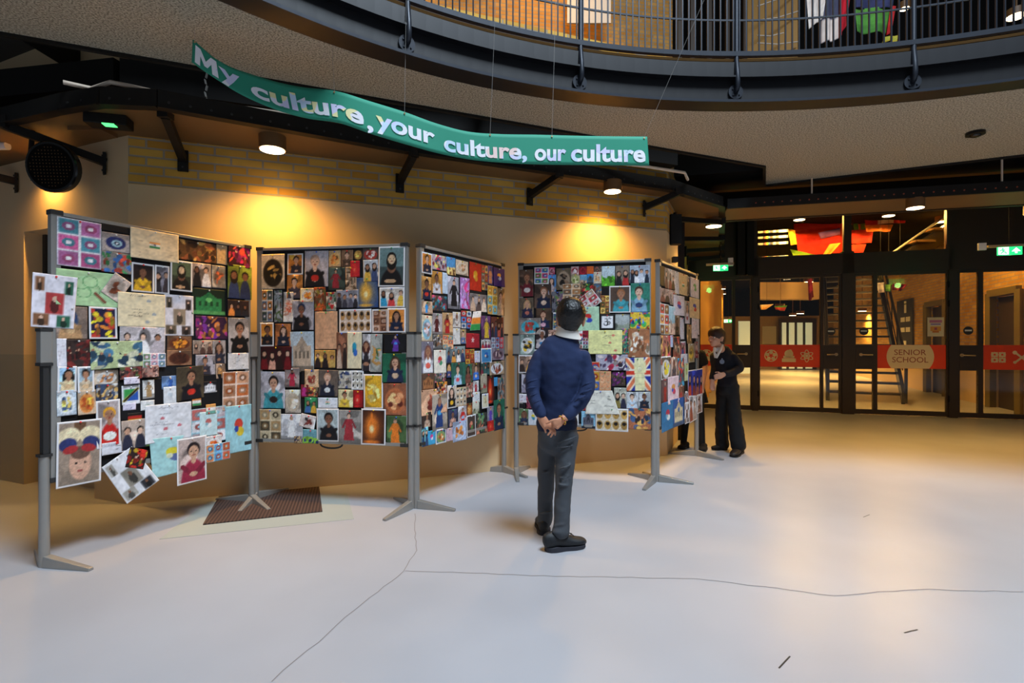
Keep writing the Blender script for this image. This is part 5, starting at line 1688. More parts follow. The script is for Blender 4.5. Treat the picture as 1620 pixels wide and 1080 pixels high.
for bi in range(5):
    A, B = BOARD[bi]
    d = Vector((B[0] - A[0], B[1] - A[1])); L = d.length; d.normalize()
    nrm = Vector((d.y, -d.x))
    ox = oy = 0; sc = 1
    placed = []
    for li, line in enumerate(PD[bi].strip().splitlines()):
        if line[0] == '@':
            ox, oy, sc = [float(q) for q in line[1:].split()]
            continue
        spec, desc = line.split('|')
        tk = spec.split()
        if tk[0] == 'Q':
            cs = [float(q) for q in tk[1:9]]; T = tk[9]; cols = tk[10:]
            pts = [vp(ox + cs[2*k] / sc, oy + cs[2*k+1] / sc, A, B) for k in range(4)]
        else:
            x0, y0, x1, y1 = [float(q) for q in tk[:4]]; T = tk[4]; cols = tk[5:]
            a = vp(ox + x0 / sc, oy + y0 / sc, A, B); b = vp(ox + x1 / sc, oy + y1 / sc, A, B)
            # small natural tilt
            pts = [a, (b[0], a[1]), b, (a[0], b[1])]
            th = rsg.uniform(-.018, .018); cxx = (a[0]+b[0])/2; czz = (a[1]+b[1])/2
            pts = [(cxx + (p[0]-cxx)*math.cos(th) - (p[1]-czz)*math.sin(th), czz + (p[0]-cxx)*math.sin(th) + (p[1]-czz)*math.cos(th)) for p in pts]
        # keep upright prints off the frame
        bb = (min(p[0] for p in pts), min(p[1] for p in pts), max(p[0] for p in pts), max(p[1] for p in pts))
        lev = 1
        for (q, l2) in placed:
            if q[0] < bb[2] and q[2] > bb[0] and q[1] < bb[3] and q[3] > bb[1]:
                lev = max(lev, l2 + 1)
        if bb[0] < 0.046 or bb[2] > L - 0.046 or bb[1] < BZ0 + 0.03 or bb[3] > BZ1 - 0.022:
            lev = max(lev, 13)
        placed.append((bb, lev))
        P_ = [np.array(p) for p in pts]
        W_ = np.linalg.norm(P_[1] - P_[0]); H_ = np.linalg.norm(P_[3] - P_[0])
        nx = max(5, int(W_ / CELL) + 1); ny = max(5, int(H_ / CELL) + 1)
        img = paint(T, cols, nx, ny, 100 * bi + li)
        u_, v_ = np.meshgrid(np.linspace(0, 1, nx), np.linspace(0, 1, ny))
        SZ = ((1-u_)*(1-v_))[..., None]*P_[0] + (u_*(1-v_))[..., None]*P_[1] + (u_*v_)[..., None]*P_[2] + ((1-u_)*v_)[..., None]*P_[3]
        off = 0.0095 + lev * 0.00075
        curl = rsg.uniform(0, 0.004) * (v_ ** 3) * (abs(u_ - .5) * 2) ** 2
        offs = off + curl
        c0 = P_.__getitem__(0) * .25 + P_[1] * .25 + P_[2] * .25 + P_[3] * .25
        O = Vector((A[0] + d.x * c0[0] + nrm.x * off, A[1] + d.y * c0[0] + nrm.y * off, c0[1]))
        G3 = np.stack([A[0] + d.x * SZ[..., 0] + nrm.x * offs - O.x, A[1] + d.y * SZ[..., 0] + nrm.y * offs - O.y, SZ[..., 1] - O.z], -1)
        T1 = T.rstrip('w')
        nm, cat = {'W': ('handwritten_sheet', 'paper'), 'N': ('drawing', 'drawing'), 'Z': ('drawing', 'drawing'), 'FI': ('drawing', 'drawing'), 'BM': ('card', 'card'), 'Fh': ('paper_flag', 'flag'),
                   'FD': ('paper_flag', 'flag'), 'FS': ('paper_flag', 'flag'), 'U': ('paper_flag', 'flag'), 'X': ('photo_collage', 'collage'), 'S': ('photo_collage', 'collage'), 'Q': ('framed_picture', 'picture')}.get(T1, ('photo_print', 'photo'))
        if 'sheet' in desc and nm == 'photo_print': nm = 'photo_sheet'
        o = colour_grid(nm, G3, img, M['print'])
        o.location = O
        # a thin back so the paper has substance
        s_ = o.modifiers.new('thickness', 'SOLIDIFY'); s_.thickness = 0.0005; s_.offset = -1
        kind_w = {'photo_print': ' photo', 'photo_collage': '', 'drawing': '', 'card': '', 'paper_flag': '', 'framed_picture': '', 'handwritten_sheet': '', 'photo_sheet': ''}[nm]
        vi = 0 if c0[1] > 1.42 else (1 if c0[1] > 0.93 else 2); hi = min(2, int(c0[0] / L * 3)); hi = max(0, hi)
        where = {(1, 1): 'centre'}.get((vi, hi), POS[vi] + ' ' + POH[hi])
        if nm == 'photo_print' and T1 in ('P', 'D', 'G', 'M', 'Y'):
            lab = '%s%s, %s of the %s board' % ('' if desc.split()[0] in ('two', 'three', 'people', 'raised', 'jewellery') or desc.endswith('s') and desc.split()[0] not in ('girl', 'boy') and False else 'a ', desc, where, BNAME[bi])
        else:
            lab = '%s%s, %s of the %s board' % (desc, ' photo' if nm == 'photo_print' and 'photo' not in desc and 'snapshot' not in desc else '', where, BNAME[bi])
        if nm == 'photo_print' and T1 in ('P', 'D', 'G', 'M', 'Y') and len(lab.split()) < 14: lab = 'photo of ' + lab
        for bad, good in (('a two ', 'two '), ('a three ', 'three '), ('a people ', 'people '), ('a raised ', 'raised '), ('a family ', 'a family '), ('photo of a figures', 'photo of figures')):
            lab = lab.replace(bad, good)
        if len(lab.split()) > 16: lab = lab.replace('photo of ', '')
        if len(lab.split()) > 16: print('LONG', len(lab.split()), lab)
        if lab in seen_lab: print('DUPLICATE LABEL', lab)
        seen_lab[lab] = 1
        tag(o, lab, cat, 'papers pinned on the %s board' % BNAME[bi])
        # push pin
        if W_ > 0.07 and H_ > 0.07 and T1 != 'BM':
            ptx = (P_[0] * .5 + P_[1] * .5)
            top = Vector((A[0] + d.x * ptx[0] + nrm.x * (off + .004) - O.x, A[1] + d.y * ptx[0] + nrm.y * (off + .004) - O.y, ptx[1] - 0.010 - O.z))
            rp_ = 0.0055
            MB().ball(top, rp_, rp_, rp_, 8, 5).build('push_pin', M_PIN[rsg.randint(5)] if bi in (1, 2, 3) else M_PIN[4 if rsg.rand() < .7 else 0], o, smooth=True)
        allp.append(o)
print('PRINTS', len(allp))
# ------------------------------------------------------------------ banner
top = [(305, 62), (322, 77), (340, 92), (368, 107), (400, 118), (440, 130), (480, 138), (532, 144), (585, 160), (640, 177), (690, 195), (740, 208), (790, 212), (850, 213), (930, 215), (1024, 216)]
bot = [(303, 98), (322, 112), (345, 127), (375, 146), (410, 163), (450, 178), (490, 188), (538, 195), (588, 212), (641, 228), (692, 242), (742, 252), (792, 257), (850, 260), (930, 261), (1027, 262)]
YB = [3.02, 3.03, 3.05, 3.09, 3.13, 3.17, 3.20, 3.19, 3.22, 3.28, 3.34, 3.38, 3.42, 3.46, 3.52, 3.58]
def catmull(P, t):
    n = len(P) - 1
    x = t * n; i = min(int(x), n - 1); f = x - i
    p0 = P[max(i-1, 0)]; p1 = P[i]; p2 = P[i+1]; p3 = P[min(i+2, n)]
    return 0.5 * ((2*p1) + (-p0 + p2)*f + (2*p0 - 5*p1 + 4*p2 - p3)*f*f + (-p0 + 3*p1 - 3*p2 + p3)*f**3)
TP = [at(u, v, y) for (u, v), y in zip(top, YB)]
BP = [at(u, v, y + 0.01) for (u, v), y in zip(bot, YB)]
NB = 160
TT = [catmull(TP, i / NB) for i in range(NB + 1)]; BT = [catmull(BP, i / NB) for i in range(NB + 1)]
# arc length along the middle
arc = [0.0]
for i in range(NB):
    arc.append(arc[-1] + (((TT[i+1] + BT[i+1]) - (TT[i] + BT[i])) / 2).length)
LB = arc[-1]
def bpos(s, t, off=0.0):
    """s along in metres, t 0 bottom .. 1 top"""
    s = min(max(s, 0), LB)
    lo = 0; hi = NB
    while hi - lo > 1:
        m_ = (lo + hi) // 2
        if arc[m_] <= s: lo = m_
        else: hi = m_
    f = (s - arc[lo]) / (arc[lo+1] - arc[lo])
    a = TT[lo].lerp(TT[lo+1], f); b = BT[lo].lerp(BT[lo+1], f)
    p = b.lerp(a, t)
    tg = (TT[lo+1] - TT[lo]).normalized(); up = (a - b).normalized()
    n_ = up.cross(tg).normalized()
    if n_.y > 0: n_ = -n_
    return p + n_ * off
ban = empty('hanging_banner', TT[NB//2], 0, 'long wavy green fabric banner with pale lettering hanging over the boards', 'banner')
BI = Matrix.Translation(-ban.location)
vs = []; fs = []
NV = 8
for i in range(NB + 1):
    for k in range(NV + 1):
        vs.append(bpos(LB * i / NB, k / NV))
for i in range(NB):
    for k in range(NV):
        a = i * (NV+1) + k
        fs.append((a, a + NV + 1, a + NV + 2, a + 1))
o = pyobj('cloth', vs, fs, mat('green_banner', '#2c9478', 0.7, noise=0.04, nscale=3), ban, smooth=True)
o.matrix_parent_inverse = BI
sm_ = o.modifiers.new('thickness', 'SOLIDIFY'); sm_.thickness = 0.0015; sm_.offset = -1
# lettering, bent along the cloth; pastel patchwork inside the letters
m = bpy.data.materials.new('pastel_letters'); m.use_nodes = True
nt = m.node_tree; b = nt.nodes['Principled BSDF']; b.inputs['Roughness'].default_value = 0.7
tc = nt.nodes.new('ShaderNodeTexCoord')
vo = nt.nodes.new('ShaderNodeTexVoronoi'); vo.inputs['Scale'].default_value = 11
nt.links.new(tc.outputs['Object'], vo.inputs['Vector'])
cr = nt.nodes.new('ShaderNodeValToRGB'); cr.color_ramp.interpolation = 'CONSTANT'
el = cr.color_ramp.elements
el[0].position = 0; el[0].color = (*rgb('#f2f4fb'), 1); el[1].position = 0.35; el[1].color = (*rgb('#cfe6fb'), 1)
for p_, c_ in ((0.52, '#f6f0b4'), (0.60, '#f3f3fa'), (0.78, '#f9dcd6'), (0.86, '#dcdcfa')):
    e = el.new(p_); e.color = (*rgb(c_), 1)
sp_ = nt.nodes.new('ShaderNodeSeparateColor')
nt.links.new(vo.outputs['Color'], sp_.inputs['Color']); nt.links.new(sp_.outputs['Red'], cr.inputs['Fac'])
nt.links.new(cr.outputs['Color'], b.inputs['Base Color'])
M['letters'] = m
def u_to_s(u):
    best = min(range(NB + 1), key=lambda i: abs(810 + F * (TT[i].x + BT[i].x) / (TT[i].y + BT[i].y) - u))
    return arc[best]
def word(txt, u0, u1, base, xh, bold=0.022):
    """place a word between two columns; base and xh are fractions of the banner height"""
    vs, fs = text_mesh(txt, 1.0, bold)
    bm = bmesh.new()
    bv = [bm.verts.new(v) for v in vs]
    for f in fs:
        try: bm.faces.new([bv[i] for i in f])
        except ValueError: pass
    # cut finely so the letters can bend
    xs = [v.x for v in vs]; x0, x1 = min(xs), max(xs)
    n = 3 * len(txt)
    for k in range(1, n):
        x = x0 + (x1 - x0) * k / n
        bmesh.ops.bisect_plane(bm, geom=bm.verts[:] + bm.edges[:] + bm.faces[:], plane_co=(x, 0, 0), plane_no=(1, 0, 0))
    s0, s1 = u_to_s(u0), u_to_s(u1)
    bm.verts.ensure_lookup_table()
    out = []
    for v in bm.verts:
        s = s0 + (v.co.x - x0) / (x1 - x0) * (s1 - s0)
        t = base + v.co.y / 0.52 * xh           # x-height of the built-in face is about 0.52
        out.append(bpos(s, t, 0.004))
    bm.verts.index_update()
    fcs = [tuple(v.index for v in f.verts) for f in bm.faces]
    bm.free()
    o = pyobj('lettering', out, fcs, M['letters'], ban); o.matrix_parent_inverse = BI
def letter_M(u0, u1, y0, y1):
    s0, s1 = u_to_s(u0), u_to_s(u1)
    quads = [[(0, 0), (.25, 0), (.25, 1), (0, 1)], [(.75, 0), (1, 0), (1, 1), (.75, 1)], [(.25, 1), (.25, .58), (.43, .18), (.5, .50)], [(.75, 1), (.5, .50), (.57, .18), (.75, .58)], [(.43, .18), (.57, .18), (.5, .5), (.5, .5)]]
    vs = []; fs = []
    for q in quads:
        k = len(vs); n = len(q) if q[2] != q[3] else 3
        for x, y in q[:n]: vs.append(bpos(s0 + x * (s1 - s0), y0 + y * (y1 - y0), 0.004))
        fs.append(tuple(range(k, k + n)))
    o = pyobj('lettering', vs, fs, M['letters'], ban); o.matrix_parent_inverse = BI
letter_M(309, 345, 0.10, 0.86)
word('y', 347, 381, 0.26, 0.50, 0.03)
word('culture', 397, 575, 0.20, 0.40, 0.03)
word(',', 582, 590, 0.12, 0.40, 0.03)
word('your', 597, 686, 0.27, 0.38, 0.03)
word('culture,', 701, 836, 0.16, 0.40, 0.03)
word('our', 844, 898, 0.15, 0.40, 0.03)
word('culture', 907, 1022, 0.14, 0.42, 0.03)
# eyelets
mb = MB()
for u in (307, 532, 640, 776, 876, 1020):
    s = u_to_s(u)
    mb.cyl(bpos(s, 0.95, 0.002), 0.006, 0.002, 10, axis=(0, -1, 0.1))
o = mb.build('eyelets', M['handle'], ban); o.matrix_parent_inverse = BI
# suspension wires up into the atrium
for (u0, v0, u1) in ((515, -160, 532), (645, -160, 640), (791, -160, 776), (884, -160, 876), (1150, -140, 1020), (300, -160, 307)):
    s = u_to_s(u1); p = bpos(s, 0.97); q = at(u0, v0, p.y - 0.05)
    if u0 == 1150: q = at(1140, -60, p.y - 0.15)
    o = MB().tube([p, q], 0.0012, 6).build('wire', M['alu'], ban); o.matrix_parent_inverse = BI

# ------------------------------------------------------------------ black hanging drum at the left, bracket and things under the canopy
c = at(86, 265, 3.72)
dr = empty('hanging_drum', (c.x, c.y, c.z), 0, 'large round black perforated drum loudspeaker hanging under the canopy at the left wall', 'speaker')
ax = Vector((0.05, -1.0, -0.15)).normalized()
M['gloss'] = mat('gloss_black', '#0d0b0a', 0.25)
mb = MB(); mb.tube([-ax * 0.035, -ax * 0.025, ax * 0.025, ax * 0.034], [0.150, 0.172, 0.178, 0.170], 36)
mb.build('shell', M['gloss'], dr, smooth=True)
mb = MB(); mb.cyl(ax * 0.033, 0.155, 0.004, 36, axis=ax)
gr = mb.build('grille', M['black_matt'], dr)
mb = MB(); sx = ax.cross(Vector((0, 0, 1))).normalized(); sy = sx.cross(ax)
for i in range(-6, 7):
    for j in range(-6, 7):
        if i*i + j*j < 38:
            mb.cyl(ax * 0.037 + sx * i * 0.022 + sy * j * 0.022, 0.004, 0.002, 6, axis=ax)
mb.build('perforations', mat('perforation', '#6b4c28', 0.3, metal=0.5), gr)
mb = MB(); mb.tube([(-0.20, 0.05, Zc - c.z), (-0.22, 0.05, 0.05), (-0.19, 0.04, -0.04), (-0.12, 0.03, -0.08), (0.0, 0.05, -0.07)], 0.016, 10)
mb.build('bracket', M['black'], dr, smooth=True)
# lettering fragment on the wall behind it
vsT, fsT = text_mesh('PH', 0.10, 0.0)
k0 = on_line(WA0, WA1, 46) if False else on_line(WA1, WA2, 50)
dW = (WA2 - WA1).normalized(); nW = Vector((dW.y, -dW.x))
zt = HC + (540 - 286) / F * k0.y
o = pyobj('wall_lettering', [(k0.x + dW.x * (v.x - 0.02) + nW.x * 0.003, k0.y + dW.y * (v.x - 0.02) + nW.y * 0.003, zt + v.y) for v in vsT], fsT, M['alu_dark'])
tag(o, 'dark capital letters on the left wall, half hidden by the round black drum', 'lettering')
# small emergency lamp box with a green light
p = hp(178, 198, Zc - 0.06)
em = empty('emergency_lamp', (p.x, p.y, Zc), 0.25, 'black box with a small green lamp under the left end of the canopy', 'lamp')
mb = MB().box(-0.15, -0.05, -0.07, 0.10, 0.07, 0.0); mb.build('housing', M['black'], em, bevel=0.006)
MB().box(-0.04, -0.055, -0.074, 0.03, 0.0, -0.068).build('green_lamp', mat('green_lamp', '#35e060', 0.4, emit=(0.10, 1.0, 0.22), estr=2.0), em)
p = hp(150, 211, Zc - 0.02)
tag(MB().box(p.x - 0.12, p.y - 0.09, Zc - 0.03, p.x + 0.12, p.y + 0.06, Zc - 0.001).build('access_panel', M['lamp_body']), 'small dark flat panel on the canopy underside beside the green lamp', 'panel')
p = hp(2, 237, Zc - 0.05)
tag(MB().tube([(p.x - 0.15, p.y, Zc - 0.02), (p.x + 0.05, p.y, Zc - 0.02)], 0.03, 12).build('smoke_detector', M['white'], smooth=True), 'white fitting on the canopy underside at the far left edge', 'detector')
# round black detector on the speckled ceiling
p = hp(1543, 209, HS)
t = empty('ceiling_detector', (p.x, p.y, HS), 0, 'round black fitting on the speckled ceiling at the right', 'detector')
MB().cyl((0, 0, -0.025), 0.068, 0.025, 28).build('base', M['black'], t, smooth=True)
MB().ball((0, 0, -0.025), 0.04, 0.04, 0.022, 18, 8).build('dome', M['gloss'], t, smooth=True)
# tiny fittings on the corridor wall above board five
p = at(1066, 411, 5.75)
tag(MB().box(p.x - 0.02, p.y - 0.05, p.z - 0.03, p.x + 0.03, p.y + 0.02, p.z + 0.03).build('wall_switch', M['alu_dark']), 'small dark switch box on the wall end above the rightmost board', 'switch')
p0_ = at(1062, 338, 5.65); p1_ = at(1073, 388, 5.75)
tag(MB().box(p0_.x, 5.66, p1_.z, p1_.x + 0.01, 5.76, p0_.z).build('wall_vent', M['black']), 'upright black vent at the end of the brick wall above the rightmost board', 'vent')

# ------------------------------------------------------------------ exit signs
M['exit_green'] = mat('exit_green', '#1fb65a', 0.4, emit=(0.02, 0.75, 0.20), estr=1.6)
M['exit_white'] = mat('exit_white', '#f0fff4', 0.4, emit=(0.75, 1.0, 0.80), estr=2.2)
def exit_sign(u, v, Y, wd_, label, zc_, flip=False, energy=1.5):
    p = at(u, v, Y)
    t = empty('exit_sign', (p.x, p.y, p.z), -0.30, label, 'exit sign')
    h = wd_ * 0.42
    MB().box(-wd_/2, -0.012, -h, wd_/2, 0.012, 0).build('panel', M['exit_green'], t)
    # arrow and running figure
    mb = MB(); y0 = -0.0135
    def poly(pts): mb.add([(x*wd_, y0, -h + z*h) for x, z in pts], [tuple(range(len(pts)))])
    poly([(0.06, 0.40), (0.20, 0.40), (0.20, 0.18), (0.30, 0.18), (0.30, 0.40), (0.44, 0.40), (0.25, 0.86)])       # arrow up
    poly([(-0.48, 0.06), (-0.05, 0.06), (-0.05, 0.94), (-0.48, 0.94)])
    mb.build('arrow', M['exit_white'], t)
    mb = MB(); y0 = -0.015
    mb.cyl((-0.30*wd_, y0 + 0.001, -h + 0.78*h), 0.07*h*1.3, 0.001, 10, axis=(0, -1, 0))
    def limb(a, b, w_):
        mb.bar((a[0]*wd_, y0, -h + a[1]*h), (b[0]*wd_, y0, -h + b[1]*h), w_*h, 0.001, up=(0, 1, 0))
    for a, b in (((-.31, .68), (-.28, .42)), ((-.31, .64), (-.42, .52)), ((-.30, .64), (-.20, .54)), ((-.28, .42), (-.38, .18)), ((-.28, .42), (-.17, .32)), ((-.17, .32), (-.17, .14))):
        limb(a, b, 0.12)
    mb.build('running_figure', M['exit_green'], t)
    # hanging bar
    MB().bar((-wd_/2 - 0.10, 0.0, 0.012), (wd_/2 + 0.08, 0, 0.012), 0.04, 0.03).build('mounting_bar', M['handle'], t)
    MB().box(wd_/2 + 0.0, -0.02, -0.02, wd_/2 + 0.07, 0.02, 0.10).build('mounting_block', M['white'], t) if not flip else MB().box(-wd_/2 - 0.20, -0.02, -0.03, -wd_/2 - 0.12, 0.02, 0.06).build('mounting_block', M['white'], t)
    MB().tube([(0, 0.0, 0.02), (0, 0, zc_ - p.z)], 0.008, 8).build('hanger', M['black'], t)
    d = bpy.data.lights.new('lamp', 'POINT'); d.energy = energy; d.color = (0.1, 1.0, 0.25); d.shadow_soft_size = 0.05
    l = bpy.data.objects.new('lamp', d); COL.objects.link(l); l.parent = t; l.location = (0, 0.06, -h - 0.03)
exit_sign(1140, 419, 7.9, 0.21, 'green lit exit sign hanging below the canopy above the two schoolgirls', Zc)
exit_sign(1597, 390, 6.6, 0.25, 'green lit exit sign at the right edge in front of the doors', 2.9, True)
exit_sign(1152, 505, 17.0, 0.26, 'tiny green exit sign far down the left corridor behind the glass', 3.5, energy=0)

# ------------------------------------------------------------------ flags hanging inside the school and upstairs
def flag(quad, Y, cols, T, label, nm='hanging_flag', seed=1, amp=0.03, cell=0.015, group=None):
    cord = seed in (14, 15, 16, 17, 18, 19)
    ps = [at(u, v, Y) for u, v in quad]
    W_ = (ps[1] - ps[0]).length; H_ = (ps[3] - ps[0]).length
    nx = max(8, int(W_ / cell)); ny = max(8, int(H_ / cell))
    img = paint(T, cols, nx, ny, seed)
    u_, v_ = np.meshgrid(np.linspace(0, 1, nx), np.linspace(0, 1, ny))
    Pn = [np.array(p) for p in ps]
    G3 = ((1-u_)*(1-v_))[..., None]*Pn[0] + (u_*(1-v_))[..., None]*Pn[1] + (u_*v_)[..., None]*Pn[2] + ((1-u_)*v_)[..., None]*Pn[3]
    G3[..., 1] += amp * np.sin(u_ * 9 + seed) * (0.3 + v_)
    O = ps[0]
    G3 = G3 - np.array(O)
    o = colour_grid(nm, G3, img, M['cloth_print']); o.location = O
    s_ = o.modifiers.new('thickness', 'SOLIDIFY'); s_.thickness = 0.002
    if cord:
        m_ = (ps[1] - ps[0]) / 2
        MB().tube([m_, m_ + Vector((0, 0, 3.5 - ps[0].z))], 0.003, 6).build('cord', M['black'], o)
    return tag(o, label, 'flag', group)
def frect(u0, v0, u1, v1, sh=0): return [(u0, v0), (u1, v0 - sh), (u1, v1 - sh), (u0, v1)]
flag([(1256, 346), (1347, 338), (1347, 356), (1256, 366)], 10.2, ['c81410', 'c81410', 'd82a1a'], 'Fh', 'wide red flag at the top of the cluster behind the windows above the doors', seed=3)
flag([(1257, 364), (1336, 356), (1335, 400), (1262, 404)], 10.4, ['d02414', 'c01c12', 'b8200e'], 'Fh', 'large red flag below the first, behind the second glass door transom', seed=4)
flag([(1294, 368), (1330, 360), (1331, 370), (1297, 378)], 10.1, ['4a2a6a', '4a2a6a', '5a2a5a'], 'Fh', 'narrow purple band hanging across the red flags', seed=5)
flag([(1246, 362), (1258, 364), (1262, 386), (1251, 388)], 10.1, ['e8a01c', 'e8a01c', 'd8901c'], 'Fh', 'orange yellow flag corner beside the rainbow strips', seed=6)
flag([(1250, 394), (1300, 405), (1330, 402), (1260, 412)], 10.35, ['6a9a1c', '7aa81c', '5a8a1c'], 'Fh', 'green flag edge under the red flags', seed=7)
flag([(1313, 386), (1330, 384), (1309, 406), (1300, 408)], 10.0, ['f0a02a', 'e8962a', 'e8a02a'], 'Fh', 'twisted orange pennant in front of the red flags', seed=8)
flag([(1349, 340), (1366, 336), (1369, 362), (1352, 364)], 10.2, ['5a8a1c', 'e85a1c', '6a9a1c'], 'Fv', 'green and orange flag strip between two red flags', seed=9)
flag([(1345, 364), (1382, 362), (1379, 384), (1346, 386)], 10.3, ['d8281a', 'c8241a', 'e0301c'], 'Fh', 'red flag left of the staircase rail, upper one', seed=10)
flag([(1346, 387), (1371, 386), (1366, 403), (1347, 405)], 10.3, ['e0381a', 'd8301a', 'd0281a'], 'Fh', 'lower orange red flag left of the staircase rail', seed=11)
flag([(1366, 334), (1437, 329), (1434, 352), (1368, 356)], 9.9, ['b01c1c', 'e8b89a', 'b0201c'], 'Fv', 'dark red flag with a white centre band behind the window', seed=12)
flag([(1368, 356), (1413, 355), (1408, 366), (1372, 366)], 9.95, ['e8701c', 'e8781c', 'e06a1c'], 'Fh', 'orange strip hanging under the banded flag', seed=13)
flag([(1278, 442), (1284, 440), (1286, 470), (1281, 476)], 11.5, ['8a1c3a', 'a82a4a', '6a1c3a'], 'Fh', 'narrow crimson flag seen through the second glass door', seed=14)
flag([(1225, 484), (1245, 483), (1240, 492), (1228, 490)], 11.5, ['4a8a3a', 'c83a2a', 'b82a3a'], 'Fh', 'small red and green flag behind the second glass door', seed=15)
flag([(1202, 482), (1224, 481), (1212, 489), (1203, 490)], 11.5, ['e8c8a0', 'e8b86a', 'd8a050'], 'Fh', 'small cream and gold flag behind the second glass door', seed=16)
flag([(1386, 448), (1400, 446), (1400, 462), (1388, 464)], 9.6, ['b0a8b8', 'c8c0c8', '9a90a8'], 'Fh', 'pale grey flag at the top of the third glass door', seed=17)
flag([(1400, 450), (1412, 449), (1410, 462), (1400, 460)], 9.6, ['6aa83a', '7ab84a', '4a8a3a'], 'Fh', 'green flag at the top of the third glass door', seed=18)
flag([(1412, 446), (1436, 450), (1426, 460), (1412, 458)], 9.6, ['8a1c2a', '9a2a3a', '6a1c2a'], 'Fh', 'dark red flag at the top of the third glass door', seed=19)
# upstairs
flag([(1274, -40), (1312, -40), (1300, 30), (1282, 44)], 7.6, ['e6d2c6', 'e6d2c6', 'e8d8cc'], 'Fh', 'white flag behind the balcony railing', seed=20, cell=0.02)
flag([(1299, -40), (1330, -40), (1327, 62), (1300, 68)], 7.7, ['3c3c5a', '4a4a62', 'e8d4c8'], 'Fh', 'navy and white flag behind the balcony railing', seed=21, cell=0.02)
flag([(1328, -40), (1350, -40), (1338, 40), (1327, 62)], 7.65, ['c81c2c', 'd01c2c', 'c01a28'], 'Fh', 'long red flag between the navy and green ones upstairs', seed=22, cell=0.02)
flag([(1352, -40), (1420, -40), (1414, 14), (1352, 14)], 7.6, ['3a3c6a', '44466e', '3c3e66'], 'Fh', 'dark blue flag above the green one upstairs', seed=23, cell=0.02)
flag([(1352, 14), (1410, 10), (1404, 52), (1354, 52)], 7.6, ['5a9a3a', '5aa23c', '4e8e36'], 'Fh', 'green flag behind the balcony railing', seed=24, cell=0.02)
flag([(1409, 10), (1418, 9), (1411, 54), (1403, 54)], 7.6, ['d82a2a', 'd82a2a', 'c82424'], 'Fh', 'thin red flag edge beside the green flag upstairs', seed=25, cell=0.02)
flag([(1399, 58), (1420, 56), (1418, 66), (1398, 66)], 7.6, ['c8b83a', 'b8b83a', 'c8a82a'], 'Fh', 'small yellow flag low behind the balcony railing', seed=26, cell=0.02)
for x_, y_ in ((-1.6, 7.3), (0.6, 8.0)):
    downlight(Vector((x_, y_, 9.6)), 0.12, 'added unseen light washing the orange brick wall upstairs', 'added lights upstairs', 1300, spot=84)  # added out of view so the upper brick glows warm
for i, (u, v, Y, lb) in enumerate(((1431, 14, 8.0, 'small bright ceiling light upstairs beside the green flag'), (1608, 26, 7.8, 'bright round light upstairs at the top right corner'))):
    p = at(u, v, Y)
    downlight(Vector((p.x, p.y, p.z + 0.1)), 0.07 + 0.06 * i, lb, None, 100, rod=9.6 - p.z - 0.1)
# rainbow strips on the stair risers behind the left transom
for k, v in enumerate((367, 376, 386, 408)):
    a = at(1198, v, 9.9); b_ = at(1246, v - 2, 9.9)
    ps = [at(1199, v - 1.5, 9.9), at(1247, v - 4.5, 9.9), at(1247, v - 0.5, 9.9), at(1199, v + 2.0, 9.9)]
    W_ = 40
    img = np.ones((6, 60, 3)) * 0.55
    for j, cc in enumerate(('#d83a2a', '#e8a02a', '#d8d83a', '#3a9a5a', '#2a5ad8')):
        img[:, 14 + 2*j:16 + 2*j] = hexc(cc)
    img[:, 10:14] = (.15, .15, .17); img[:, 24:30] = (.12, .12, .14); img[:, 30:35] = (.8, .75, .8); img[:, 36:40] = (.3, .3, .35); img[:, 42:56] = (.9, .95, 1.0)
    u_, v_ = np.meshgrid(np.linspace(0, 1, 60), np.linspace(0, 1, 6))
    Pn = [np.array(p) for p in ps]
    G3 = ((1-u_)*(1-v_))[..., None]*Pn[0] + (u_*(1-v_))[..., None]*Pn[1] + (u_*v_)[..., None]*Pn[2] + ((1-u_)*v_)[..., None]*Pn[3] - Pn[0]
    o = colour_grid('rainbow_strip', G3, img, M['print']); o.location = ps[0]
    o.modifiers.new('thickness', 'SOLIDIFY').thickness = 0.02
    tag(o, '%s strip with a small rainbow block behind the leftmost window over the doors' % ('topmost', 'second highest', 'third highest', 'lowest')[k], 'strip', 'rainbow strips behind the window')
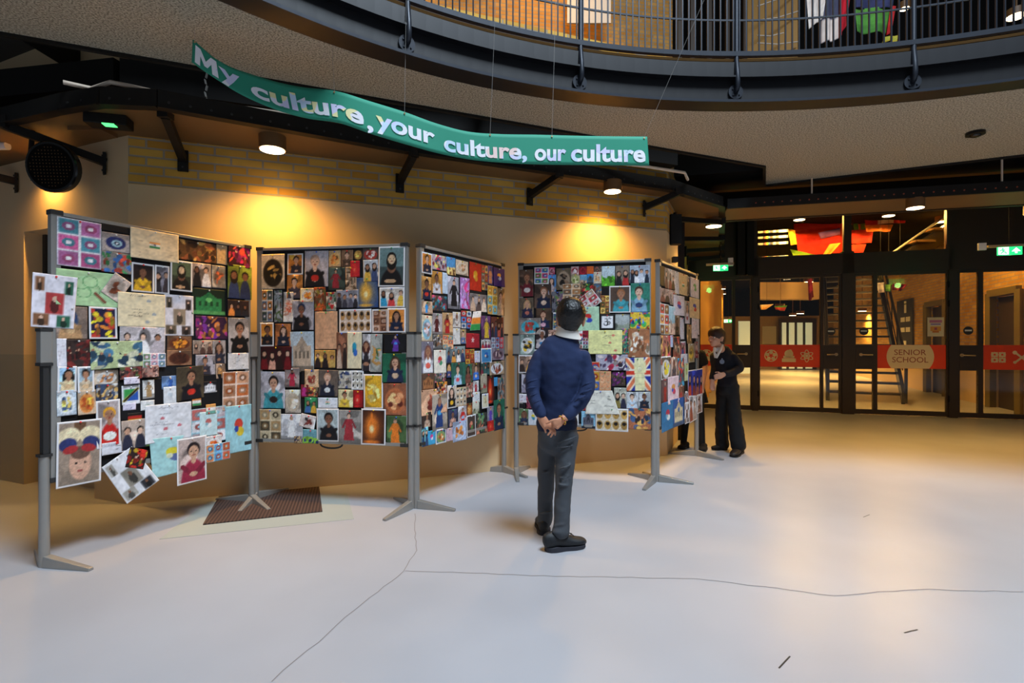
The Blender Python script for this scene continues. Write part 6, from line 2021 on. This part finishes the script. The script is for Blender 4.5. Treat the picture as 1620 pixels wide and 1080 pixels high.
# ------------------------------------------------------------------ people
def cr_path(pts, k=5):
    out = []
    n = len(pts) - 1
    for i in range(n):
        p0 = pts[max(i-1, 0)]; p1 = pts[i]; p2 = pts[i+1]; p3 = pts[min(i+2, n)]
        for j in range(k):
            f = j / k
            out.append(tuple(0.5 * ((2*b_) + (-a_ + c_)*f + (2*a_ - 5*b_ + 4*c_ - d_)*f*f + (-a_ + 3*b_ - 3*c_ + d_)*f**3) for a_, b_, c_, d_ in zip(p0, p1, p2, p3)))
    out.append(pts[-1])
    return out
def limb(mb, pts, side=(1, 0, 0), n=20, k=5, cap=True):
    """pts: (x, y, z, rx, ry); rx along 'side', ry across it. Rounded ends."""
    P = cr_path([tuple(p) for p in pts], k)
    side = Vector(side)
    rings = []
    for i, p in enumerate(P):
        c = Vector(p[:3])
        a = Vector(P[max(i-1, 0)][:3]); b = Vector(P[min(i+1, len(P)-1)][:3])
        d = (b - a).normalized()
        s = (side - d * side.dot(d))
        if s.length < 1e-3: s = d.orthogonal()
        s.normalize(); t = d.cross(s)
        rings.append((c, s, t, d, p[3], p[4]))
    full = []
    if cap:
        c, s, t, d, rx, ry = rings[0]
        r = min(rx, ry)
        for q in (0.25, 0.7, 0.93): full.append((c - d * r * math.sqrt(1 - q*q) * 0.8, s, t, rx*q, ry*q))
    for c, s, t, d, rx, ry in rings: full.append((c, s, t, rx, ry))
    if cap:
        c, s, t, d, rx, ry = rings[-1]
        r = min(rx, ry)
        for q in (0.93, 0.7, 0.25): full.append((c + d * r * math.sqrt(1 - q*q) * 0.8, s, t, rx*q, ry*q))
    vs = []; fs = []
    for c, s, t, rx, ry in full:
        for j in range(n):
            a = 2 * PI * j / n
            vs.append(c + s * math.cos(a) * rx + t * math.sin(a) * ry)
    m = len(full)
    for i in range(m - 1):
        for j in range(n):
            j2 = (j + 1) % n
            fs.append((i*n+j, i*n+j2, (i+1)*n+j2, (i+1)*n+j))
    fs.append(tuple(reversed(range(n)))); fs.append(tuple((m-1)*n + j for j in range(n)))
    return mb.add(vs, fs)
tex_f = bpy.data.textures.new('folds', 'CLOUDS'); tex_f.noise_scale = 0.07; tex_f.noise_depth = 1
tex_h = bpy.data.textures.new('hair_noise', 'CLOUDS'); tex_h.noise_scale = 0.012; tex_h.noise_depth = 2
def soft(mb, name, m, parent, inv, voxel=0.007, smooth=6, disp=0.0, tex=None, anis=None):
    o = mb.build(name, m, parent)
    o.matrix_parent_inverse = inv
    r = o.modifiers.new('join', 'REMESH'); r.mode = 'VOXEL'; r.voxel_size = voxel; r.use_smooth_shade = True
    s = o.modifiers.new('smooth', 'SMOOTH'); s.factor = 0.5; s.iterations = smooth
    if disp:
        d = o.modifiers.new('folds', 'DISPLACE'); d.texture = tex or tex_f; d.strength = disp; d.mid_level = 0.5
        d.texture_coords = 'LOCAL'
    return o
def px(u, v, Y, *r):
    """point seen at a pixel, at depth Y; radii given in pixels at that depth"""
    p = at(u, v, Y)
    return (p.x, p.y, p.z) + tuple(q * Y / F for q in r)

M['skin'] = mat('skin', '#c98b6a', 0.5, noise=0.06, nscale=30)
M['skin2'] = mat('skin_pale', '#d6a084', 0.5, noise=0.05, nscale=30)
M['hair'] = mat('black_hair', '#050507', 0.36, bump=0.35, bscale=160)
M['hair2'] = mat('brown_hair', '#3a2012', 0.4, bump=0.5, bscale=220)
M['navy'] = mat('navy_sweater', '#16284f', 0.85, noise=0.06, nscale=40, bump=0.25, bscale=350)
M['navy_dark'] = mat('navy_black_wool', '#12141f', 0.9, bump=0.2, bscale=300)
M['grey_trousers'] = mat('charcoal_trousers', '#41454b', 0.8, noise=0.08, nscale=20, bump=0.2, bscale=250)
M['black_cloth'] = mat('black_cloth', '#0d0d10', 0.85)
M['shirt'] = mat('white_shirt', '#e8e2da', 0.7)
M['shoe'] = mat('black_shoe', '#14181d', 0.55, bump=0.2, bscale=200)
M['sole'] = mat('grey_sole', '#3c3c42', 0.9, spec=0.1)
M['lip'] = mat('lips', '#a85a4c', 0.5)
M['eye_w'] = mat('eye_white', '#efe8e0', 0.3)
M['eye_b'] = mat('eye_dark', '#1c120c', 0.3)

def head(mb, c, f, r=1.0, tilt=0.0):
    """skull, jaw, nose, ears; c centre, f the facing direction (unit, horizontal)"""
    c = Vector(c); f = Vector(f).normalized(); s = Vector((f.y, -f.x, 0)); up = Vector((0, 0, 1))
    R = Matrix((s, f, s.cross(f))).transposed()
    if R[2][2] < 0: R = Matrix((-s, f, up)).transposed()
    def B(off, rx, ry, rz): mb.ball(c + R @ Vector(off) * r, rx*r, ry*r, rz*r, 20, 14, M=R)
    B((0, -0.008, 0.020), 0.070, 0.088, 0.083)
    B((0, 0.022, -0.030), 0.056, 0.062, 0.062)
    B((0, 0.040, -0.072), 0.030, 0.034, 0.028)
    B((0, 0.086, -0.018), 0.011, 0.014, 0.017)
    B((0, 0.080, -0.004), 0.008, 0.010, 0.020)
    for q in (-1, 1):
        B((q*0.030, 0.060, -0.026), 0.020, 0.018, 0.020)
        B((q*0.074, -0.004, -0.016), 0.010, 0.019, 0.030)
        B((q*0.080, -0.014, -0.004), 0.007, 0.013, 0.018)
    return c, R, r
def face(h, parent, inv):
    c, R, r = h
    for q in (-1, 1):
        o = MB().ball(c + R @ Vector((q*0.030, 0.070, 0.002)) * r, 0.0115*r, 0.009*r, 0.0075*r, 12, 8, M=R).build('eye', M['eye_w'], parent, smooth=True); o.matrix_parent_inverse = inv
        o2 = MB().ball(c + R @ Vector((q*0.030, 0.0775, 0.002)) * r, 0.0055*r, 0.003*r, 0.006*r, 12, 8, M=R).build('iris', M['eye_b'], o, smooth=True); o2.matrix_parent_inverse = inv
    mb = MB()
    for q in (-1, 1):
        mb.tube([c + R @ Vector((q*x, y, z)) * r for x, y, z in ((0.016, 0.080, 0.020), (0.030, 0.079, 0.025), (0.044, 0.070, 0.020))], [0.0018*r, 0.003*r, 0.0015*r], 6)
    o = mb.build('eyebrows', M['eye_b'], parent, smooth=True); o.matrix_parent_inverse = inv
    mb = MB().tube([c + R @ Vector((x, y, z)) * r for x, y, z in ((-0.020, 0.072, -0.048), (-0.008, 0.0815, -0.046), (0.0, 0.081, -0.048), (0.008, 0.0815, -0.046), (0.020, 0.072, -0.048))], [0.002*r, 0.0045*r, 0.005*r, 0.0045*r, 0.002*r], 8)
    o = mb.build('mouth', M['lip'], parent, smooth=True); o.matrix_parent_inverse = inv

def finger(mb, pts, r0=0.0078, r1=0.0062):
    n = len(pts)
    limb(mb, [tuple(p) + (r0 + (r1 - r0) * i / (n-1),) * 2 for i, p in enumerate(pts)], n=10, k=3)
def shoe(heel, toe, parent, inv, w_=0.043, hgt=0.085, name='shoe', mu=None, ms=None, lace=True):
    heel = Vector(heel); toe = Vector(toe); heel.z = toe.z = 0
    d = (toe - heel); L = d.length; d.normalize(); s = Vector((d.y, -d.x, 0))
    mb = MB()
    secs = [(0.035, .70, .90), (0.12, .84, .98), (0.28, .84, 1.0), (0.42, .86, .88), (0.58, .98, .66), (0.76, 1.02, .52), (0.91, .84, .44), (0.975, .50, .34)]
    pts = []
    for t, wq, hq in secs:
        c = heel + d * L * t; h = hgt * hq
        pts.append((c.x, c.y, 0.012 + h/2, w_*wq*1.0, h/2))
    limb(mb, pts, side=s, n=22, k=4)
    o = soft(mb, name, mu or M['shoe'], parent, inv, 0.0055, 3)
    out = []
    for t in [i/24 for i in range(25)]:
        wq = float(np.interp(t, [0, .06, .2, .45, .7, .88, .96, 1.0], [.35, .75, .95, .86, 1.08, .95, .65, .15]))
        out.append((t, wq * w_))
    ol = [heel + d * L * t + s * q for t, q in out] + [heel + d * L * t - s * q for t, q in reversed(out)]
    m2 = MB(); n = len(ol); zs = []
    tt = [t for t, q in out] + [t for t, q in reversed(out)]
    vs = [Vector((p.x, p.y, 0.001 + 0.012 * max(0, (t - .82)/.18)**2)) for p, t in zip(ol, tt)] + [Vector((p.x, p.y, 0.019 + 0.007 * (1 - t) + 0.007 * math.exp(-((t - .28)/.1)**2))) for p, t in zip(ol, tt)]
    fs = [tuple(reversed(range(n))), tuple(range(n, 2*n))] + [(i, (i+1) % n, n + (i+1) % n, n + i) for i in range(n)]
    m2.add(vs, fs)
    so = m2.build('sole', ms or M['sole'], o); so.matrix_parent_inverse = inv
    if lace:
        m3 = MB()
        for k in range(4):
            c = heel + d * L * (0.46 + 0.06 * k) + Vector((0, 0, 0.018 + hgt * (0.90 - 0.085 * k)))
            m3.tube([c - s * 0.022 - Vector((0, 0, .006)), c + Vector((0, 0, .003)), c + s * 0.022 + d * 0.008 - Vector((0, 0, .006))], 0.0024, 6)
        c = heel + d * L * 0.46 + Vector((0, 0, 0.018 + hgt * 0.93))
        m3.tube([c, c + s * 0.02 + Vector((0, 0, .012)), c + s * 0.036 - Vector((0, 0, .004))], 0.0022, 6)
        m3.tube([c, c - s * 0.02 + Vector((0, 0, .010)), c - s * 0.03 - Vector((0, 0, .012))], 0.0022, 6)
        lo = m3.build('laces', M['black'], o); lo.matrix_parent_inverse = inv
    return o

# ---- boy in the navy sweater, seen from behind
root = Vector((0.285, 3.12, 0))
boy = empty('person', root, 0, 'person with black hair in a navy sweater and grey trousers, hands clasped behind the back', 'person')
BV = Matrix.Translation(-root)
mb = MB()
Yb = 3.12
hc = at(903, 502, 3.125)
hd = head(mb, hc, (0.06, 1, 0), 1.02)
limb(mb, [px(899, 545, Yb, 14, 13), px(901, 528, 3.115, 12.5, 12.5), px(903, 510, 3.12, 12, 13)])
mb.ball(at(882.5, 509, 3.115), 0.009, 0.016, 0.027, 12, 8); mb.ball(at(922.5, 510, 3.115), 0.009, 0.016, 0.027, 12, 8)
# trunk and legs under the clothes
limb(mb, [px(882, 690, Yb, 26, 18), px(882, 655, Yb, 22, 16), px(885, 610, Yb, 25, 18), px(887, 570, Yb, 29, 19), px(892, 550, Yb, 24, 15)])
limb(mb, [px(868, 690, 3.14, 13, 14), px(866, 755, 3.20, 9, 10), px(863, 800, 3.25, 8, 8), px(862, 822, 3.27, 7, 8)])
limb(mb, [px(896, 690, 3.10, 14, 15), px(893, 755, 3.04, 10, 11), px(890, 800, 3.02, 8.5, 9), px(887, 836, 3.0, 7.0, 7.5)])
# arms
limb(mb, [px(854, 562, Yb, 10, 11), px(845, 592, 3.10, 8.5, 9), px(842, 618, 3.07, 7.5, 8), px(850, 642, 3.02, 6.8, 7), px(856, 659, 2.985, 6.2, 4.8)])
limb(mb, [px(922, 562, Yb, 10, 11), px(929, 592, 3.10, 8.5, 9), px(928, 620, 3.06, 7.5, 8), px(912, 644, 3.01, 6.8, 7), px(893, 661, 2.97, 6.4, 4.8)])
# left hand: palm and five fingers
limb(mb, [px(856, 659, 2.985, 6.4, 4.6), px(860, 666, 2.98, 7.6, 4.0), px(866, 675, 2.975, 7.4, 3.6)], side=(1, 0, 0.55))
def pp(u, v, Y): return tuple(at(u, v, Y))
finger(mb, [pp(860.5, 669, 2.972), pp(861.5, 676.5, 2.965), pp(863.5, 684.0, 2.966)])
finger(mb, [pp(866, 674, 2.972), pp(871, 681.5, 2.962), pp(866.5, 688.0, 2.960)], 0.0076, 0.0058)
finger(mb, [pp(870, 674, 2.975), pp(875.2, 683, 2.965), pp(871.2, 691.0, 2.962)], 0.0076, 0.0058)
finger(mb, [pp(873, 674, 2.980), pp(878.2, 681, 2.972), pp(878.2, 688.2, 2.970)], 0.0070, 0.0054)
finger(mb, [pp(859, 664, 2.992), pp(867, 669, 3.002), pp(874, 672, 3.004)], 0.0085, 0.0068)
# right hand over it
limb(mb, [px(893, 661, 2.97, 5.8, 4.6), px(885, 667, 2.955, 7.4, 4.2), px(877, 671, 2.950, 7.0, 3.9)], side=(0.4, 0, 1))
limb(mb, [px(887, 671, 2.955, 3.2, 3.2), px(881, 676, 2.950, 3.4, 3.2)], n=14)
finger(mb, [pp(884, 663.5, 2.950), pp(875, 664.5, 2.944), pp(864.5, 669.5, 2.948)], 0.0092, 0.0070)
for q in range(4):
    finger(mb, [pp(875 + q*0.3, 669 + 2.3*q, 2.952), pp(869.5, 670.5 + 2.4*q, 2.955 + .004*q), pp(864.5 - q*0.3, 671 + 2.0*q, 2.995), pp(868, 670.5 + 2.0*q, 3.008)] if False else
               [pp(876, 668 + 2.3*q, 2.965), pp(869, 667.5 + 2.2*q, 2.992), pp(861.5, 666.5 + 2.0*q, 3.000 + .001*q), pp(857.5 + .6*q, 667 + 1.9*q, 2.988)], 0.0074 - .0004*q, 0.0058 - .0003*q)
body = soft(mb, 'body', M['skin'], boy, BV, 0.0040, 4)
face(hd, boy, BV)
# hair
mb = MB()
Rb = Matrix.Identity(3)
mb.ball(at(903, 495, 3.094), 0.0880, 0.095, 0.091, 28, 18)
mb.ball(at(902.5, 504, 3.088), 0.072, 0.074, 0.070, 24, 16)
mb.ball(at(902, 513, 3.080), 0.058, 0.054, 0.048, 20, 14)
mb.ball(at(903, 483, 3.142), 0.074, 0.067, 0.050, 20, 14)
soft(mb, 'hair', M['hair'], boy, BV, 0.0045, 5, 0.006, tex_h)
# sweater
mb = MB()
limb(mb, [px(881, 668, Yb, 32, 26), px(882, 655, Yb, 29.5, 25), px(884, 625, Yb, 31, 26), px(886, 590, Yb, 37, 27), px(888, 566, Yb, 40, 26), px(892, 550, Yb, 34, 22), px(897, 540, Yb, 22, 18)], n=32)
limb(mb, [px(856, 564, Yb, 14, 14), px(845, 590, 3.10, 12.5, 13), px(842, 616, 3.07, 11, 11.5), px(848, 638, 3.03, 10.5, 11), px(854, 651, 3.0, 10, 9), px(856.5, 657, 2.99, 8.4, 7.4)], n=24)
limb(mb, [px(920, 564, Yb, 14, 14), px(928, 592, 3.10, 12.5, 13), px(928, 618, 3.06, 11.5, 12), px(915, 640, 3.02, 10.5, 11), px(903, 652, 2.99, 10, 9), px(896.5, 658.5, 2.975, 8.4, 7.4)], n=24)
# folds at the elbows and under the arms
for (u0, v0, u1, v1, Y, r_) in ((834, 606, 851, 600, 3.00, 2.4), (833, 616, 850, 612, 2.985, 2.6), (838, 628, 852, 622, 2.965, 2.4), (842, 640, 857, 632, 2.95, 2.2), (920, 612, 937, 604, 2.985, 2.4), (917, 624, 936, 616, 2.965, 2.6), (908, 636, 926, 626, 2.95, 2.4)):
    limb(mb, [px(u0, v0, Y + .02, r_ * .6, r_ * .6), px((u0+u1)/2, (v0+v1)/2 - 1, Y, r_, r_), px(u1, v1, Y + .02, r_ * .6, r_ * .6)], n=12)
soft(mb, 'sweater', M['navy'], boy, BV, 0.0055, 9, 0.012)
# ribbed hem and cuffs
mb = MB()
limb(mb, [px(881, 673, Yb, 32.5, 26), px(881, 667, Yb, 33, 26.5)], n=32, cap=True)
soft(mb, 'hem', mat('navy_rib', '#101c3a', 0.9, bump=0.3, bscale=300), boy, BV, 0.005, 2)
mb = MB()
# shirt collar folded over the sweater neck
def ring2(c, rx, ry, z0, n=40):
    return [Vector((c[0] + rx*math.cos(2*PI*i/n), c[1] + ry*math.sin(2*PI*i/n), z0 + 0.010*math.sin(2*PI*i/n) - 0.014*math.cos(2*PI*i/n))) for i in range(n)]
cc = at(898.5, 528, 3.112)
r1 = ring2(cc, 0.056, 0.055, cc.z + 0.030); r2 = ring2(cc, 0.060, 0.059, cc.z + 0.036); r3 = ring2(cc, 0.080, 0.070, cc.z - 0.016); r4 = ring2(cc, 0.076, 0.066, cc.z - 0.018)
n = 40; fs = []
for k in range(3):
    for i in range(n): fs.append((k*n+i, k*n+(i+1) % n, (k+1)*n+(i+1) % n, (k+1)*n+i))
for i in range(n): fs.append((3*n+i, 3*n+(i+1) % n, (i+1) % n, i))
mb.add(r1 + r2 + r3 + r4, fs)
o = mb.build('shirt_collar', M['shirt'], boy, smooth=True); o.matrix_parent_inverse = BV
# trousers
mb = MB()
limb(mb, [px(882, 664, Yb, 28, 22), px(882, 680, Yb, 31, 25), px(882, 700, Yb, 31, 25)], n=28)
limb(mb, [px(866, 690, 3.14, 16, 20), px(865, 720, 3.16, 14.5, 16), px(864, 757, 3.20, 13.5, 14), px(863, 795, 3.24, 12, 12.5), px(863, 816, 3.26, 12, 12.5), px(862, 825, 3.265, 11, 12)], n=24)
limb(mb, [px(898, 690, 3.11, 17.5, 22), px(895, 720, 3.08, 16.5, 18), px(892, 757, 3.05, 14, 15), px(890, 795, 3.03, 13, 13.5), px(889, 828, 3.01, 13, 13), px(887, 841, 3.0, 14, 14.5)], n=24)
for (u0, v0, u1, v1, Y, r_) in ((884, 742, 904, 734, 2.985, 2.0), (883, 756, 905, 752, 2.98, 1.8), (881, 765, 900, 768, 2.98, 1.5), (876, 832, 900, 826, 2.965, 2.6), (874, 842, 900, 842, 2.955, 2.4), (853, 748, 870, 744, 3.11, 1.8), (853, 812, 872, 808, 3.17, 2.4), (884, 700, 912, 690, 3.0, 2.0), (880, 708, 908, 704, 3.0, 1.8)):
    limb(mb, [px(u0, v0, Y + .02, r_ * .5, r_ * .5), px((u0+u1)/2, (v0+v1)/2 + 1, Y, r_, r_), px(u1, v1, Y + .02, r_ * .5, r_ * .5)], n=12)
soft(mb, 'trousers', M['grey_trousers'], boy, BV, 0.0055, 8, 0.010)
shoe((0.192, 2.985, 0), (0.428, 3.065, 0), boy, BV, w_=0.046, hgt=0.100)
shoe((0.200, 3.225, 0), (0.195, 3.465, 0), boy, BV, w_=0.046, hgt=0.100)
# bead bracelet on the right wrist
wc = Vector(px(889.5, 664.5, 2.962)); wax = (Vector(px(893, 661, 2.97)) - Vector(px(885, 667, 2.955))).normalized()
s1 = wax.cross(Vector((0, 1, 0))).normalized(); s2 = s1.cross(wax)
mb = MB()
bcols = [MB(), MB(), MB()]
for i in range(22):
    a = 2*PI*i/22
    bcols[i % 3].ball(wc + s1 * 0.0275 * math.cos(a) + s2 * 0.0265 * math.sin(a), 0.0042, None, None, 8, 6)
br = bcols[0].build('bracelet', mat('bead_gold', '#c9921e', 0.35), boy, smooth=True); br.matrix_parent_inverse = BV
for k, (nm_, hx) in enumerate((('beads', '#9a2a20'), ('beads', '#d8b23c'))):
    o = bcols[k+1].build(nm_, mat('bead_%d' % k, hx, 0.35), br, smooth=True); o.matrix_parent_inverse = BV

# ---- schoolgirl in navy, leaning and looking to the left
Yg = 5.68
root = Vector((2.36, Yg, 0))
g1 = empty('person', root, 0, 'person with brown hair in a dark sweater and wide black trousers, looking left', 'person')
GV = Matrix.Translation(-root)
mb = MB()
fdir = Vector((-0.86, -0.50, 0)).normalized()
hc = at(1132.5, 534, 5.60)
hd = head(mb, hc, fdir, 0.98)
limb(mb, [px(1142, 558, 5.68, 8, 8), px(1138, 549, 5.64, 6.8, 6.8), px(1135, 540, 5.62, 6.6, 6.8)])
limb(mb, [px(1151, 612, 5.68, 15, 12), px(1150, 595, 5.68, 13, 11), px(1147, 575, 5.68, 15, 11), px(1145, 562, 5.68, 14, 10)])
limb(mb, [px(1143, 615, 5.70, 8, 8), px(1142, 655, 5.76, 6, 6), px(1142, 700, 5.80, 4.5, 5)])
limb(mb, [px(1158, 615, 5.65, 8, 8), px(1162, 655, 5.60, 6, 6), px(1167, 706, 5.56, 4.5, 5)])
limb(mb, [px(1159, 566, 5.64, 6, 6), px(1170, 581, 5.60, 5, 5), px(1157, 589, 5.53, 4.4, 4.4), px(1145, 592, 5.48, 3.9, 3.4)])
limb(mb, [px(1131, 565, 5.72, 6, 6), px(1132, 584, 5.74, 5, 5), px(1127, 601, 5.66, 3.8, 3.6), px(1126.5, 605, 5.65, 3.6, 3.0)])
# near hand across the waist
limb(mb, [px(1145, 592, 5.48, 3.8, 3.2), px(1140, 594, 5.465, 5.0, 2.6), px(1135.5, 595, 5.46, 5.0, 2.4)], side=(0, 0, 1))
for q in range(4):
    finger(mb, [pp(1136, 591.5 + 2.2*q, 5.46), pp(1132, 592.5 + 2.2*q, 5.455), pp(1129.5 + .5*q, 594.2 + 2.2*q, 5.465)], 0.0082, 0.0064)
finger(mb, [pp(1140, 590.5, 5.455), pp(1135.5, 588.2, 5.445), pp(1131.5, 589.0, 5.445)], 0.009, 0.0068)
# far hand hanging
limb(mb, [px(1126.5, 604, 5.65, 3.4, 3.0), px(1126.8, 609, 5.645, 4.2, 2.4)], side=(1, 0, 0))
for q in range(4):
    finger(mb, [pp(1123.8 + 2.0*q, 610.5, 5.643), pp(1124 + 2.0*q, 614.5, 5.635), pp(1125.2 + 1.8*q, 618 - abs(q-1.5), 5.628)], 0.0078, 0.006)
finger(mb, [pp(1129.5, 607, 5.63), pp(1131, 611, 5.62), pp(1130.5, 614, 5.618)], 0.008, 0.0065)
soft(mb, 'body', M['skin2'], g1, GV, 0.0055, 3)
face(hd, g1, GV)
mb = MB()
s_ = Vector((fdir.y, -fdir.x, 0)); back = -fdir
Rg = Matrix((s_, fdir, s_.cross(fdir))).transposed()
mb.ball(hc + back * 0.014 + Vector((0, 0, 0.040)), 0.084, 0.096, 0.084, 24, 16, M=Rg)
mb.ball(hc + back * 0.052 + Vector((0, 0, -0.010)), 0.066, 0.062, 0.072, 20, 14, M=Rg)
mb.ball(hc + back * 0.085 + Vector((0, 0, -0.03)), 0.034, 0.034, 0.036, 16, 12)
mb.ball(hc + back * 0.110 + Vector((0, 0, -0.07)), 0.022, 0.022, 0.06, 16, 12)
soft(mb, 'hair', M['hair2'], g1, GV, 0.006, 4, 0.006, tex_h)
mb = MB()
limb(mb, [px(1151, 607, 5.68, 16, 14), px(1150, 594, 5.68, 14.5, 13), px(1147, 576, 5.68, 17, 13.5), px(1145, 562, 5.68, 16.5, 12), px(1143, 554, 5.68, 11, 9)], n=28)
limb(mb, [px(1158, 564, 5.65, 8, 8), px(1170, 581, 5.60, 7, 7), px(1158, 589, 5.54, 6, 6), px(1147, 591.5, 5.49, 5.2, 5.0)], n=20)
limb(mb, [px(1131, 563, 5.71, 8, 8), px(1132, 583, 5.74, 7, 7), px(1127.5, 599, 5.67, 5.6, 5.4)], n=20)
soft(mb, 'sweater', M['navy_dark'], g1, GV, 0.0075, 6, 0.012)
# white collar making a V on the chest
mb = MB()
def rib(pts, w_): 
    mb.tube([at(u, v, Y) for u, v, Y in pts], w_, 8)
rib([(1143, 545, 5.60), (1140, 553, 5.55), (1133, 566, 5.545)], 0.014)
rib([(1130, 549, 5.58), (1130, 556, 5.57), (1132, 566, 5.55)], 0.014)
mb.ball(at(1136, 553, 5.595), 0.04, 0.03, 0.03, 16, 10)
soft(mb, 'shirt_collar', M['shirt'], g1, GV, 0.006, 2)
bd = at(1142, 572, 5.535)
o = MB().cyl(bd, 0.024, 0.012, 20, axis=(-0.15, -1, 0)).build('crest_badge', mat('crest_grey', '#7c8496', 0.6), g1); o.matrix_parent_inverse = GV
o2 = MB().ball(bd + Vector((-0.003, -0.012, 0.028)), 0.008, 0.003, 0.010, 10, 8).build('crest_top', bpy.data.materials['crest_grey'], o); o2.matrix_parent_inverse = GV
mb = MB()
limb(mb, [px(1151, 603, 5.68, 14, 12), px(1151, 618, 5.68, 16, 14)], n=24)
limb(mb, [px(1144, 612, 5.70, 10, 12), px(1142, 650, 5.75, 9.5, 10), px(1142, 690, 5.79, 10, 10.5), px(1143, 703, 5.80, 10.5, 11)], n=22)
limb(mb, [px(1158, 612, 5.66, 11, 12), px(1161, 650, 5.61, 10.5, 11), px(1166, 690, 5.57, 11.5, 12), px(1168, 705, 5.56, 12, 12.5)], n=22)
soft(mb, 'trousers', M['black_cloth'], g1, GV, 0.0075, 5, 0.014)
a = fl(1150, 711); b_ = fl(1122, 711)
shoe((a.x, a.y, 0), (b_.x + .02, b_.y - 0.02, 0), g1, GV, w_=0.042, hgt=0.07, mu=M['black_cloth'], ms=M['black'], lace=False)
a = fl(1175, 716); b_ = fl(1156, 722)
shoe((a.x + .01, a.y + .05, 0), (b_.x - .0, b_.y - 0.05, 0), g1, GV, w_=0.046, hgt=0.10, mu=mat('brown_black_boot', '#2a211c', 0.5), ms=M['black'])

# ---- second schoolgirl, mostly hidden behind the rightmost board
Yh = 5.92
root = Vector((2.03, Yh, 0))
g2 = empty('person', root, 0, 'person in a dark short-sleeved top and skirt, half hidden behind the rightmost board', 'person')
HV = Matrix.Translation(-root)
mb = MB()
hc = at(1091, 527, 5.86)
hd = head(mb, hc, (-0.9, -0.45, 0), 0.96)
limb(mb, [px(1095, 556, Yh, 7, 7), px(1093, 540, 5.90, 6, 6.5), px(1092, 532, 5.88, 6, 6.5)])
limb(mb, [px(1096, 615, Yh, 14, 11), px(1096, 596, Yh, 11, 10), px(1096, 575, Yh, 14, 10), px(1096, 560, Yh, 13, 9)])
for (pts) in ([(1088, 620, 5.95, 8), (1084, 665, 5.92, 6), (1081, 703, 5.90, 4)], [(1104, 620, 5.90, 8), (1108, 665, 5.86, 6), (1111, 705, 5.82, 4.2)]):
    limb(mb, [px(u, v, Y, r_, r_) for u, v, Y, r_ in pts])
limb(mb, [px(1109, 562, 5.90, 6, 6), px(1115, 580, 5.88, 4.8, 4.8), px(1113, 598, 5.83, 4, 4), px(1111, 610, 5.79, 3.4, 3.2)])
limb(mb, [px(1083, 562, 5.94, 6, 6), px(1078, 582, 5.92, 4.8, 4.8), px(1076, 600, 5.84, 4, 4), px(1075, 610, 5.80, 3.4, 3.2)])
for cu in (1111, 1075):
    limb(mb, [px(cu, 609, 5.79, 3.4, 3.0), px(cu - .5, 614, 5.785, 4.0, 2.4)])
    for q in range(4):
        finger(mb, [pp(cu - 3.6 + 2.0*q, 615, 5.783), pp(cu - 3.6 + 2.0*q, 619, 5.776), pp(cu - 2.8 + 1.7*q, 622.5 - abs(q-1.5), 5.77)], 0.0078, 0.006)
    finger(mb, [pp(cu - 4, 611, 5.775), pp(cu - 6, 615, 5.765), pp(cu - 6, 618, 5.762)], 0.008, 0.0065)
soft(mb, 'body', M['skin2'], g2, HV, 0.006, 3)
face(hd, g2, HV)
mb = MB()
mb.ball(hc + Vector((0.02, 0.012, 0.03)), 0.088, 0.088, 0.078, 20, 14); mb.ball(hc + Vector((0.055, 0.03, -0.05)), 0.06, 0.06, 0.10, 18, 12)
soft(mb, 'hair', M['hair2'], g2, HV, 0.007, 4, 0.006, tex_h)
mb = MB()
limb(mb, [px(1096, 606, Yh, 13.5, 12), px(1096, 592, Yh, 12.5, 11.5), px(1096, 574, Yh, 15.5, 12), px(1096, 560, Yh, 15, 11), px(1095, 553, Yh, 10, 8)], n=24)
limb(mb, [px(1108, 560, 5.90, 8, 8), px(1113.5, 574, 5.88, 7, 7)], n=18); limb(mb, [px(1084, 560, 5.94, 8, 8), px(1080, 574, 5.92, 7, 7)], n=18)
soft(mb, 'top', M['navy_dark'], g2, HV, 0.008, 5, 0.010)
# pleated skirt
n = 72; vs = []; fs = []
for j, (v, hw) in enumerate(((600, 13.5), (612, 17), (624, 20), (636, 22))):
    c = at(1096.5, v, Yh)
    for i in range(n):
        a = 2*PI*i/n; r_ = hw * Yh / F * (1 + 0.05 * (1 if i % 4 < 2 else -1) * j / 3)
        vs.append((c.x + r_*math.cos(a), c.y + r_*0.85*math.sin(a), c.z))
for j in range(3):
    for i in range(n): fs.append((j*n+i, (j+1)*n+i, (j+1)*n+(i+1) % n, j*n+(i+1) % n))
o = pyobj('skirt', vs, fs, M['black_cloth'], g2, smooth=False); o.matrix_parent_inverse = HV
o.modifiers.new('thickness', 'SOLIDIFY').thickness = 0.003
mb = MB()
for (pts) in ([(1088, 625, 5.95, 8.5), (1084, 665, 5.92, 6.6), (1081, 705, 5.90, 4.6)], [(1104, 625, 5.90, 8.5), (1108, 665, 5.86, 6.6), (1111, 708, 5.82, 4.8)]):
    limb(mb, [px(u, v, Y, r_, r_) for u, v, Y, r_ in pts], n=18)
soft(mb, 'tights', M['black_cloth'], g2, HV, 0.007, 3)
shoe((1.96 + .03, 5.92, 0), (1.96 - .10, 5.80, 0), g2, HV, w_=0.040, hgt=0.06, mu=M['black_cloth'], ms=M['black'], lace=False)
shoe((2.155, 5.84, 0), (2.06, 5.67, 0), g2, HV, w_=0.040, hgt=0.06, mu=M['black_cloth'], ms=M['black'], lace=False)

# sub-parts were laid out in world coordinates as well: their parent already sits in world space
for o in bpy.data.objects:
    if o.parent is not None and o.parent.parent is not None and o.matrix_parent_inverse != Matrix.Identity(4):
        o.matrix_parent_inverse = Matrix.Identity(4)
